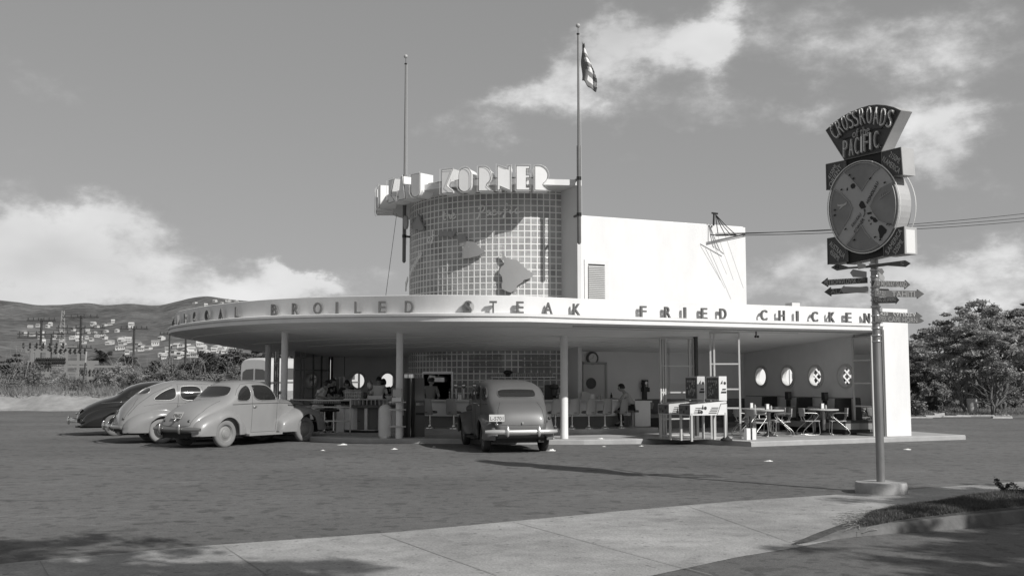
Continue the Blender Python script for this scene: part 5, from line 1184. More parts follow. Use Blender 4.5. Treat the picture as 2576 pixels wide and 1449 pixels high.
for (u0, u1, v0, v1, n, lb, gp) in CL:
    for i, u in enumerate(sorted(rh.uniform(u0, u1) for _ in range(n))):
        v = rh.uniform(v0, v1); p = hill_hit(u, v); s = 1.0
        wv = rh.uniform(5, 10); o = far_house(rh.choice(('hip', 'gable')), wv, rh.uniform(2.4, 4.2), rh.uniform(6, 9), rh.random() < .45)
        o.location = p+UP*.5; o.rotation_euler = (0, 0, rh.uniform(-.6, .6)); tag(o, ORD[i]+' from the left of the '+gp.replace('houses', 'pale houses'), 'house', gp)
# ------------------------------------------------------------------ foliage builders
def leaf_mat(name, v, tr=.25):
    if name in MATS: return MATS[name]
    m_ = mat(name, v, .6, var=.35, vs=2.5); nt = m_.node_tree; b = nt.nodes['Principled BSDF']; out = nt.nodes['Material Output']
    t = N(nt, 'ShaderNodeBsdfTranslucent'); t.inputs[0].default_value = (v*1.2, v*1.2, v*1.2, 1); mx = N(nt, 'ShaderNodeMixShader'); mx.inputs[0].default_value = tr
    nt.links.new(b.outputs[0], mx.inputs[1]); nt.links.new(t.outputs[0], mx.inputs[2]); nt.links.new(mx.outputs[0], out.inputs[0]); return m_
lf1 = leaf_mat('keawe_leaf', .34); lf2 = leaf_mat('dark_leaf', .075); lf3 = leaf_mat('dry_scrub_leaf', .20); lf4 = leaf_mat('mid_leaf', .20); palm_m = leaf_mat('palm_leaf', .05)
bark = mat('bark', .13, .9, var=.35, vs=6); twig = mat('dry_twig', .26, .9, var=.3, vs=9)
def leaves(mb, c, rad, n, size, rr, flat=.8, asp=.45):
    for _ in range(n):
        while True:
            d = Vector((rr.uniform(-1, 1), rr.uniform(-1, 1), rr.uniform(-1, 1)))
            if d.length < 1: break
        d = d*(.35+.65*rr.random()); p = Vector(c)+Vector((d.x*rad[0], d.y*rad[1], d.z*rad[2])); s = size*rr.uniform(.6, 1.4)
        a = Vector((rr.gauss(0, 1), rr.gauss(0, 1), rr.gauss(0, .6))).normalized()*s; b = a.cross(Vector((rr.gauss(0, 1), rr.gauss(0, 1), rr.gauss(0, 1)))).normalized()*s*asp
        mb.v += [p-a, p-b*.9, p+a, p+b]; k = len(mb.v); mb.f.append((k-4, k-3, k-2, k-1)); mb.m.append(0)
def limb(mb, p, q, r0, r1, rr, n=6, wob=.06):
    pts = []; L_ = (q-p).length
    for i in range(n+1):
        t = i/n; pts.append(p.lerp(q, t)+Vector((rr.gauss(0, 1), rr.gauss(0, 1), rr.gauss(0, .6)))*wob*L_*(.0 if i in (0, n) else .5)+UP*(.06*L_*math.sin(math.pi*t)))
    mb.tube(pts, [r0+(r1-r0)*i/n for i in range(n+1)], 7); return pts
def tree(name, label, base, h, spread, crowns, seed, lm, nleaf, lsz, cat='tree', group='trees at the edge of the lot', lean=0, stems=4, trunk_r=.11, clump=.55, twigs=0):
    rr = random.Random(seed); t = thing(name, label, cat, base, group); base = Vector(base); tb = MB(); tips = []
    for i in range(stems):
        a = 2*math.pi*i/stems+rr.uniform(-.4, .4); fork = base+Vector((math.cos(a)*.12, math.sin(a)*.12, h*.10+.05*i)) 
        c = crowns[i % len(crowns)]; q = base+Vector((c[0]*.8, c[1]*.8, c[2]-c[5]*.4))
        pts = limb(tb, base+UP*(-.05), q, trunk_r*rr.uniform(.8, 1.1), trunk_r*.35, rr, 7, .07)
        for k in range(5):
            s = pts[rr.randint(3, 7)]; cc = crowns[rr.randint(0, len(crowns)-1)]; e = base+Vector((cc[0]+rr.uniform(-.6, .6)*cc[3], cc[1]+rr.uniform(-.6, .6)*cc[4], cc[2]+rr.uniform(-.3, .7)*cc[5]))
            limb(tb, s, e, trunk_r*.35, .012, rr, 5, .08); tips.append(e)
    for _ in range(twigs):
        a = rr.uniform(0, 6.28); l = rr.uniform(.5, 1.3)*h*.3; s = base+UP*rr.uniform(.05, h*.3); limb(tb, s, s+Vector((math.cos(a)*l, math.sin(a)*l, rr.uniform(.1, .9)*l)), .018, .006, rr, 4, .1)
    tb.build('trunk', bark, t, smooth=True, auto='raw')
    lb = MB(); tot = sum(c[3]*c[4]*c[5] for c in crowns)
    for c in crowns:
        n = int(nleaf*c[3]*c[4]*c[5]/tot); cc = base+Vector(c[:3]); k = max(6, int(14*c[3]*c[5]/(clump*clump*4)))
        for _ in range(k):
            while True:
                d = Vector((rr.uniform(-1, 1), rr.uniform(-1, 1), rr.uniform(-1, 1)))
                if .3 < d.length < 1: break
            d = d*(1+max(0, rr.gauss(0, .22))); p = cc+Vector((d.x*c[3], d.y*c[4], d.z*c[5])); s = clump*rr.uniform(.3, 1.1); w_ = rr.uniform(.7, 1.6); leaves(lb, p, (s*w_, s*w_, s*.38), int(n/k*(s/clump)*1.4)+1, lsz, rr)
    for e in tips: leaves(lb, e, (.4, .4, .25), max(8, nleaf//400), lsz, rr)
    lb.build('crown', lm, t, auto='raw'); return t
# trees at the right of the lot
tree('keawe_tree', 'spreading feathery tree with a many-forked trunk beside the pale concrete post', P(2436, 1046), 5.5, 4, [(0,0,3.6,2.0,1.8,1.0), (-1.7,0,3.3,1.3,1.2,.8), (1.6,.3,3.9,1.5,1.4,1.0), (.4,-.6,2.6,1.7,1.2,.7), (.6,.6,4.7,1.2,1.2,.6), (-1.2,-.3,2.3,.9,.8,.5)], 3, lf1, 21000, .075, stems=6, trunk_r=.075, clump=.5)
tree('keawe_tree', 'slender forked tree at the right edge with bare twigs about its foot', P(2497, 1048), 5, 4, [(.1,0,3.1,1.3,1.3,1.1), (1.3,.4,3.6,1.6,1.4,1.3), (-.8,.2,4.0,1.0,1.2,.8), (.9,0,2.0,1.2,1.0,.6)], 11, lf1, 16000, .075, stems=4, trunk_r=.07, clump=.5, twigs=26)
tree('keawe_tree', 'tall tree behind the forked trees, its crown reaching highest at the right', P(2520, 1038), 6, 4, [(-1.0,0,4.6,2.2,1.5,1.1), (1.0,0,4.4,2.2,1.5,1.2), (0,0,3.2,2.6,1.6,1.2), (-.6,0,5.4,.9,.9,.4)], 5, lf4, 22000, .085, stems=4, trunk_r=.12, clump=.6)
tree('keawe_tree', 'darker tree right behind the white end wall, with a ragged sloping top', P(2345, 1030), 5, 4, [(-1.2,1,3.2,1.9,1.4,1.0), (1.0,1,3.7,1.8,1.4,1.1), (-.3,.5,2.3,2.2,1.2,.8), (2.4,1,4.0,1.2,1.2,.8)], 9, lf4, 20000, .08, stems=5, trunk_r=.1, clump=.5)
tree('keawe_tree', 'dense dark tree filling the gap far behind the drum', P(2420, 1020), 6, 4, [(-3,2,2.6,3.0,1.5,1.6), (2,2,3.0,3.4,1.5,2.0), (5,2,3.2,3.0,1.6,2.2)], 19, lf2, 20000, .11, stems=4, trunk_r=.14, clump=.9)
def bush(label, c, rad, n, size, lm, seed, group='bushes round the lot', stems=8, cat='bush', name='bush', stick=None, clump=.35, tall=1.0):
    rr = random.Random(seed); t = thing(name, label, cat, c, group); c = Vector(c); sb = MB()
    for i in range(stems):
        a = rr.uniform(0, 6.28); e = c+Vector((math.cos(a)*rad[0]*rr.uniform(.3, 1), math.sin(a)*rad[1]*rr.uniform(.3, 1), rad[2]*rr.uniform(.9, 2.0)*tall)); limb(sb, c+Vector((rr.uniform(-.3, .3)*rad[0], rr.uniform(-.3, .3)*rad[1], -.1)), e, .018, .005, rr, 5, .10)
    sb.build('stem', stick or twig, t, auto='raw'); lb = MB(); k = max(5, int(rad[0]*rad[2]*9/(clump*clump*3)))
    for _ in range(k):
        d = Vector((rr.uniform(-1, 1), rr.uniform(-1, 1), rr.random())); d = d.normalized()*rr.uniform(.45, 1)
        leaves(lb, c+Vector((d.x*rad[0], d.y*rad[1], .1+abs(d.z)*rad[2]*1.6)), (clump, clump, clump*.7), n//k+1, size, rr)
    lb.build('leaves', lm, t, auto='raw'); return t
# undergrowth behind the right-hand trees
bush('wide bright bush between the white wall and the dark drum', P(2320, 1028), (2.4, 1.2, 1.7), 15000, .07, lf3, 21)
bush('mid grey bush between the dark drum and the forked tree', P(2395, 1030), (2.2, 1.2, 1.6), 14000, .07, lf1, 22)
bush('low bush behind the bare twigs at the right edge', P(2505, 1034), (2.6, 1.2, 1.6), 14000, .07, lf4, 23)
bush('small weed bush right of the dark drum', P(2375, 1046), (.6, .4, .28), 900, .05, lf3, 24, clump=.2)
bush('small weed left of the dark drum', P(2318, 1046), (.5, .3, .22), 500, .05, lf3, 25, clump=.2)
bush('tall dense thicket behind the trees, nearest the white wall', P(2345, 1020), (3.4, 1.2, 2.6), 14000, .10, lf4, 26, clump=.5)
bush('tall dense thicket behind the trees in the middle', P(2430, 1018), (3.4, 1.2, 2.8), 14000, .10, lf2, 27, clump=.5)
bush('tall dense thicket behind the trees at the frame edge', P(2520, 1018), (3.4, 1.2, 3.0), 14000, .10, lf4, 28, clump=.5)
# verge of dry grass behind the lot on the right, with debris
gv = MB(); rr = random.Random(2)
def blades(mb, n, fn, h, rr, w=.012):
    for _ in range(n):
        p = fn(); a = rr.uniform(0, 6.28); hh = h*rr.uniform(.3, 1.3)*(.6+.8*max(0, noise.noise(p*3)+.3)); d = Vector((math.cos(a), math.sin(a), 0))*w; t = Vector((rr.gauss(0, .35), rr.gauss(0, .35), 1))*hh
        mb.v += [p-d, p+d, p+t]; k = len(mb.v); mb.f.append((k-3, k-2, k-1)); mb.m.append(0)
def rp(u0, u1, v0, v1, z=0): return lambda: P(rr.uniform(u0, u1), rr.uniform(v0, v1))+UP*z
m = MB(); m.grid([[P(u, 1051)+UP*.01 for u in (2290, 2400, 2500, 2640, 2900)], [P(u, 1036)+UP*.12 for u in (2290, 2400, 2500, 2640, 2900)], [P(u, 1008)+UP*.6 for u in (2290, 2400, 2500, 2640, 2900)], [P(u, 990)+UP*2 for u in (2290, 2400, 2500, 2640, 2900)]]); tag(m.build('embankment', soil, smooth=True), kind='structure')
blades(gv, 16000, rp(2285, 2700, 1024, 1048, .1), .16, rr, .018); tag(gv.build('grass', leaf_mat('dry_grass', .2), auto='raw'), 'dry grass and weeds along the back of the lot at the right', 'grass', kind='stuff')
pk = mat('broken_concrete', .42, .9, var=.3, vs=9)
for i, (u, v, L_, hh, a) in enumerate(((2262,1052,1.1,.07,.1),(2300,1051,1.6,.06,-.05),(2345,1050,.8,.12,.2),(2362,1049,.5,.2,.0),(2405,1049,1.4,.08,.1),(2452,1048,1.8,.09,-.1),(2500,1047,1.5,.08,.05),(2520,1052,.9,.1,0))):
    m = MB(frame(P(u, v), (math.cos(a), math.sin(a), 0), (-math.sin(a), math.cos(a), 0))); m.add([(-L_/2,-.12,0),(L_/2,-.09,0),(L_/2*.95,.14,0),(-L_/2,.12,0),(-L_/2*.9,-.1,hh*.8),(L_/2*.93,-.08,hh),(L_/2*.85,.1,hh*.6),(-L_/2*.92,.1,hh)], [(0,3,2,1),(4,5,6,7),(0,1,5,4),(1,2,6,5),(2,3,7,6),(3,0,4,7)])
    tag(m.build('debris_plank', pk), ['first','second','third','fourth','fifth','sixth','seventh','eighth'][i]+' broken slab from the left in the debris line under the right-hand trees', 'debris', 'debris along the back of the lot')
# dark drum and pale concrete post
c = P(2344, 1043); t = thing('oil_drum', 'dark rusty drum standing in the weeds right of the white wall', 'drum', c); m = MB(); m.lathe([(.30, 0), (.30, .28), (.315, .30), (.30, .32), (.30, .58), (.315, .60), (.30, .62), (.30, .90), (.315, .91), (.28, .905), (.27, .88), (0, .88)], c, 24); m.build('shell', mat('rusty_dark', .02, .8, var=.4, vs=5), t, smooth=True, auto=R(40))
c = P(2447, 1046); t = thing('concrete_post', 'short pale concrete stub standing behind the forked trunk', 'post', c); m = MB(); m.lathe([(.27, 0), (.26, .75), (.24, .82), (.10, .84), (0, .84)], c, 18); m.build('stub', mat('pale_concrete', .42, .9, var=.25, vs=5, bump=.5), t, smooth=True, auto=R(40))
# white trellis screen and panel seen through the right portholes
def Tf(p, d): return frame(p, d, UP.cross(Vector(d)))
Fd = Vector((.94, .34, 0)).normalized(); F0 = Vector((9.2, 44.0, 0))
t = thing('garden_screen', 'white board screen with lattice panels seen through the round windows', 'fence', F0)
T2 = Tf(F0, Fd); m = MB(T2); m.box(0, 2.75, 0, .06, 0, 3.2); m.build('board_panel', white2, t)
for k, (a, b) in enumerate(((2.85, 4.9), (4.98, 6.6))):
    m = MB(T2); n = 0; x = a-2.2
    while x < b:
        for s in (1, -1):
            # slanted slats clipped to the panel
            x0, x1 = (x, x+2.1) if s > 0 else (x+2.1, x); z0, z1 = .1, 2.2
            c0, c1 = max(a, min(b, x0)), max(a, min(b, x1)); f0 = (c0-x0)/(x1-x0); f1 = (c1-x0)/(x1-x0)
            if abs(f1-f0) > .02:
                p, q = Vector((c0, .01*s, z0+(z1-z0)*f0)), Vector((c1, .01*s, z0+(z1-z0)*f1)); w = Vector((.05, 0, 0)); m.add([p-w, p+w, q+w, q-w, p-w+Vector((0, .012, 0)), p+w+Vector((0, .012, 0)), q+w+Vector((0, .012, 0)), q-w+Vector((0, .012, 0))], [(0,1,2,3),(7,6,5,4),(0,4,5,1),(1,5,6,2),(2,6,7,3),(3,7,4,0)])
        x += .34
    m.build('lattice_panel', white2, t)
m = MB(T2)
for x in (2.8, 4.94, 6.65): m.box(x-.05, x+.05, -.04, .08, 0, 2.35)
m.build('post', white2, t)
bush('leafy bush behind the lattice screen', Vector((15.5, 49, 0)), (3.5, 1.2, 1.9), 5000, .12, lf4, 31, clump=.5)
# pale arcade seen through the left portholes
c = Vector((-11.5, 78, 0)); t = thing('arcaded_building', 'pale building with a row of dark arched openings seen through the left round windows', 'building', c)
m = MB(); m.box(-14.0, -6.5, 78, 84, 0, 3.55); m.build('wall', white2, t)
for i in range(4):
    x = -13.1+i*1.55; m = MB(); pts = [(x-.34, 77.97, .9), (x+.34, 77.97, .9)]+[(x+.34*math.cos(R(a)), 77.97, 2.2+.34*math.sin(R(a))) for a in range(0, 181, 20)]; m.prism(pts, (0, .02, 0)); m.build('arch_window', mat('arch_dark', .06, .5), t)
m = MB(); m.box(-14.3, -6.2, 77.6, 84.4, 3.55, 3.8); m.build('roof', mat('grey_roof', .2, .7), t)
# ------------------------------------------------------------------ left: sandy bank, scrub, poles, palms, substation
m = MB(); us = [-500+i*30 for i in range(45)]; rws = []
for j, (v, z) in enumerate(((1036, -.02), (1028, .15), (1015, .55), (1003, .85), (992, 1.0), (985, 1.02), (975, .9), (965, .6))):
    y0 = 58+j*1.0+(6 if j > 5 else 0)
    rws.append([Vector(((u-1288)/2650*y0, y0+noise.noise(Vector((u*.01, j*.3, 0)))*1.0, z+noise.noise(Vector((u*.03, j*.7, 2)))*.12*(1 if j else 0))) for u in us])
m.grid(rws); tag(m.build('sandy_bank', sand, smooth=True), kind='structure')
def G(u, y, z=0): return Vector(((u-1288)/2650*y, y, z))
for k, (u, y, rx, rz, n, lm, lb) in enumerate(((60, 66, 1.6, 1.5, 5200, lf3, 'tall thin weed bush at the far left on the bank'), (105, 70, 1.7, 1.1, 5200, lf1, 'low round scrub on the bank under the left pole'), (190, 63, 1.1, .85, 3500, lf4, 'dark leafy weed clump at the front of the bank'),
      (245, 68, 1.8, 1.0, 5200, lf3, 'dry scrub behind the leaning post'), (310, 67, 1.6, 1.5, 6500, lf1, 'upright dark-leaved shrub left of the black car'), (370, 66, 1.7, 1.2, 6500, lf3, 'pale twiggy scrub above the black car'), (430, 66, 1.6, 1.3, 7000, lf3, 'bleached twiggy bush above the grey sedan'), (505, 64, 2.2, 1.25, 11000, lf3, 'big pale bush above the coupe roof'),
      (150, 72, 2.2, 1.0, 5200, lf3, 'flat scrub patch in the middle of the bank'), (22, 64, 1.2, .9, 3200, lf4, 'weed tuft at the left edge of the lot'), (585, 70, 1.8, 1.2, 6500, lf4, 'dark bush left of the bus'), (560, 60, 1.6, .7, 4000, lf3, 'low bush behind the coupe'))):
    bush(lb, G(u, y, .55), (rx, .9, rz), n, .06, lm, 40+k, stems=22 if lm is lf3 else 14, clump=.30, tall=1.15)
def rpl(): u = rr.uniform(-250, 640); y = rr.uniform(60.5, 74); return G(u, y, .8)
gv = MB(); blades(gv, 26000, rpl, .55, rr, .02); tag(gv.build('grass', leaf_mat('dry_grass', .2), auto='raw'), 'dry grass and scrub growing over the bank at the left', 'grass', kind='stuff')
for k, (u, y, rx, rz, n, lb) in enumerate(((395, 84, 2.2, 1.9, 9000, 'dark rounded thicket left of the big pale bush'), (445, 80, 2.4, 1.9, 9000, 'dark thicket behind the big pale bush'), (520, 92, 3.2, 2.6, 12000, 'dark tree mass under the canopy edge'), (600, 96, 3.4, 2.6, 12000, 'tall dark thicket behind the bus roof'), (680, 98, 3.6, 2.7, 12000, 'dark thicket seen behind the left pillars'), (560, 76, 2.6, 1.3, 8000, 'low dark hedge left of the bus'), (350, 95, 2.4, 1.3, 6000, 'dark shrub at the foot of the third utility pole'))):
    bush(lb, G(u, y, 0), (rx, 1.4, rz), n, .13, lf2, 60+k, stems=5, clump=.6, stick=bark, group='dark thickets beyond the road', name='thicket')
tree('broadleaf_tree', 'dark leafy tree at the far left edge behind the scrub', G(52, 88), 4, 3, [(-.8,0,2.6,1.8,1.3,1.3), (.9,0,2.1,1.3,1.2,.9), (-2.2,0,2.2,1.6,1.2,1.2)], 71, lf2, 9000, .11, stems=3, trunk_r=.12, group='trees beyond the bank', clump=.6)
tree('broadleaf_tree', 'dark tree rising behind the canopy edge left of the bus', G(560, 100), 5, 3, [(0,0,3.2,2.6,1.5,1.3), (2.2,0,3.4,2.2,1.5,1.2), (-2,0,2.8,2.0,1.4,1.0)], 72, lf4, 12000, .13, stems=3, trunk_r=.16, group='trees beyond the bank', clump=.7)
tree('broadleaf_tree', 'drooping dark tree behind the left pillars', G(650, 100), 5, 3, [(0,0,3.3,2.8,1.5,1.2), (2.6,0,3.2,2.2,1.5,1.2), (-2.4,0,3.2,2.2,1.4,1.1)], 73, lf2, 12000, .13, stems=3, trunk_r=.16, group='trees beyond the bank', clump=.7)
def palm(label, base, h, rad, seed):
    rr = random.Random(seed); t = thing('palm_tree', label, 'palm', base, 'palm trees beyond the bank'); base = Vector(base); m = MB(); m.tube([base, base+UP*h*.5+Vector((.05, 0, 0)), base+UP*h], [.16, .12, .10], 8); m.build('trunk', bark, t, smooth=True)
    m = MB(); top = base+UP*h
    for i in range(22):
        a = 2*math.pi*i/22+rr.uniform(-.15, .15); up = rr.uniform(.15, 1.3); L_ = rad*rr.uniform(.85, 1.1); sp = []
        for k in range(9):
            s = k/8; sp.append(top+Vector((math.cos(a)*math.cos(up)*L_*s, math.sin(a)*math.cos(up)*L_*s, L_*(math.sin(up)*s-.75*s*s*(1.15-up*.45)))))
        m.tube(sp, [.02-.015*k/8 for k in range(9)], 4)
        for k in range(1, 9):
            d = (sp[k]-sp[k-1]).normalized(); side = d.cross(UP).normalized()
            for q in range(3):
                p = sp[k-1].lerp(sp[k], q/3)
                for s in (1, -1): m.v += [p, p+d*.04, p+side*s*rad*.20+d*.12-UP*rad*.12]; kk = len(m.v); m.f.append((kk-3, kk-2, kk-1)); m.m.append(0)
    m.build('crown', palm_m, t, auto='raw')
palm('larger palm with upright fronds, left of the two beyond the bank', G(258, 90), 3.3, 1.9, 1); palm('smaller palm, right of the two beyond the bank', G(326, 96), 3.1, 1.5, 2)
woodp = mat('pole_wood', .045, .9, var=.3, vs=4)
def upole(label, u, v0, y, r_, arms, ins=True):
    b = G(u, y, -.3); zt = CAMZ+(955-v0)*y/2650; t = thing('utility_pole', label, 'utility pole', b, 'utility poles beyond the bank'); m = MB(); m.tube([b, Vector((b.x, b.y, zt))], [r_*1.3, r_], 9); m.build('pole', woodp, t, smooth=True, auto=R(40))
    for (v, w) in arms:
        z = CAMZ+(955-v)*y/2650; m = MB(); m.box(b.x-w/2, b.x+w/2, b.y-.12, b.y-.02, z-.04, z+.04)
        for k in range(6): xx = b.x-w/2+w*(k+.25)/5.5; m.tube([(xx, b.y-.08, z+.05), (xx, b.y-.08, z+.28)], [.05, .03], 5)
        m.build('crossarm', woodp, t)
upole('dark utility pole at the left with three crossarms', 103.5, 802, 95, .10, ((807, 2.6), (841, 4.2), (850, 4.2)))
upole('tallest utility pole with a crowded top arm, second from the left', 203, 794, 95, .10, ((799, 3.2), (826, 4.4), (840, 4.2), (876, 2.2)))
upole('utility pole right of the palms with a short top arm', 337.5, 822, 98, .09, ((828, 2.6),))
upole('short bare utility pole between the first two', 130, 840, 100, .09, ())
upole('thin pole just showing under the canopy edge', 427, 838, 105, .07, ((842, 2.0),)); upole('second thin pole showing under the canopy edge', 468, 842, 108, .10, ())
# substation frames
t = thing('substation', 'low grey substation of light steel frames, busbars and insulators', 'substation', G(150, 84)); gal = mat('substation_steel', .24, .6)
for (u0, u1, v, y, hgt) in ((66, 205, 883, 90, .28), (72, 250, 912, 84, .30), (68, 330, 922, 84, .18), (90, 320, 938, 82, .12), (75, 195, 872, 90, .12), (240, 400, 945, 80, .14)):
    m = MB(); a, b = G(u0, y), G(u1, y); z = CAMZ+(955-v)*y/2650; m.box(a.x, b.x, y-.06, y+.06, z-hgt/2, z+hgt/2); m.build('busbar_beam', gal, t)
for (u, v0, v1, y, w) in ((98, 880, 975, 84, .34), (124, 885, 960, 84, .3), (232, 912, 965, 82, .5), (170, 885, 965, 88, .2), (84, 880, 930, 90, .25), (276, 945, 965, 80, .4), (200, 890, 960, 88, .16)):
    m = MB(); a = G(u, y); m.box(a.x-w/2, a.x+w/2, y-.15, y+.02, CAMZ+(955-v1)*y/2650, CAMZ+(955-v0)*y/2650); m.build('frame_post', gal, t)
ins = mat('insulator_dark', .03, .4)
for (u0, u1, v, y, n) in ((60, 160, 870, 90, 7), (95, 165, 908, 84, 14), (130, 215, 884, 90, 8), (70, 130, 918, 83.8, 8), (210, 320, 937, 82, 12)):
    m = MB()
    for k in range(n): a = G(u0+(u1-u0)*k/(n-1), y-.2); z = CAMZ+(955-v)*y/2650; m.lathe([(.05, -.25), (.11, -.12), (.05, 0), (.11, .12), (.05, .25)], (a.x, a.y, z), 6)
    m.build('insulator_row', ins, t)
m = MB(); a = G(95, 92); b = G(210, 92)
t = thing('lattice_mast', 'pale thin lattice mast beside the tallest utility pole', 'mast', G(157, 105)); m = MB(); y = 105; zt = CAMZ+(955-782)*y/2650
for sx in (-1, 1):
    m.tube([G(157, y)+Vector((sx*.55, 0, 0)), G(157, y)+Vector((sx*.12, 0, zt))], .035, 4)
for k in range(26):
    z = zt*k/26; w = .55-.43*k/26; w2 = .55-.43*(k+1)/26; p = G(157, y); m.tube([p+Vector((-w, 0, z)), p+Vector((w2, 0, zt*(k+1)/26))], .02, 3); m.tube([p+Vector((w, 0, z)), p+Vector((-w2, 0, zt*(k+1)/26))], .02, 3)
m.build('lattice', mat('mast_steel', .34, .6), t)
t = thing('leaning_post', 'thin dark leaning post with a pale top in the scrub', 'post', G(214, 62)); m = MB(); m.tube([G(209, 62, .7), G(217.5, 62, CAMZ+1.0)], .045, 6); m.build('post', woodp, t); m = MB(); m.tube([G(217.5, 62, CAMZ+1.0), G(219, 62, CAMZ+1.65)], .05, 6); m.build('cap', mat('pale_cap', .35, .7), t)
# overhead wires
def wire(label, a, b, sag, r_=.012, grp='overhead wires'):
    m = MB(); n = 16; m.tube([a.lerp(b, i/n)-UP*sag*4*(i/n)*(1-i/n) for i in range(n+1)], r_, 4); tag(m.build('wire', blackm), label, 'wire', grp)
wb = [Q(1800, 591, 33.6), Q(1800, 588, 33.6), Q(1800, 593.5, 33.6)]
for a, v, s in zip(wb, (528, 538, 546), ('top', 'middle', 'bottom')):
    wire(s+' of the three service wires running from the white wall past the signpost', a, Q(2541, v, 44)+(Q(2541, v, 44)-a)*.6, .25, .014, 'service wires')
for j, (v1, v2) in enumerate(((826, 822), (841, 838), (800, 799))):
    for dx in (-14, 0, 14): wire(('lower','middle','top')[j]+' '+{-14:'left',0:'centre',14:'right'}[dx]+' wire between the two left utility poles', G(103.5+dx, 95, CAMZ+(955-v1-(6 if j == 2 else 0))*95/2650), G(203+dx, 95, CAMZ+(955-v2)*95/2650), .25, .012)
t = thing('service_mast', 'bundle of service cables dropping from a bracket on the white wall top', 'cables', Q(1797, 545, 33.9)); m = MB(); m.tube([Q(1795, 568, 33.9), Q(1796, 538, 33.9)], .03, 6); m.tube([Q(1790, 536, 33.9), Q(1806, 538, 33.9)], .03, 5); m.build('bracket', dark, t)
for (x1, y1) in ((1808,588),(1832,590),(1850,591),(1870,593)):
    m = MB(); a = Q(1800, 540, 33.7); b = Q(x1, y1, 33.6); m.tube([a, a.lerp(b, .4)-UP*.12, a.lerp(b, .75)-UP*.16, b], .014, 5); m.build('cable', blackm, t)
m = MB(); m.tube([Q(1786, 591, 33.5), Q(1872, 593, 33.5)], .015, 5); m.build('insulator_string', blackm, t)
for (x0, x1, y1) in ((1786, 1828, 690), (1806, 1845, 705), (1825, 1870, 725)):
    m = MB(); m.tube([Q(x0, 594, 33.5), Q((x0+x1)/2, (594+y1)/2, 33.7), Q(x1, y1, 33.9)], .006, 4); m.build('guy_wire', mat('guy_wire', .3, .5), t)
wire('slack stay wire at the left of the glass tower', Q(998, 538, 33), Q(970, 747, 30.5), 0, .01, 'tower stay wires')
# ------------------------------------------------------------------ foreground verge: straw, leaves, sapling
rr = random.Random(8)
def surf(u, v):   # on the verge mound
    return P(u, v)+UP*.07
m = MB()
for _ in range(900):
    u = min(2330, max(2115, rr.gauss(2215, 48))); v = 1326-(u-2115)*.10+rr.gauss(0, 9); p = P(u, v)+UP*rr.uniform(.01, .10); a = rr.uniform(-.9, 2.0); l = rr.uniform(.05, .24); d = Vector((math.cos(a), math.sin(a), rr.uniform(-.15, .25)))*l; m.tube([p-d*.5, p+Vector((0, 0, .01)), p+d*.5], .0032, 3, False)
tag(m.build('straw', mat('straw', .34, .9), auto='raw'), 'heap of pale dry straw on the end of the grass verge', 'straw', kind='stuff')
m = MB(); 
def vp():
    s = rr.uniform(1.05, 4.98); i = int(s); f = s-i; t_ = rr.uniform(.06, 1.02); a = kt[i].lerp(kt[i+1], f); b_ = top[i].lerp(top[i+1], f); return a.lerp(b_, t_)+UP*(.008+.10*math.sin(math.pi*min(1, t_))*(0.2+0.8*min(1, s/3)))
blades(m, 70000, vp, .05, rr, .0045); tag(m.build('grass', leaf_mat('verge_grass', .10), auto='raw'), 'short dark grass on the verge behind the kerb', 'grass', kind='stuff')
c = P(2530, 1282)+UP*.1; t = thing('sapling', 'small dark feathery sapling at the right end of the verge', 'sapling', c, 'saplings on the verge')
m = MB(); lb = MB()
for k, (du, dv) in enumerate(((-22, -62), (-10, -40), (10, -46), (2, -22), (22, -30))):
    q = P(2530, 1282)+UP*(.1-dv/2650*12.5)+Vector((du/2650*12.5, 0, 0)); pts = limb(m, c, q, .008, .003, rr, 6, .12)
    for p in pts[1:]: leaves(lb, p, (.06, .05, .045), 60, .014, rr)
m.build('stem', bark, t, auto='raw'); lb.build('leaves', lf2, t, auto='raw')
c2 = P(2600, 1290)+UP*.1; t = thing('sapling', 'second dark sapling at the frame edge on the verge', 'sapling', c2, 'saplings on the verge'); m = MB(); lb = MB()
for k in range(6):
    q = c2+Vector((rr.uniform(-.35, .15), rr.uniform(-.1, .1), rr.uniform(.15, .4))); pts = limb(m, c2, q, .008, .003, rr, 6, .12)
    for p in pts[1:]: leaves(lb, p, (.07, .05, .05), 60, .014, rr)
m.build('stem', bark, t, auto='raw'); lb.build('leaves', lf2, t, auto='raw')
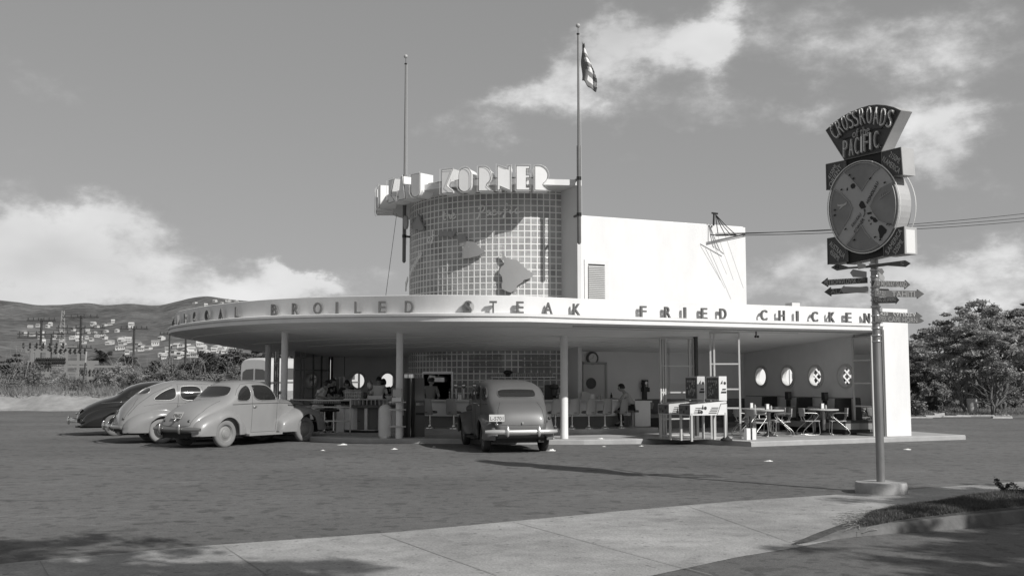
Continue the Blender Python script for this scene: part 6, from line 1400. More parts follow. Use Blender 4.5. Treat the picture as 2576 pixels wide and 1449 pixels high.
# scraps of paper on the asphalt
pap = mat('paper_scrap', .8, .8)
for k, (u, v, s, lb) in enumerate(((863,1119,.13,'crumpled paper left of the pillar in front of the kerb'),(993,1130,.09,'flat torn paper in front of the trash can'),(813,1133,.06,'small scrap right of the coupe front wheel'),(1062,1116,.08,'white paper scrap against the kerb right of the pillar'),(1092,1124,.05,'tiny square scrap left of the grey sedan'),
       (1388,1134,.13,'crumpled paper behind the right rear wheel of the grey sedan'),(1613,1122,.06,'small round scrap before the pinball machines'),(1520,1123,.05,'tiny scrap on the asphalt right of the second pillar'),(1822,1110,.12,'folded paper leaning on the dark kerb face'),(2284,1131,.10,'white wad of paper right of the signpost'),(1934,1160,.09,'flat paper on the asphalt left of the signpost'),
       (650,1394,.03,'tiny scrap on the asphalt at the lower left'),(1385,1103,.12,'flat paper lying on the platform by the second pillar'),(1512,1104,.10,'torn paper lying on the platform right of the second pillar'))):
    c = P(u, v, PZ if v in (1103, 1104) else 0); m = MB(); pts = []; n = 9
    rows_ = [[c+Vector((math.cos(a)*s*f*(1+.35*rr.uniform(-1, 1)), math.sin(a)*s*f*.7, s*(.08+.35*rr.random())*(1.1-f))) for a in [2*math.pi*i/n for i in range(n)]] for f in (1, .7, .4, .05)]
    m.grid([r_+[r_[0]] for r_ in rows_]); tag(m.build('paper_scrap', pap), lb, 'paper', 'scraps of paper on the ground')
# shade trees behind the photographer: they cast the dappled shade on the foreground
def shade_tree(x, y, z, crowns, seed, n, lb):
    b = Vector((x, y, 0)); t = thing('shade_tree', lb, 'tree', b, 'shade trees by the street'); r2 = random.Random(seed); m = MB()
    for c in crowns: limb(m, b, b+Vector(c[:3]), .16, .04, r2, 7, .05)
    m.build('trunk', bark, t, auto='raw'); lb_ = MB()
    for c in crowns:
        for _ in range(26):
            d = Vector((r2.gauss(0, .5), r2.gauss(0, .5), r2.gauss(0, .4))); leaves(lb_, b+Vector((c[0]+d.x*c[3], c[1]+d.y*c[3], c[2]+d.z*c[4])), (.45, .45, .25), n//26, .10, r2)
    lb_.build('crown', lf4, t, auto='raw')

shade_tree(8.8, -0.6, 0, [(-5.6, 3.0, 6.8, 1.2, .8), (-4.2, 2.2, 7.2, 1.0, .7), (-6.6, 3.9, 6.8, 1.0, .6), (-3.0, 2.2, 7.6, .7, .5), (-2.0, .8, 7.0, .8, .5)], 91, 1500, 'street tree behind the camera shading the lower left corner')
shade_tree(13.2, 1.8, 0, [(-1.6, .8, 6.8, 1.2, .7), (.2, 5.6, 7.4, 1.0, .6), (1.6, 6.2, 8.0, 1.1, .7), (-.4, 1.4, 7.0, 1.2, .7), (.6, .8, 6.8, 1.2, .7), (-1.0, 2.6, 6.8, 1.1, .7), (.2, 3.8, 7.2, 1.1, .7)], 92, 1500, 'street tree beside the camera shading the grass verge')
# ================================================================== inside the drive-in
def ang_at(u, r):                         # angle on the circle about the drum centre seen in the column u
    best = None
    for i in range(200, 320):
        for j in (0, .25, .5, .75):
            a = R(i+j); x, y = C0.x+r*math.cos(a), C0.y+r*math.sin(a); e = abs(1288+2650*x/y-u)
            if best is None or e < best[0]: best = (e, a)
    return best[1]
def ring(mb, r0, r1, z0, z1, a0, a1, n=40):
    rows = []
    for i in range(n+1):
        a = a0+(a1-a0)*i/n; c, s = math.cos(a), math.sin(a); rows.append([Vector((C0.x+r*c, C0.y+r*s, z)) for r, z in ((r0, z0), (r1, z0), (r1, z1), (r0, z1), (r0, z0))])
    mb.grid(rows); mb.add(rows[0][:4], [(0,1,2,3)]); mb.add(rows[-1][:4], [(3,2,1,0)])
cfront = mat('counter_front', .80, .5, var=.04); ctop = mat('counter_top', .72, .25, var=.05); kick = mat('kick_panel', .22, .7); shell = mat('stool_shell', .34, .45, var=.06, vs=4)
a0, a1 = R(212), ang_at(1590, 5.2)
t = thing('lunch_counter', 'long curved lunch counter in front of the glass block wall', 'counter', Vector((.2, 31, SZ)))
m = MB(); ring(m, 4.85, 5.12, .62, 1.06, a0, a1); m.build('front_panel', cfront, t)
m = MB(); ring(m, 4.70, 5.28, 1.065, 1.11, a0, a1); m.build('countertop', ctop, t, smooth=True, auto=R(30))
m = MB(); ring(m, 4.9, 5.0, SZ, .615, a0, a1); m.build('kick_panel', kick, t)
p = Vector((C0.x+5.2*math.cos(a1), C0.y+5.2*math.sin(a1), 0)); m = MB(frame(p+Vector((.05, -.05, 0)), E1, E2)); m.box(0, .55, 0, .4, SZ, 1.02); m.box(0, .6, -.02, .42, 1.02, 1.06); m.build('end_cabinet', cfront, t)
# stools
def stool(label):
    t = thing('counter_stool', label, 'stool', (0, 0, 0), 'stools along the lunch counter')
    m = MB(local=True); m.lathe([(.14, 0), (.135, .02), (.06, .05), (.045, .09), (.045, .10)], (0,0,0), 20); m.lathe([(.03, .09), (.03, .43)], (0,0,0), 14); m.build('pedestal', chrome, t, smooth=True, auto=R(40))
    m = MB(local=True); m.lathe([(.02, .43), (.19, .44), (.205, .47), (.19, .50), (.1, .515), (0, .515)], (0,.02,0), 24); m.build('seat', mat('stool_seat', .11, .5), t, smooth=True)
    m = MB(local=True); rows = []
    for i in range(15):
        s = -1+i/7; r_ = []
        for (z, w, y) in ((.40, .175, -.14), (.415, .20, -.16), (.45, .215, -.175), (.70, .195, -.205), (.82, .175, -.215), (.855, .165, -.215), (.87, .14, -.21)):
            r_.append(Vector((s*w, y+.075*s*s, z)))
        rows.append(r_)
    m.grid(rows); o = m.build('backrest', shell, t, smooth=True); md = o.modifiers.new('thick', 'SOLIDIFY'); md.thickness = .022
    return t
SL = [(1083, 'leftmost stool, right of the dark vending cabinet', -.25), (1143, 'second stool from the left, its seat showing to the right', -.35), (1200, 'third stool, half hidden by the grey sedan roofline', -.2), (1397, 'stool just left of the second pillar', .35),
      (1437, 'stool just right of the second pillar', .3), (1480, 'second stool right of the second pillar', .35), (1520, 'third stool right of the second pillar', .35), (1561, 'stool beside the seated man', .35)]
s0 = None
for u, lb, tw in SL:
    a = ang_at(u, 5.72); pos = Vector((C0.x+5.72*math.cos(a), C0.y+5.72*math.sin(a), SZ)); rz = a+math.pi/2+tw
    if s0 is None: s0 = stool('grey shell-backed stool, '+lb); s0.location = pos; s0.rotation_euler = (0, 0, rz)
    else: dup(s0, pos, rz, 'grey shell-backed stool, '+lb)
# menu boards on the glass block wall
menum = mat('menu_rail', .34, .5); menul = mat('menu_letters', .3, .6); rr = random.Random(4)
def menu(u0, u1, vs_, label):
    p = on_drum((u0+u1)/2, vs_[0], DR+.02); t = thing('menu_board', label, 'menu board', p, 'menu boards on the glass block wall')
    for v in vs_:
        a, b = on_drum(u0, v, DR+.03), on_drum(u1, v, DR+.03); aa = math.atan2(a.y-C0.y, a.x-C0.x); ab = math.atan2(b.y-C0.y, b.x-C0.x); z = (a.z+b.z)/2
        if ab < aa: ab += 2*math.pi
        m = MB(); m.tube([Vector((C0.x+(DR+.03)*math.cos(aa+(ab-aa)*i/10), C0.y+(DR+.03)*math.sin(aa+(ab-aa)*i/10), z)) for i in range(11)], .014, 4); r_ = m.build('rail', menum, t)
        m = MB(); n = int((u1-u0)/1.55); k = rr.randint(1, 5)
        for i in range(n):
            if rr.random() < .2 or i < k or i > n-k: continue
            an = aa+(ab-aa)*(i+.5)/n; q = Vector((C0.x+(DR+.035)*math.cos(an), C0.y+(DR+.035)*math.sin(an), z+.014)); X = Vector((-math.sin(an), math.cos(an), 0)); h = .055
            m.add([q-X*.008, q+X*.008, q+X*.008+UP*h, q-X*.008+UP*h], [(0,1,2,3)])
            if rr.random() < .6: zz = rr.choice((0, h*.45, h*.85)); m.add([q-X*.008+UP*zz, q+X*.018+UP*zz, q+X*.018+UP*(zz+.01), q-X*.008+UP*(zz+.01)], [(0,1,2,3)])
        m.build('menu_lettering', menul, r_)
menu(1181, 1263, [897.3, 905.2, 913.5, 921.5, 929.9], 'left of the two five-line changeable letter menus above the counter')
menu(1314, 1386, [897.8, 905.6, 914, 922, 930.3], 'right of the two five-line changeable letter menus above the counter')
menu(1070, 1134, [898], 'single menu line above the serving hatch'); menu(1082, 1118, [889.5], 'short upper menu line above the serving hatch'); menu(1022, 1046, [896, 904, 912, 920, 928], 'narrow five-line menu left of the serving hatch')
# bottle shelf with glasses
p = on_drum(1300, 948, DR+.1); sh = thing('glass_shelf', 'narrow wall shelf under the two large menus', 'shelf', p); m = MB(); ra, rb_ = ang_at(1238, DR), ang_at(1392, DR); ring(m, DR+.02, DR+.16, 1.765, 1.785, ra, rb_, 20); m.build('board', alu, sh)
gl = mat('glassware', .45, .12, spec=.8); glk = mat('dark_glassware', .04, .15)
def lathething(name, label, cat, c, prof, mt, group=None, seg=12):
    m = MB(); m.lathe(prof, c, seg); return tag(m.build(name, mt, smooth=True, auto=R(40)), label, cat, group)
for i in range(30):
    a = ra+(rb_-ra)*(i+.7)/31; c = Vector((C0.x+(DR+.09)*math.cos(a), C0.y+(DR+.09)*math.sin(a), 1.786)); h = .09 if i < 12 else .12
    if 6 < i < 9: lathething('potted_plant', ('left' if i == 7 else 'right')+' small dark plant on the wall shelf between the glasses', 'plant', c, [(.04, 0), (.05, .07), (.10, .10), (.11, .15), (.06, .2), (0, .21)], glk, 'plants on the wall shelf', 8)
    else: lathething('tumbler', 'glass, '+ORD[i]+' from the left on the wall shelf under the menus', 'glass', c, [(.022, 0), (.03, h), (.026, h), (.018, .01)], gl, 'glasses on the wall shelf left' if i < 12 else 'glasses on the wall shelf right', 9)
# soda fountain and counter clutter
def onc(u, r=4.95): a = ang_at(u, r); return Vector((C0.x+r*math.cos(a), C0.y+r*math.sin(a), 1.112))
for u, lb in ((1147.5, 'left'), (1167.5, 'middle'), (1194.5, 'right')):
    c = onc(u, 4.3); c.z = 1.0; t = thing('fountain_mixer', lb+' of the three tall soda mixers behind the counter', 'mixer', c, 'soda mixers behind the counter')
    m = MB(); m.lathe([(.07, 0), (.06, .03), (.025, .05), (.025, .50)], c, 12); m.build('stand', alu, t, smooth=True, auto=R(40)); m = MB(); m.lathe([(.03, .44), (.065, .48), (.07, .54), (.05, .59), (0, .60)], c+Vector((0, -.04, 0)), 14); m.build('motor_head', chrome, t, smooth=True)
for u, lb in ((1103, 'left'), (1131, 'right')):
    c = onc(u, 4.6); t = thing('soda_tap', lb+' soda draught tap on the counter', 'tap', c, 'soda taps on the counter'); m = MB(); m.lathe([(.05, 0), (.025, .03), (.02, .22)], c, 10); m.tube([c+UP*.2, c+UP*.24+Vector((0, -.08, 0)), c+UP*.18+Vector((0, -.1, 0))], .014, 6); m.build('column', chrome, t, smooth=True); m = MB(); m.lathe([(.012, .22), (.02, .28), (.016, .34), (0, .35)], c, 8); m.build('handle', blackm, t, smooth=True)
def napkin(c, label, rz=0.0, group='napkin holders'):
    t = thing('napkin_holder', label, 'napkin holder', c, group); T_ = frame(c, (math.cos(rz), math.sin(rz), 0), (-math.sin(rz), math.cos(rz), 0)); m = MB(T_); m.box(-.05, .05, -.045, .045, 0, .16); m.build('case', alu, t); m = MB(T_); m.box(-.035, .035, -.049, -.0455, .02, .15); m.build('napkins', mat('paper_white', .8, .8), t); return t
napkin(onc(1157), 'white napkin holder on the counter under the mixers'); napkin(onc(1490), 'napkin holder on the counter beside the propped menu'); napkin(onc(1409), 'napkin holder on the counter left of the second pillar')
lathething('coffee_maker', 'tall dark coffee maker with a pale domed lid left of the second pillar', 'coffee maker', onc(1394, 4.5), [(.10, 0), (.10, .05), (.05, .08), (.09, .12), (.10, .30), (.13, .33), (.15, .36), (.10, .44), (0, .47)], mat('coffee_maker_metal', .10, .2, metal=.5), None, 18)
m = MB(); c = onc(1380, 4.4); m.box(c.x-.12, c.x+.12, c.y-.05, c.y+.05, 1.112, 1.55); tag(m.build('radio_cabinet', blackm), 'black upright box behind the counter at the right of the sedan roof', 'box')
for u, h, lb in ((1184, .2, 'black bottle under the right mixer'), (1511, .17, 'slim bottle standing on the counter right of the napkins'), (1536, .2, 'dark topped sauce bottle on the counter by the seated man'), (1505, .14, 'short jar on the counter right of the propped menu')):
    lathething('bottle', lb, 'bottle', onc(u), [(.035, 0), (.035, h*.6), (.014, h*.8), (.014, h), (0, h)], glk if 'black' in lb or 'dark' in lb else gl)
m = MB(); c = onc(1474); m.prism([c+Vector((-.15, 0, 0)), c+Vector((.12, .02, 0)), c+Vector((.15, .05, .2)), c+Vector((-.11, .05, .24))], (0, .006, 0)); tag(m.build('menu_card', mat('card_pale', .5, .7)), 'pale menu card propped on the counter below the kitchen door window', 'menu card')
# wall clock, telephone, bench by the phone
c = PL(1489, 901, E(0, BW), E2)-E2*.03; t = thing('wall_clock', 'round clock with a dark rim above the kitchen door', 'clock', c); m = MB(); m.lathe([(.205, .02), (.205, -.03), (.185, -.045), (.15, -.045), (.15, -.03)], c, 36, (E1, UP, E2), full=False); m.build('rim', mat('clock_rim', .11, .4), t, smooth=True, auto=R(40)); m = MB(); m.lathe([(.155, 0), (0, .001)], c-E2*.028, 36, (E1, UP, E2)); f = m.build('face', mat('clock_face', .72, .6), t)
m = MB(); m.tube([c-E2*.035, c-E2*.035+UP*.09+E1*.02], .005, 4); m.tube([c-E2*.035, c-E2*.035-UP*.03-E1*.11], .004, 4); m.build('hands', blackm, t)
c = PL(1619, 979, E(0, BW), E2); t = thing('payphone', 'black wall telephone on the pale wall right of the seated man', 'telephone', c); T_ = frame(c-E2*.16, E1, E2); m = MB(T_); m.box(-.08, .08, 0, .15, -.06, .30); m.box(-.10, .12, -.02, .15, -.08, .06); m.build('housing', blackm, t); m = MB(T_); m.lathe([(.055, 0), (.055, .02), (.02, .025)], (.01, -.001, .20), 20, (Vector((1,0,0)), Vector((0,0,1)), Vector((0,-1,0)))); m.build('dial', alu, t); m = MB(T_); m.box(-.02, .05, -.006, -.001, .08, .135); m.build('notice', mat('card_pale', .5, .7), t); m = MB(T_); m.tube([(-.12, .05, -.02), (-.13, .03, .1), (-.12, .05, .22)], [.03, .016, .03], 8); m.tube([(-.12, .05, -.02), (-.10, .03, -.25), (-.02, .05, -.1)], .006, 5); m.box(-.07, .07, .06, .15, -.32, -.081); m.build('handset', blackm, t)
c = PL(1650, 1040, E(0, BW-.4), E2); t = thing('bench', 'low upholstered bench over a black block for the shaded void, under the payphone', 'bench', Vector((c.x, c.y, PZ))); A = c.dot(E1); m = MB(T); m.box(A-.45, A+.35, BW-.55, BW-.05, .50, .62); m.build('seat', mat('bench_seat', .25, .6), t); m = MB(T); m.box(A-.45, A+.35, BW-.5, BW-.1, PZ, .499); m.build('base', blackm, t)  # black block paints the shade of the open space under the seat
c = PL(1640, 1020, E(0, BW-.03), E2); m = MB(frame(c, (E1*.93-UP*.36), E2, (UP*.93+E1*.36))); m.box(-.06, .06, 0, .012, -.1, .1); tag(m.build('hanging_card', mat('card_grey', .3, .7)), 'tilted card hanging on the dark dado below the payphone', 'card')
# vending machines by the first pillar
c = Vector(((1031-1288)/2650*29.2, 29.2, PZ)); t = thing('cigarette_machine', 'tall black glossy cylinder with a chrome band at the top, right of the first pillar', 'vending machine', c)
m = MB(); m.lathe([(.16, 0), (.16, .05), (.15, .06), (.15, 1.62)], c, 28); m.build('cylinder', blackm, t, smooth=True, auto=R(40)); m = MB(); m.lathe([(.155, 1.62), (.155, 1.72), (.12, 1.76), (0, 1.77)], c, 28); m.build('cap', chrome, t, smooth=True, auto=R(40)); m = MB(); m.tube([c+Vector((.06, -.15, .03)), c+Vector((.06, -.15, 1.62))], .008, 5); m.build('trim', chrome, t)
c = Vector(((1056-1288)/2650*29.5, 29.5, PZ)); t = thing('candy_machine', 'grey coin machine with an angled glass top beside the black cylinder', 'vending machine', c); T_ = frame(c, (.96, .26, 0), (-.26, .96, 0)); m = MB(T_); m.box(-.14, .14, -.12, .14, 0, 1.0); m.build('cabinet', mat('machine_grey', .12, .35), t)
m = MB(T_); m.prism([(-.14, -.10, 1.0), (-.14, .14, 1.0), (-.14, .14, 1.62), (-.14, .02, 1.62)], (.28, 0, 0)); m.build('glass_top', mat('machine_glass', .18, .1), t); m = MB(T_)
for i in range(7): m.box(-.11+i*.032, -.10+i*.032, -.13, -.12, .86, .93)
m.build('coin_levers', chrome, t); m = MB(T_); m.box(-.12, .12, -.135, -.12, .60, .66); m.build('tray', blackm, t)
# white bollard-shaped trash can
c = P(968.5, 1101.5, PZ); t = thing('trash_can', 'white cylindrical trash can with a domed top at the kerb', 'trash can', c); m = MB(); rC = .178; m.lathe([(rC, .05), (rC, .74)]+[(rC*math.cos(R(a)), .74+rC*.95*math.sin(R(a))) for a in range(10, 91, 10)], c, 32); m.build('body', mat('can_white', .62, .4, var=.05), t, smooth=True, auto=R(40)); m = MB(); m.lathe([(rC+.006, 0), (rC+.006, .055)], c, 32); m.build('base_ring', alu, t)
# pipe rails
rail_m = mat('rail_paint', .55, .35)
t = thing('pipe_rail', 'three white pipe rails running from the coupe bonnet to the round service station', 'railing', Vector((-5.2, 30, PZ)))
for z in (1.12, .93, .54):
    m = MB(); m.tube([Vector(((u-1288)/2650*y, y, z)) for u, y in ((735, 30.9), (760, 30.4), (800, 30.0), (840, 29.9), (884, 30.0))], .022, 8); m.build('rail', rail_m, t, smooth=True)
for u, y in ((735, 30.9), (884, 30.0)): m = MB(); m.tube([Vector(((u-1288)/2650*y, y, PZ)), Vector(((u-1288)/2650*y, y, 1.14))], .024, 8); m.build('post', rail_m, t, smooth=True)
t = thing('pipe_rail', 'short triple rail with flat ends fixed round the first pillar', 'railing', Vector((-2.95, 28.4, .5)))
for z in (1.10, .90, .45): m = MB(); y = 28.42; m.tube([Vector(((u-1288)/2650*y, y, z)) for u in (979, 1023)], .02, 8); m.build('rail', rail_m, t, smooth=True)
c = Vector(((1000-1288)/2650*28.3, 28.3, 1.125)); t = thing('condiment_stand', 'wire-framed menu and jar stand on the rail at the first pillar', 'stand', c); m = MB(); 
for dx in (-.13, .13): m.tube([c+Vector((dx, 0, 0)), c+Vector((dx, 0, .34))], .008, 5)
m.tube([c+Vector((-.13, 0, .34)), c+Vector((.13, 0, .34))], .008, 5); m.build('frame', chrome, t); m = MB(); m.box(c.x-.11, c.x+.11, c.y, c.y+.01, c.z+.12, c.z+.32); m.build('card', mat('card_pale', .5, .7), t); m = MB(); m.box(c.x-.12, c.x+.12, c.y-.03, c.y+.05, c.z, c.z+.10); m.build('jar_box', alu, t)
# round service station
S0 = Vector(((935-1288)/2650*32.1, 32.1, 0)); sx = lambda u, y: (u-1288)/2650*y
t = thing('service_station', 'round waitress station with open dark shelves and a wide pale top', 'counter', Vector((S0.x, S0.y, PZ)))
def pol(c, r, a0, a1, n): return [Vector((c.x+r*math.cos(R(a0+(a1-a0)*i/n)), c.y+r*.72*math.sin(R(a0+(a1-a0)*i/n)), 0)) for i in range(n+1)]
def cring(mb, r0, r1, z0, z1, a0, a1, n=24):
    A, B = pol(S0, r0, a0, a1, n), pol(S0, r1, a0, a1, n); mb.grid([[a+UP*z0, b+UP*z0, b+UP*z1, a+UP*z1, a+UP*z0] for a, b in zip(A, B)]); mb.add([A[0]+UP*z0, B[0]+UP*z0, B[0]+UP*z1, A[0]+UP*z1], [(0,1,2,3)]); mb.add([A[-1]+UP*z0, B[-1]+UP*z0, B[-1]+UP*z1, A[-1]+UP*z1], [(3,2,1,0)])
m = MB(); cring(m, .5, .80, .22, .86, 180, 235); cring(m, .5, .80, .22, .86, 262, 268, 4); cring(m, .5, .80, .22, .86, 296, 300, 4); cring(m, .5, .80, .22, .86, 340, 360, 6); m.build('side_panels', cfront, t)
m = MB(); cring(m, .45, .62, .22, .86, 230, 350); m.build('shelf_back', mat('station_grey', .16, .6), t); m = MB(); cring(m, .4, .9, .87, .95, 170, 370); m.build('lower_top', mat('station_ledge', .12, .5), t); m = MB(); cring(m, .4, .82, .20, .215, 180, 360); m.build('foot_rim', alu, t); m = MB(); cring(m, .4, .76, PZ, .195, 180, 360); m.build('plinth', dark, t)
m = MB(); cring(m, .3, .84, 1.10, 1.13, 165, 375); m.build('top', ctop, t); m = MB(); cring(m, .4, .62, .95, 1.10, 180, 360); m.build('cubby_back', blackm, t)
for i in range(13):
    a = 228+i*9.5; m = MB(); cring(m, .62, .80, .951, 1.099, a, a+1.2, 1); m.build('divider', ctop, t)
r2 = random.Random(3)
for i in range(46):
    m = MB()
    a = R(r2.choice((243, 250, 277, 285, 292))+r2.uniform(-4, 4)); c = S0+Vector((.72*math.cos(a), .72*.72*math.sin(a), r2.uniform(.26, .82))); m.tube([c, c+Vector((r2.uniform(-.08, .08), -.02, r2.uniform(-.10, .02)))], .011, 4)
m.build('rack_wires', blackm, t)
# things on the station
yS = 31.55
rk = thing('glass_rack', 'stepped rack of three rows of clear tumblers on the waitress station', 'glass rack', Vector((sx(890, 31.2), 31.2, 1.13)))
for k in range(3):
    z = 1.13+.095*k; y = 31.2+.07*k; m = MB(); m.box(sx(869, y), sx(908+2*k, y), y-.07, y+.07, z, z+.012); m.build('tray', alu, rk)
    tm = None
    for i in range(9):
        x = sx(869, y)+.04+i*.0525
        if tm is None: m = MB(); m.lathe([(.018, 0), (.024, .075), (.022, .075), (.015, .005)], (x, y-.03, z+.014), 9); tm = m.build('tumbler', gl, rk, smooth=True, auto=R(40)); x0 = x
        else: q = tm.copy(); q.location = (x-x0, 0, 0); COL.objects.link(q); q.parent = rk
c = Vector((sx(932, yS), yS, 1.13)); t = thing('syrup_dispenser', 'ribbed metal dispenser on a slim stem in front of the first round window', 'dispenser', c); m = MB(); m.lathe([(.06, 0), (.05, .02), (.012, .03), (.012, .28)], c+Vector((-.08, 0, 0)), 10); m.tube([c+Vector((-.08, 0, .27)), c+Vector((0, 0, .32))], .01, 5); m.build('stem', chrome, t, smooth=True); m = MB(); m.lathe([(.02, .24), (.075, .28), (.08, .31), (.078, .48), (.06, .52), (.02, .55), (.012, .60), (0, .605)], c, 18); m.build('tank', mat('tank_metal', .3, .25, metal=.7), t, smooth=True, auto=R(50))
m = MB(); c = Vector((sx(946, yS), yS, 1.13)); m.box(c.x-.22, c.x+.22, c.y-.1, c.y+.1, c.z, c.z+.10); tag(m.build('dish_bin', white2), 'long white dish bin on the waitress station', 'bin')
lathething('bowl', 'white bowl on the station left of the first pillar', 'bowl', Vector((sx(979, yS), yS, 1.13)), [(.05, 0), (.10, .06), (.12, .09), (.105, .085), (.04, .01)], white2, None, 16)
lathething('jug', 'small dark jug beside the rack of tumblers', 'jug', Vector((sx(920, yS), yS, 1.13)), [(.05, 0), (.06, .08), (.045, .17), (.05, .2), (0, .19)], glk)
t = thing('glass_shelf', 'tall glazed jar case standing behind the rack of tumblers', 'case', Vector((sx(857, 33.5), 33.5, 1.1))); m = MB(); x = sx(857, 33.5); m.box(x-.13, x+.13, 33.5, 33.62, 1.1, 1.78); m.build('case', mat('case_glass', .16, .3), t); m = MB()
for dx in (-.13, 0, .13): m.tube([Vector((x+dx, 33.48, 1.1)), Vector((x+dx, 33.48, 1.8))], .008, 4)
m.build('frame', alu, t)
# side table with tray of glasses and two stools at the left
m = MB(); t = thing('side_counter', 'dark side counter with rows of small glasses behind the pipe rails', 'counter', Vector((sx(830, 32), 32, PZ))); m.box(sx(783, 32), sx(868, 32), 31.9, 32.2, .96, .99); m.build('tray_top', blackm, t); m = MB(); m.box(sx(850, 32), sx(869, 32), 31.95, 32.2, PZ, .955); m.build('support', cfront, t)
for i in range(16):
    lathething('tumbler', 'small tumbler, '+ORD[i]+' from the left on the dark side counter', 'glass', Vector((sx(788+i*4.6, 31.97), 31.97, .992)), [(.016, 0), (.022, .06), (.02, .06), (.014, .005)], gl, 'glasses on the side counter', 8)
for u, lb in ((819, 'left of the two round stools behind the pipe rails'), (842, 'right of the two round stools behind the pipe rails')):
    c = Vector((sx(u, 31.5), 31.5, PZ)); t = thing('round_stool', lb, 'stool', c, 'round stools behind the pipe rails'); m = MB(); m.lathe([(.13, 0), (.12, .02), (.04, .06), (.028, .10), (.028, .62)], c, 16); m.build('pedestal', chrome, t, smooth=True, auto=R(40)); m = MB(); m.lathe([(.03, .62), (.17, .63), (.18, .67), (.15, .70), (0, .71)], c, 20); m.build('seat', dark, t, smooth=True)
# ------------------------------------------------------------------ pinball machines
def pinball(label, a0, b0, Ln, art):
    c = E(a0, b0, PZ); t = thing('pinball_machine', label, 'pinball machine', c, 'pinball machines on the platform'); T_ = frame(c, E1, E2); cab = mat('cabinet_paint_'+art, .72 if art == 'pale' else .55, .4, var=.04); fr = mat('cabinet_front_shade', .15, .5, var=.3, vs=12); bk = mat('cabinet_mark', .03, .5)
    m = MB(T_); m.mi = 0; m.prism([(0, 0, .66), (Ln, 0, .66), (Ln, 0, 1.02), (0, 0, .93)], (0, .54, 0)); m.build('cabinet', cab, t)
    m = MB(T_); m.box(-.004, -.001, .02, .52, .68, .91); o = m.build('front_panel', fr, t)  # dark sheet puts the shade of this end into its colour
    m = MB(T_)
    for y, z in ((.16, .83), (.3, .74)): m.lathe([(.035, 0), (.035, .003)], (-.005, y, z), 14, (Vector((0,1,0)), UP, Vector((-1,0,0))))
    for y0, z in ((.08, .88), (.10, .85), (.36, .80), (.38, .77), (.06, .70)): m.box(-.008, -.0045, y0, y0+.12, z, z+.014)
    m.build('front_marks', bk, o)
    m = MB(T_)
    for k in range(4): m.box(.10+.02*k, .30+.015*k, -.004, -.001, .70+.045*k, .718+.045*k); m.box(Ln*.5+.03*k, Ln*.72+.02*k, -.004, -.001, .70+.045*k, .722+.045*k)
    for x, z in ((.34, .74), (.46, .84)):
        m.lathe([(.045, 0), (.045, .003)], (x, -.001, z), 16, (Vector((1,0,0)), UP, Vector((0,-1,0)))); m.prism([(x-.12, -.001, z-.03), (x-.05, -.001, z-.03), (x-.07, -.001, z+.10)], (0, -.003, 0))
    m.tube([(Ln*.74, -.004, .68), (Ln*.84, -.004, .95), (Ln, -.004, .96)], .008, 4); m.build('side_marks', bk, t)
    m = MB(T_); m.box(0.0, Ln-.12, .03, .51, .955, .96) if False else m.prism([(.02, .03, .935), (Ln-.2, .03, 1.003), (Ln-.2, .51, 1.003), (.02, .51, .935)], (0, 0, .012)); m.build('playfield_glass', mat('playfield', .10, .08, coat=.5), t)
    m = MB(T_); m.box(Ln-.24, Ln, -.02, .56, 1.03, 1.66); bx_ = m.build('backbox', cab, t)
    m = MB(T_); m.box(Ln-.246, Ln-.242, .01, .53, 1.07, 1.62); g_ = m.build('backglass', mat('backglass_art', .10, .3, var=.8, vs=9), bx_)
    m = MB(T_); r2 = random.Random(len(label))
    for i in range(5): m.lathe([(.03, 0), (.03, .002)], (Ln-.2465, .1+i*.085, 1.53), 10, (Vector((0,1,0)), UP, Vector((-1,0,0))))
    for i in range(22): y, z = r2.uniform(.05, .48), r2.uniform(1.1, 1.47); m.box(Ln-.2485, Ln-.2465, y, y+r2.uniform(.008, .05), z, z+r2.uniform(.02, .09))
    m.build('backglass_marks', mat('backglass_pale', .42, .4), g_)
    m = MB(T_); m.prism([(Ln-.16, -.021, 1.3), (Ln-.04, -.021, 1.3), (Ln-.02, -.021, 1.34), (Ln-.13, -.021, 1.34)], (0, -.003, 0)); m.prism([(Ln-.19, -.021, 1.22), (Ln-.02, -.021, 1.22), (Ln-.01, -.021, 1.27), (Ln-.17, -.021, 1.27)], (0, -.003, 0)); m.lathe([(.04, 0), (.04, .003)], (Ln-.06, -.021, 1.48), 14, (Vector((1,0,0)), UP, Vector((0,-1,0)))); m.prism([(Ln-.2, -.021, 1.46), (Ln-.13, -.021, 1.46), (Ln-.13, -.021, 1.56)], (0, -.003, 0)); m.build('backbox_marks', bk, bx_)
    for x in (.02, Ln-.07):
        for y in (.0, .49): m = MB(T_); m.box(x, x+.05, y-.005, y+.045, 0, .72); m.build('leg', mat('leg_paint', .50, .4), t)
    return t
pinball('front pinball machine, its pale sunlit side painted with stripes and balls', 15.12, 23.0, 1.12, 'pale'); pinball('rear pinball machine, mostly behind the front one', 15.02, 23.85, 1.12, 'grey')
c = E(16.86, 23.0, PZ); t = thing('sand_pail', 'pair of small white pails with a dark stick at the foot of the glass screen', 'pail', c)
for dx in (0, .18): m = MB(frame(c, E1, E2)); m.box(dx, dx+.12, 0, .12, 0, .30); m.build('pail', white2, t)
m = MB(frame(c, E1, E2)); m.box(.13, .17, .02, .06, 0, .62); m.build('stick', dark, t)
c = E(16.25, 23.05, PZ); t = thing('post_stand', 'slim steel post on a round dark foot between the pinball legs and the glass screen', 'post', c); m = MB(); m.lathe([(.16, 0), (.14, .04), (.09, .07), (.05, .12)], c, 18); m.build('foot', dark, t, smooth=True); m = MB(); m.cyl(c, .035, .12, .95, 12); m.build('post', steel, t, smooth=True)
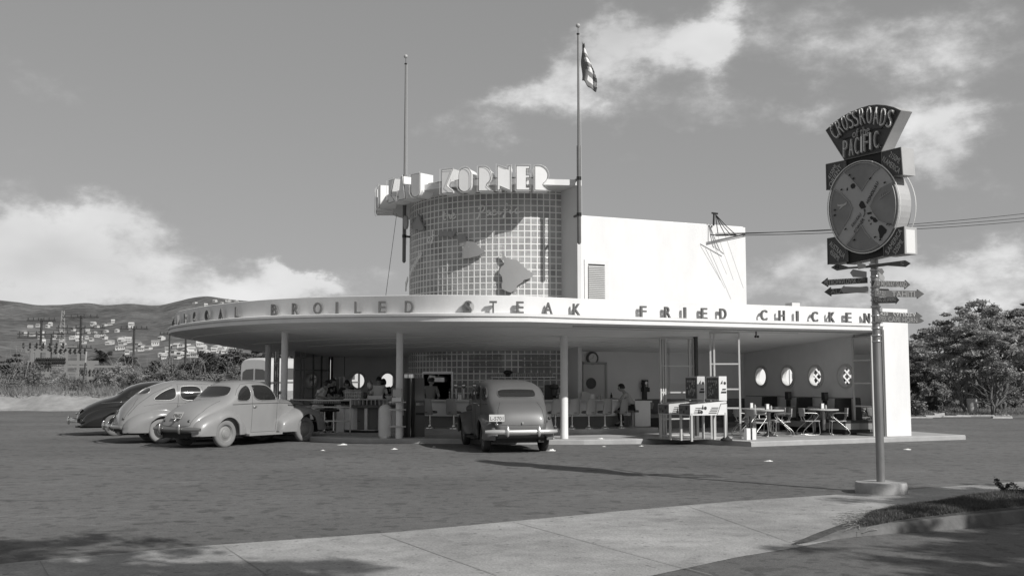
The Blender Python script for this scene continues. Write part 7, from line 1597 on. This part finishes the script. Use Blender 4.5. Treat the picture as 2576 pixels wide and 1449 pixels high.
# ------------------------------------------------------------------ dining tables, chairs, booths
tubem = mat('chair_tube', .42, .32, metal=.9); seatm = mat('chair_seat', .30, .5, var=.06); 
def smooth3(pts, it=2):
    for _ in range(it):
        o = [pts[0]]
        for i in range(len(pts)-1): a, b = Vector(pts[i]), Vector(pts[i+1]); o += [a*.75+b*.25, a*.25+b*.75]
        o.append(pts[-1]); pts = o
    return [Vector(p) for p in pts]
def chair(label):
    t = thing('tube_chair', label, 'chair', (0, 0, 0), 'tubular chairs round the dining tables')
    m = MB(local=True); L_ = [(-.24, 0, .63), (.10, .0, .63), (.20, 0, .60), (.16, 0, .50), (-.12, 0, .27), (-.28, 0, .12), (-.27, 0, .015), (.10, 0, .012), (.22, 0, .03), (.22, 0, .16), (.20, 0, .39)]
    for s in (-1, 1): m.tube(smooth3([(x, s*(.21+(.02 if z < .3 else 0)), z) for x, _, z in L_]), .0115, 8)
    m.tube([(-.24, y, .63) for y in (-.21, 0, .21)], .0115, 8); m.tube([(-.10, y, .395) for y in (-.2, .2)], .01, 6); m.tube(smooth3([(-.24, .1, .62), (-.20, .1, .50), (-.16, .1, .40)]), .011, 6); m.tube(smooth3([(-.24, -.1, .62), (-.20, -.1, .50), (-.16, -.1, .40)]), .011, 6); m.build('tube_frame', tubem, t, smooth=True)
    m = MB(local=True); rows = [[Vector((x, y*(1 if x > -.15 else .88), .40+dz-.02*abs(y/.2)**2*0)) for x, dz in ((-.20, .0), (-.19, .022), (-.05, .012), (.15, .018), (.23, .02), (.245, 0))] for y in (-.2, -.19, -.1, 0, .1, .19, .2)]; m.grid(rows); o = m.build('seat', seatm, t, smooth=True); md = o.modifiers.new('t', 'SOLIDIFY'); md.thickness = .03
    m = MB(local=True); rows = [[Vector((-.265+.05*(y/.2)**2-.02*(z-.55)/.25, y*w, z)) for z, w in ((.53, .8), (.55, .95), (.66, 1.03), (.75, 1.03), (.77, .95))] for y in (-.2, -.15, -.08, 0, .08, .15, .2)]; m.grid(rows); o = m.build('backrest', seatm, t, smooth=True); md = o.modifiers.new('t', 'SOLIDIFY'); md.thickness = .022
    return t
tb0 = None; TB = [(1890, 31.0, 'left round dining table behind the glass screen edge'), (1930, 29.6, 'middle round dining table with a white napkin holder'), (2067, 30.3, 'right round dining table by the last two booths')]
def table(label):
    t = thing('dining_table', label, 'table', (0, 0, 0), 'round dining tables'); m = MB(local=True); m.lathe([(.40, .70), (.42, .705), (.42, .735), (.40, .74), (0, .74)], (0,0,0), 40); m.build('tabletop', mat('tabletop', .55, .25), t, smooth=True, auto=R(40)); m = MB(local=True); m.lathe([(.05, .08), (.05, .66), (.12, .70)], (0,0,0), 20); m.build('pedestal', mat('pedestal_metal', .3, .3, metal=.7), t, smooth=True, auto=R(40)); m = MB(local=True); m.lathe([(.21, 0), (.2, .02), (.09, .08), (.055, .14)], (0,0,0), 20); m.build('foot', dark, t, smooth=True); return t
for u, y, lb in TB:
    pos = Vector((sx(u, y), y, PZ))
    if tb0 is None: tb0 = table(lb); tb0.location = pos
    else: dup(tb0, pos, 0, lb)
    napkin(pos+Vector((-.06, -.05, .742)), 'napkin holder on the '+lb.split(' with')[0].split(' by')[0].split(' behind')[0], .2)
    lathething('sugar_jar', 'glass jar on the '+lb.split(' with')[0].split(' by')[0].split(' behind')[0], 'jar', pos+Vector((.06, -.02, .742)), [(.025, 0), (.03, .07), (.02, .09), (.02, .11), (0, .115)], gl, 'jars on the dining tables')
ch0 = None
CH = [(1868, 29.9, 20, 'chair nearest the glass screen'), (1873, 31.3, -30, 'chair behind the screen post at the left table'), (1898, 29.0, 35, 'front chair of the middle table, its base catching the sun'), (1915, 31.6, -100, 'far chair between the left and middle tables'), (1963, 29.6, 175, 'chair on the right side of the middle table'), (1945, 30.6, 215, 'chair behind the middle table pedestal'), (2030, 30.2, 8, 'chair on the left side of the right table'), (2053, 31.4, -75, 'chair behind the right table'), (2103, 30.1, 172, 'chair on the right side of the right table')]
for u, y, dg, lb in CH:
    pos = Vector((sx(u, y), y, PZ+.004))
    if ch0 is None: ch0 = chair('tube-framed '+lb); ch0.location = pos; ch0.rotation_euler = (0, 0, R(dg))
    else: dup(ch0, pos, R(dg), 'tube-framed '+lb)
bth = mat('booth_vinyl', .035, .4, var=.1); bths = mat('booth_seat_side', .28, .6); b0 = None
for b, lb in ((24.2, 'booth seat nearest the front, below the last round window'), (25.9, 'booth seat below the gap between the second and third round windows'), (27.6, 'booth seat at the back, below the first round window')):
    if b0 is None:
        b0 = thing('booth_bench', 'dark high-backed '+lb, 'booth', (0, 0, 0), 'booths along the end wall'); Tb = frame((0, 0, 0), E1, E2)
        m = MB(Tb, local=True); m.prism([(-.25, -.05, .35), (.32, -.05, .35), (.32, -.05, 1.03), (-.20, -.05, 1.03)], (0, .10, 0)); m.build('backrest', bth, b0); m = MB(Tb, local=True); m.box(-.32, .32, -.50, -.05, .34, .42); m.box(-.32, .32, .05, .50, .34, .42); m.build('seat', bth, b0)
        m = MB(Tb, local=True); m.box(-.30, .32, -.49, .49, .16, .339); m.build('seat_base', bths, b0); m = MB(Tb, local=True); m.box(-.24, .32, -.4, .4, 0, .159); m.build('plinth', blackm, b0); b0.location = E(21.08, b, PZ)
    else: dup(b0, E(21.08, b, PZ), 0, 'dark high-backed '+lb)
for b, lb in ((26.75, 'between the middle and back booths'), (25.05, 'between the front and middle booths')):
    c = E(21.0, b, PZ); t = thing('booth_table', 'narrow booth table '+lb, 'table', c, 'booth tables'); Tb = frame(c, E1, E2); m = MB(Tb); m.box(-.35, .38, -.28, .28, .70, .735); m.build('tabletop', mat('tabletop', .55, .25), t); m = MB(Tb); m.cyl((-.2, 0, 0), .035, 0, .70, 12); m.build('leg', steel, t)
    c2 = E(21.28, b+.1, PZ+.737); t = thing('wall_dispenser', 'dark upright dispenser on the wall above the booth table '+lb, 'dispenser', c2, 'dispensers above the booth tables'); m = MB(frame(c2, E1, E2)); m.box(-.08, .08, -.06, .06, .22, .46); m.box(-.05, .05, -.05, .05, .0, .215); m.build('cabinet', mat('dispenser_dark', .03, .3), t); m = MB(frame(c2, E1, E2)); m.box(-.06, .06, -.064, -.0605, .26, .43); m.build('front', mat('dispenser_front', .12, .3), t)
# ------------------------------------------------------------------ people
skin_m = mat('skin', .36, .55); hair_m = mat('hair', .012, .45); cl_white = mat('white_cloth', .80, .85); cl_dark = mat('dark_cloth', .03, .85); cl_mid = mat('mid_cloth', .24, .85); shoe = mat('shoe', .02, .5)
def skinned(V, Ed, roots, name='b'):
    me = bpy.data.meshes.new(name); me.from_pydata([tuple(v[0]) for v in V], Ed, []); o = bpy.data.objects.new(name, me); COL.objects.link(o)
    md = o.modifiers.new('skin', 'SKIN'); md.use_smooth_shade = True; sub = o.modifiers.new('s', 'SUBSURF'); sub.levels = 2; sub.render_levels = 2
    sv = me.skin_vertices[0].data
    for i, v in enumerate(V): r_ = v[1]; sv[i].radius = (r_, r_) if not isinstance(r_, tuple) else r_; sv[i].use_root = i in roots
    bpy.context.view_layer.update(); dg = bpy.context.evaluated_depsgraph_get(); ev = o.evaluated_get(dg); em = ev.to_mesh(); vs = [v.co.copy() for v in em.vertices]; fs = [tuple(p.vertices) for p in em.polygons]; ev.to_mesh_clear(); bpy.data.objects.remove(o); return vs, fs
def person(label, loc, rz, J, top, bottom, hair='short', hat=None, sleeves='short', sc=1.0):
    """J joints in (forward, left, up) metres from the floor"""
    t = thing('person', label, 'person', loc, None, rz); V3 = lambda k: Vector(J[k]); mb = MB(local=True)
    V = []; Ed = []; idx = {}
    def av(k, p, r_): idx[k] = len(V); V.append((Vector(p), r_)); return idx[k]
    pel, che, nk, hd = V3('pelvis'), V3('chest'), V3('neck'), V3('head')
    av('pel', pel, (.145, .11)); av('mid', pel.lerp(che, .5), (.125, .10)); av('che', che, (.15, .11)); av('nk0', che.lerp(nk, .75), (.07, .065)); av('nk', nk, .052); av('jaw', nk.lerp(hd, .4), .05)
    Ed += [(0, 1), (1, 2), (2, 3), (3, 4), (4, 5)]
    for s in 'LR':
        sh, el, wr, hip, kn, an = (V3(k+s) for k in ('sh', 'el', 'wr', 'hip', 'kn', 'an'))
        a = av('sh'+s, sh, .055); b = av('el'+s, el, .038); c = av('wr'+s, wr, .026); Ed += [(idx['che'], a), (a, b), (b, c)]
        dpal = (wr-el).normalized(); pm_ = wr+dpal*.06; d = av('pm'+s, pm_, (.036, .018)); Ed.append((c, d))
        a = av('hip'+s, hip, .085); b = av('kn'+s, kn, .056); c = av('an'+s, an, .038); fwd = Vector(J.get('toe'+s, an+Vector((.17, 0, -.06)))); d = av('toe'+s, fwd, .032); Ed += [(idx['pel'], a), (a, b), (b, c), (c, d)]
    vs, fs = skinned(V, Ed, {0}); mb.add(vs, fs)
    for s in 'LR':
        el, wr = V3('el'+s), V3('wr'+s); d = (wr-el).normalized(); side = d.cross(UP).normalized(); up = side.cross(d); FV = []; FE = []; rts = set(); sg = 1 if s == 'L' else -1
        for k in range(4):
            L_ = (.066, .075, .07, .055)[k]; b = wr+d*.085+side*((k-1.5)*.018); n0 = len(FV); rts.add(n0); FV += [(b, .0085), (b+d*L_*.5-up*.006, .0078), (b+d*L_*.85-up*.02, .0065)]; FE += [(n0, n0+1), (n0+1, n0+2)]
        n0 = len(FV); rts.add(n0); b = wr+d*.03+side*sg*.022; FV += [(b, .0105), (b+d*.03+side*sg*.026, .009), (b+d*.058+side*sg*.024-up*.01, .0075)]; FE += [(n0, n0+1), (n0+1, n0+2)]
        vs, fs = skinned(FV, FE, rts); mb.add(vs, fs)
    # head with brow, nose, mouth, chin and ears, turned by J['look']
    ly, lp = J.get('look', (0, 0)); rot = Matrix.Rotation(R(ly), 3, 'Z') @ Matrix.Rotation(R(lp), 3, 'Y')
    hv = []; nb, na_ = 18, 14
    for i in range(na_+1):
        th = math.pi*i/na_; z = -math.cos(th); r_ = math.sin(th)
        for k in range(nb):
            a = 2*math.pi*k/nb; x, y = math.cos(a)*r_, math.sin(a)*r_; px, py, pz = x*.098, y*.076*(1-.22*max(0, -z)), z*.118
            if x > 0: px += .012*max(0, 1-abs((z+.72)/.25))*x; px += .024*math.exp(-((y/.13)**2))*math.exp(-(((z+.12)/.20)**2)); px -= .010*math.exp(-(((abs(y)-.38)/.16)**2))*math.exp(-(((z-.08)/.12)**2)); px += .008*math.exp(-((y/.3)**2))*math.exp(-(((z+.48)/.09)**2)); px += .006*math.exp(-(((z-.28)/.12)**2))
            hv.append(rot @ Vector((px, py, pz))+hd)
    hf = [(i*nb+k, i*nb+(k+1) % nb, (i+1)*nb+(k+1) % nb, (i+1)*nb+k) for i in range(na_) for k in range(nb)]; mb.add(hv, hf)
    for s in (-1, 1): mb.lathe([(.004, 0), (.022, .004), (.024, .012), (.012, .016), (0, .014)], hd+rot @ Vector((-.005, s*.072, -.005)), 10, (rot @ Vector((1, 0, 0)), rot @ Vector((0, 0, 1.35)), rot @ Vector((0, s, 0))))
    body = mb.build('body', skin_m, t, smooth=True, auto='raw')
    mb = MB(local=True)
    for s in (-1, 1): mb.ball(hd+rot @ Vector((.083, s*.030, .008)), .0095, 8)
    mb.build('eyes', hair_m, t, smooth=True); mb = MB(local=True); mb.tube([hd+rot @ Vector((.089, y, -.058)) for y in (-.022, 0, .022)], .004, 5); mb.build('mouth', mat('lips', .13, .5), t)
    # hair cap
    mb = MB(local=True); rows = []; hl_ = {'short': -.25, 'mid': -.75, 'bun': -.45}[hair]
    for i in range(9):
        f = i/8; row = []
        for k in range(25):
            a = 2*math.pi*k/24; low = .42 if math.cos(a) > .45 else hl_; z = 1-(1-low)*f; z = max(-1, min(1, z)); r_ = math.sqrt(max(0, 1-z*z)); bump = 1.10+.03*math.sin(5*a+3*f)+(.12*f if hair == 'mid' and math.cos(a) < .3 else 0)
            row.append(hd+rot @ Vector((math.cos(a)*r_*.104*bump-.004, math.sin(a)*r_*.083*bump, z*.124*1.06)))
        rows.append(row)
    mb.grid(rows)
    if hair == 'bun': mb.ball(hd+rot @ Vector((-.10, 0, -.01)), .045, 10)
    mb.build('hair', hair_m, t, smooth=True, auto='raw')
    if hat:
        mb = MB(local=True); mb.prism([hd+rot @ Vector(p) for p in ((.10, 0, .09), (-.10, 0, .085), (-.08, 0, .17), (.08, 0, .175))], rot @ Vector((0, .05, 0))); mb.prism([hd+rot @ Vector(p) for p in ((.10, 0, .09), (-.10, 0, .085), (-.08, 0, .17), (.08, 0, .175))], rot @ Vector((0, -.05, 0))); mb.build('paper_hat', cl_white, t)
    # shirt
    V = [(pel-UP*.02, (.158, .125)), (pel.lerp(che, .5), (.145, .122)), (che, (.168, .128)), (che.lerp(nk, .62), (.088, .08))]; Ed = [(0, 1), (1, 2), (2, 3)]
    for s in 'LR':
        sh, el, wr = V3('sh'+s), V3('el'+s), V3('wr'+s); n0 = len(V); e = sh.lerp(el, .72) if sleeves == 'short' else el; V += [(sh, .068), (e, .056)]; Ed += [(2, n0), (n0, n0+1)]
        if sleeves == 'long': V.append((el.lerp(wr, .92), .036)); Ed.append((n0+1, n0+2))
    vs, fs = skinned(V, Ed, {0}); mb = MB(local=True); mb.add(vs, fs); mb.build('shirt', top, t, smooth=True, auto='raw')
    if bottom[0] == 'skirt':
        mb = MB(local=True); rows = []
        for i in range(8):
            f = i/7; zz = pel.z+.06-(.62)*f; row = []
            for k in range(25): a = 2*math.pi*k/24; r_ = .15+.15*f+.012*f*math.sin(9*a); row.append(Vector((pel.x+math.cos(a)*r_*.85, pel.y+math.sin(a)*r_, zz)))
            rows.append(row)
        mb.grid(rows); mb.build('skirt', bottom[1], t, smooth=True, auto='raw')
    else:
        V = [(pel, (.16, .125))]; Ed = []
        for s in 'LR': n0 = len(V); V += [(V3('hip'+s), .10), (V3('kn'+s), .075), (V3('an'+s)+UP*.03, .055)]; Ed += [(0, n0), (n0, n0+1), (n0+1, n0+2)]
        vs, fs = skinned(V, Ed, {0}); mb = MB(local=True); mb.add(vs, fs); mb.build('trousers', bottom[1], t, smooth=True, auto='raw')
    for s in 'LR':
        an = V3('an'+s); toe = Vector(J.get('toe'+s, an+Vector((.17, 0, -.06)))); d = toe-an; vs, fs = skinned([(an-UP*.03-d*.25, .045), (an+d*.5-UP*.045, .045), (toe, .04), (toe+d*.15, .03)], [(0, 1), (1, 2), (2, 3)], {0}); mb = MB(local=True); mb.add(vs, fs); mb.build('shoe', shoe, t, smooth=True, auto='raw')
    return t
def stand(lean=0.0, arms=None, h=1.0):
    J = dict(pelvis=(0, 0, .95*h), chest=(.28*lean, 0, 1.27*h-.06*lean), neck=(.42*lean, 0, 1.44*h-.12*lean), head=(.50*lean+.02, 0, 1.57*h-.16*lean), hipL=(0, .09, .90*h), hipR=(0, -.09, .90*h), knL=(.02, .10, .49*h), knR=(.0, -.10, .49*h), anL=(-.02, .10, .09), anR=(-.03, -.10, .09))
    c = Vector(J['chest']); 
    for s, sg in (('L', 1), ('R', -1)): J['sh'+s] = (c.x+.02, sg*.175, c.z+.09)
    arms = arms or {'elL': (c.x+.02, .24, c.z-.20), 'wrL': (c.x+.18, .20, c.z-.36), 'elR': (c.x+.02, -.24, c.z-.20), 'wrR': (c.x+.18, -.20, c.z-.36)}; J.update(arms); return J
def floorp(u, y, z=PZ): return Vector((sx(u, y), y, z))
J = stand(.55, {'elL': (.22, .30, 1.10), 'wrL': (.42, .22, 1.00), 'elR': (.06, -.36, 1.08), 'wrR': (.40, -.16, 1.0)}, .97); J['look'] = (0, 25)
person('waitress in a white uniform leaning over the counter at the far left', floorp(803, 32.7), R(-12), J, cl_white, ('skirt', cl_white), 'bun')
J = stand(.25, {'elL': (.14, .26, 1.02), 'wrL': (.36, .14, 1.02), 'elR': (.14, -.26, 1.02), 'wrR': (.36, -.14, 1.02)}, .98); J['look'] = (-10, 15)
person('dark-haired woman in a dark blouse standing beside the waitress', floorp(829, 33.1), R(-20), J, cl_dark, ('trousers', cl_dark), 'short')
J = stand(.4, {'elL': (.16, .28, 1.0), 'wrL': (.40, .10, 1.02), 'elR': (.16, -.28, 1.0), 'wrR': (.40, -.10, 1.02)}, .96); J['look'] = (0, 30)
person('dark-haired worker in black bent behind the rack of tumblers', floorp(874, 33.2), R(-80), J, cl_dark, ('trousers', cl_dark), 'mid')
J = stand(.12, {'elL': (.08, .29, 1.02), 'wrL': (.30, .20, 1.06), 'elR': (.08, -.29, 1.02), 'wrR': (.30, -.20, 1.06)}, 1.0); J['look'] = (0, 12)
person('man in a white short-sleeved shirt seen from behind near the second round window', floorp(953, 33.0), R(84), J, cl_white, ('trousers', cl_mid), 'short')
J = stand(.12, None, .96); J['look'] = (0, 10)
person('dark figure just beyond the man in the white shirt', floorp(966, 33.9), R(100), J, cl_dark, ('trousers', cl_dark), 'mid')
J = stand(.15, {'elL': (.04, .28, 1.05), 'wrL': (.26, .16, 1.06), 'elR': (.04, -.28, 1.05), 'wrR': (.26, -.16, 1.06)}, .99); J['look'] = (-35, 8)
person('cook in grey with a paper hat turned towards the serving hatch', floorp(1083, 32.15, PZ), R(70), J, cl_mid, ('trousers', cl_mid), 'short', hat=True)
sp = floorp(1590, 31.9, SZ)
J = dict(pelvis=(0, 0, .60), chest=(.20, 0, .90), neck=(.27, 0, 1.06), head=(.34, 0, 1.17), hipL=(.06, .10, .57), hipR=(.06, -.10, .57), knL=(.42, .12, .52), knR=(.40, -.12, .50), anL=(.36, .12, .14), anR=(.30, -.10, .12), shL=(.20, .17, .98), shR=(.20, -.17, .98), elL=(.38, .22, .80), elR=(.36, -.22, .80), wrL=(.60, .10, .84), wrR=(.58, -.10, .84), look=(0, 8), toeL=(.52, .12, .07), toeR=(.46, -.10, .05))
person('seated man in a pale short-sleeved shirt hunched over the counter beside the payphone', sp, R(170), J, mat('pale_shirt', .42, .85), ('trousers', cl_dark), 'short')
t = thing('square_stool', 'square-seated stool under the hunched man', 'stool', sp); m = MB(frame(sp, (1, 0, 0), (0, 1, 0))); m.box(-.2, .16, -.17, .17, .44, .50); m.build('seat', mat('stool_seat', .11, .5), t); m = MB(frame(sp, (1, 0, 0), (0, 1, 0))); m.box(-.03, .03, -.03, .03, 0, .44); m.box(-.15, .12, -.12, .12, 0, .02); m.build('post', steel, t)
m = MB(); c = onc(1549, 5.1); m.box(c.x-.12, c.x+.1, c.y-.08, c.y+.08, c.z, c.z+.008); tag(m.build('paper_sheet', mat('paper_white', .8, .8)), 'sheet of paper under the hands of the seated man', 'paper')
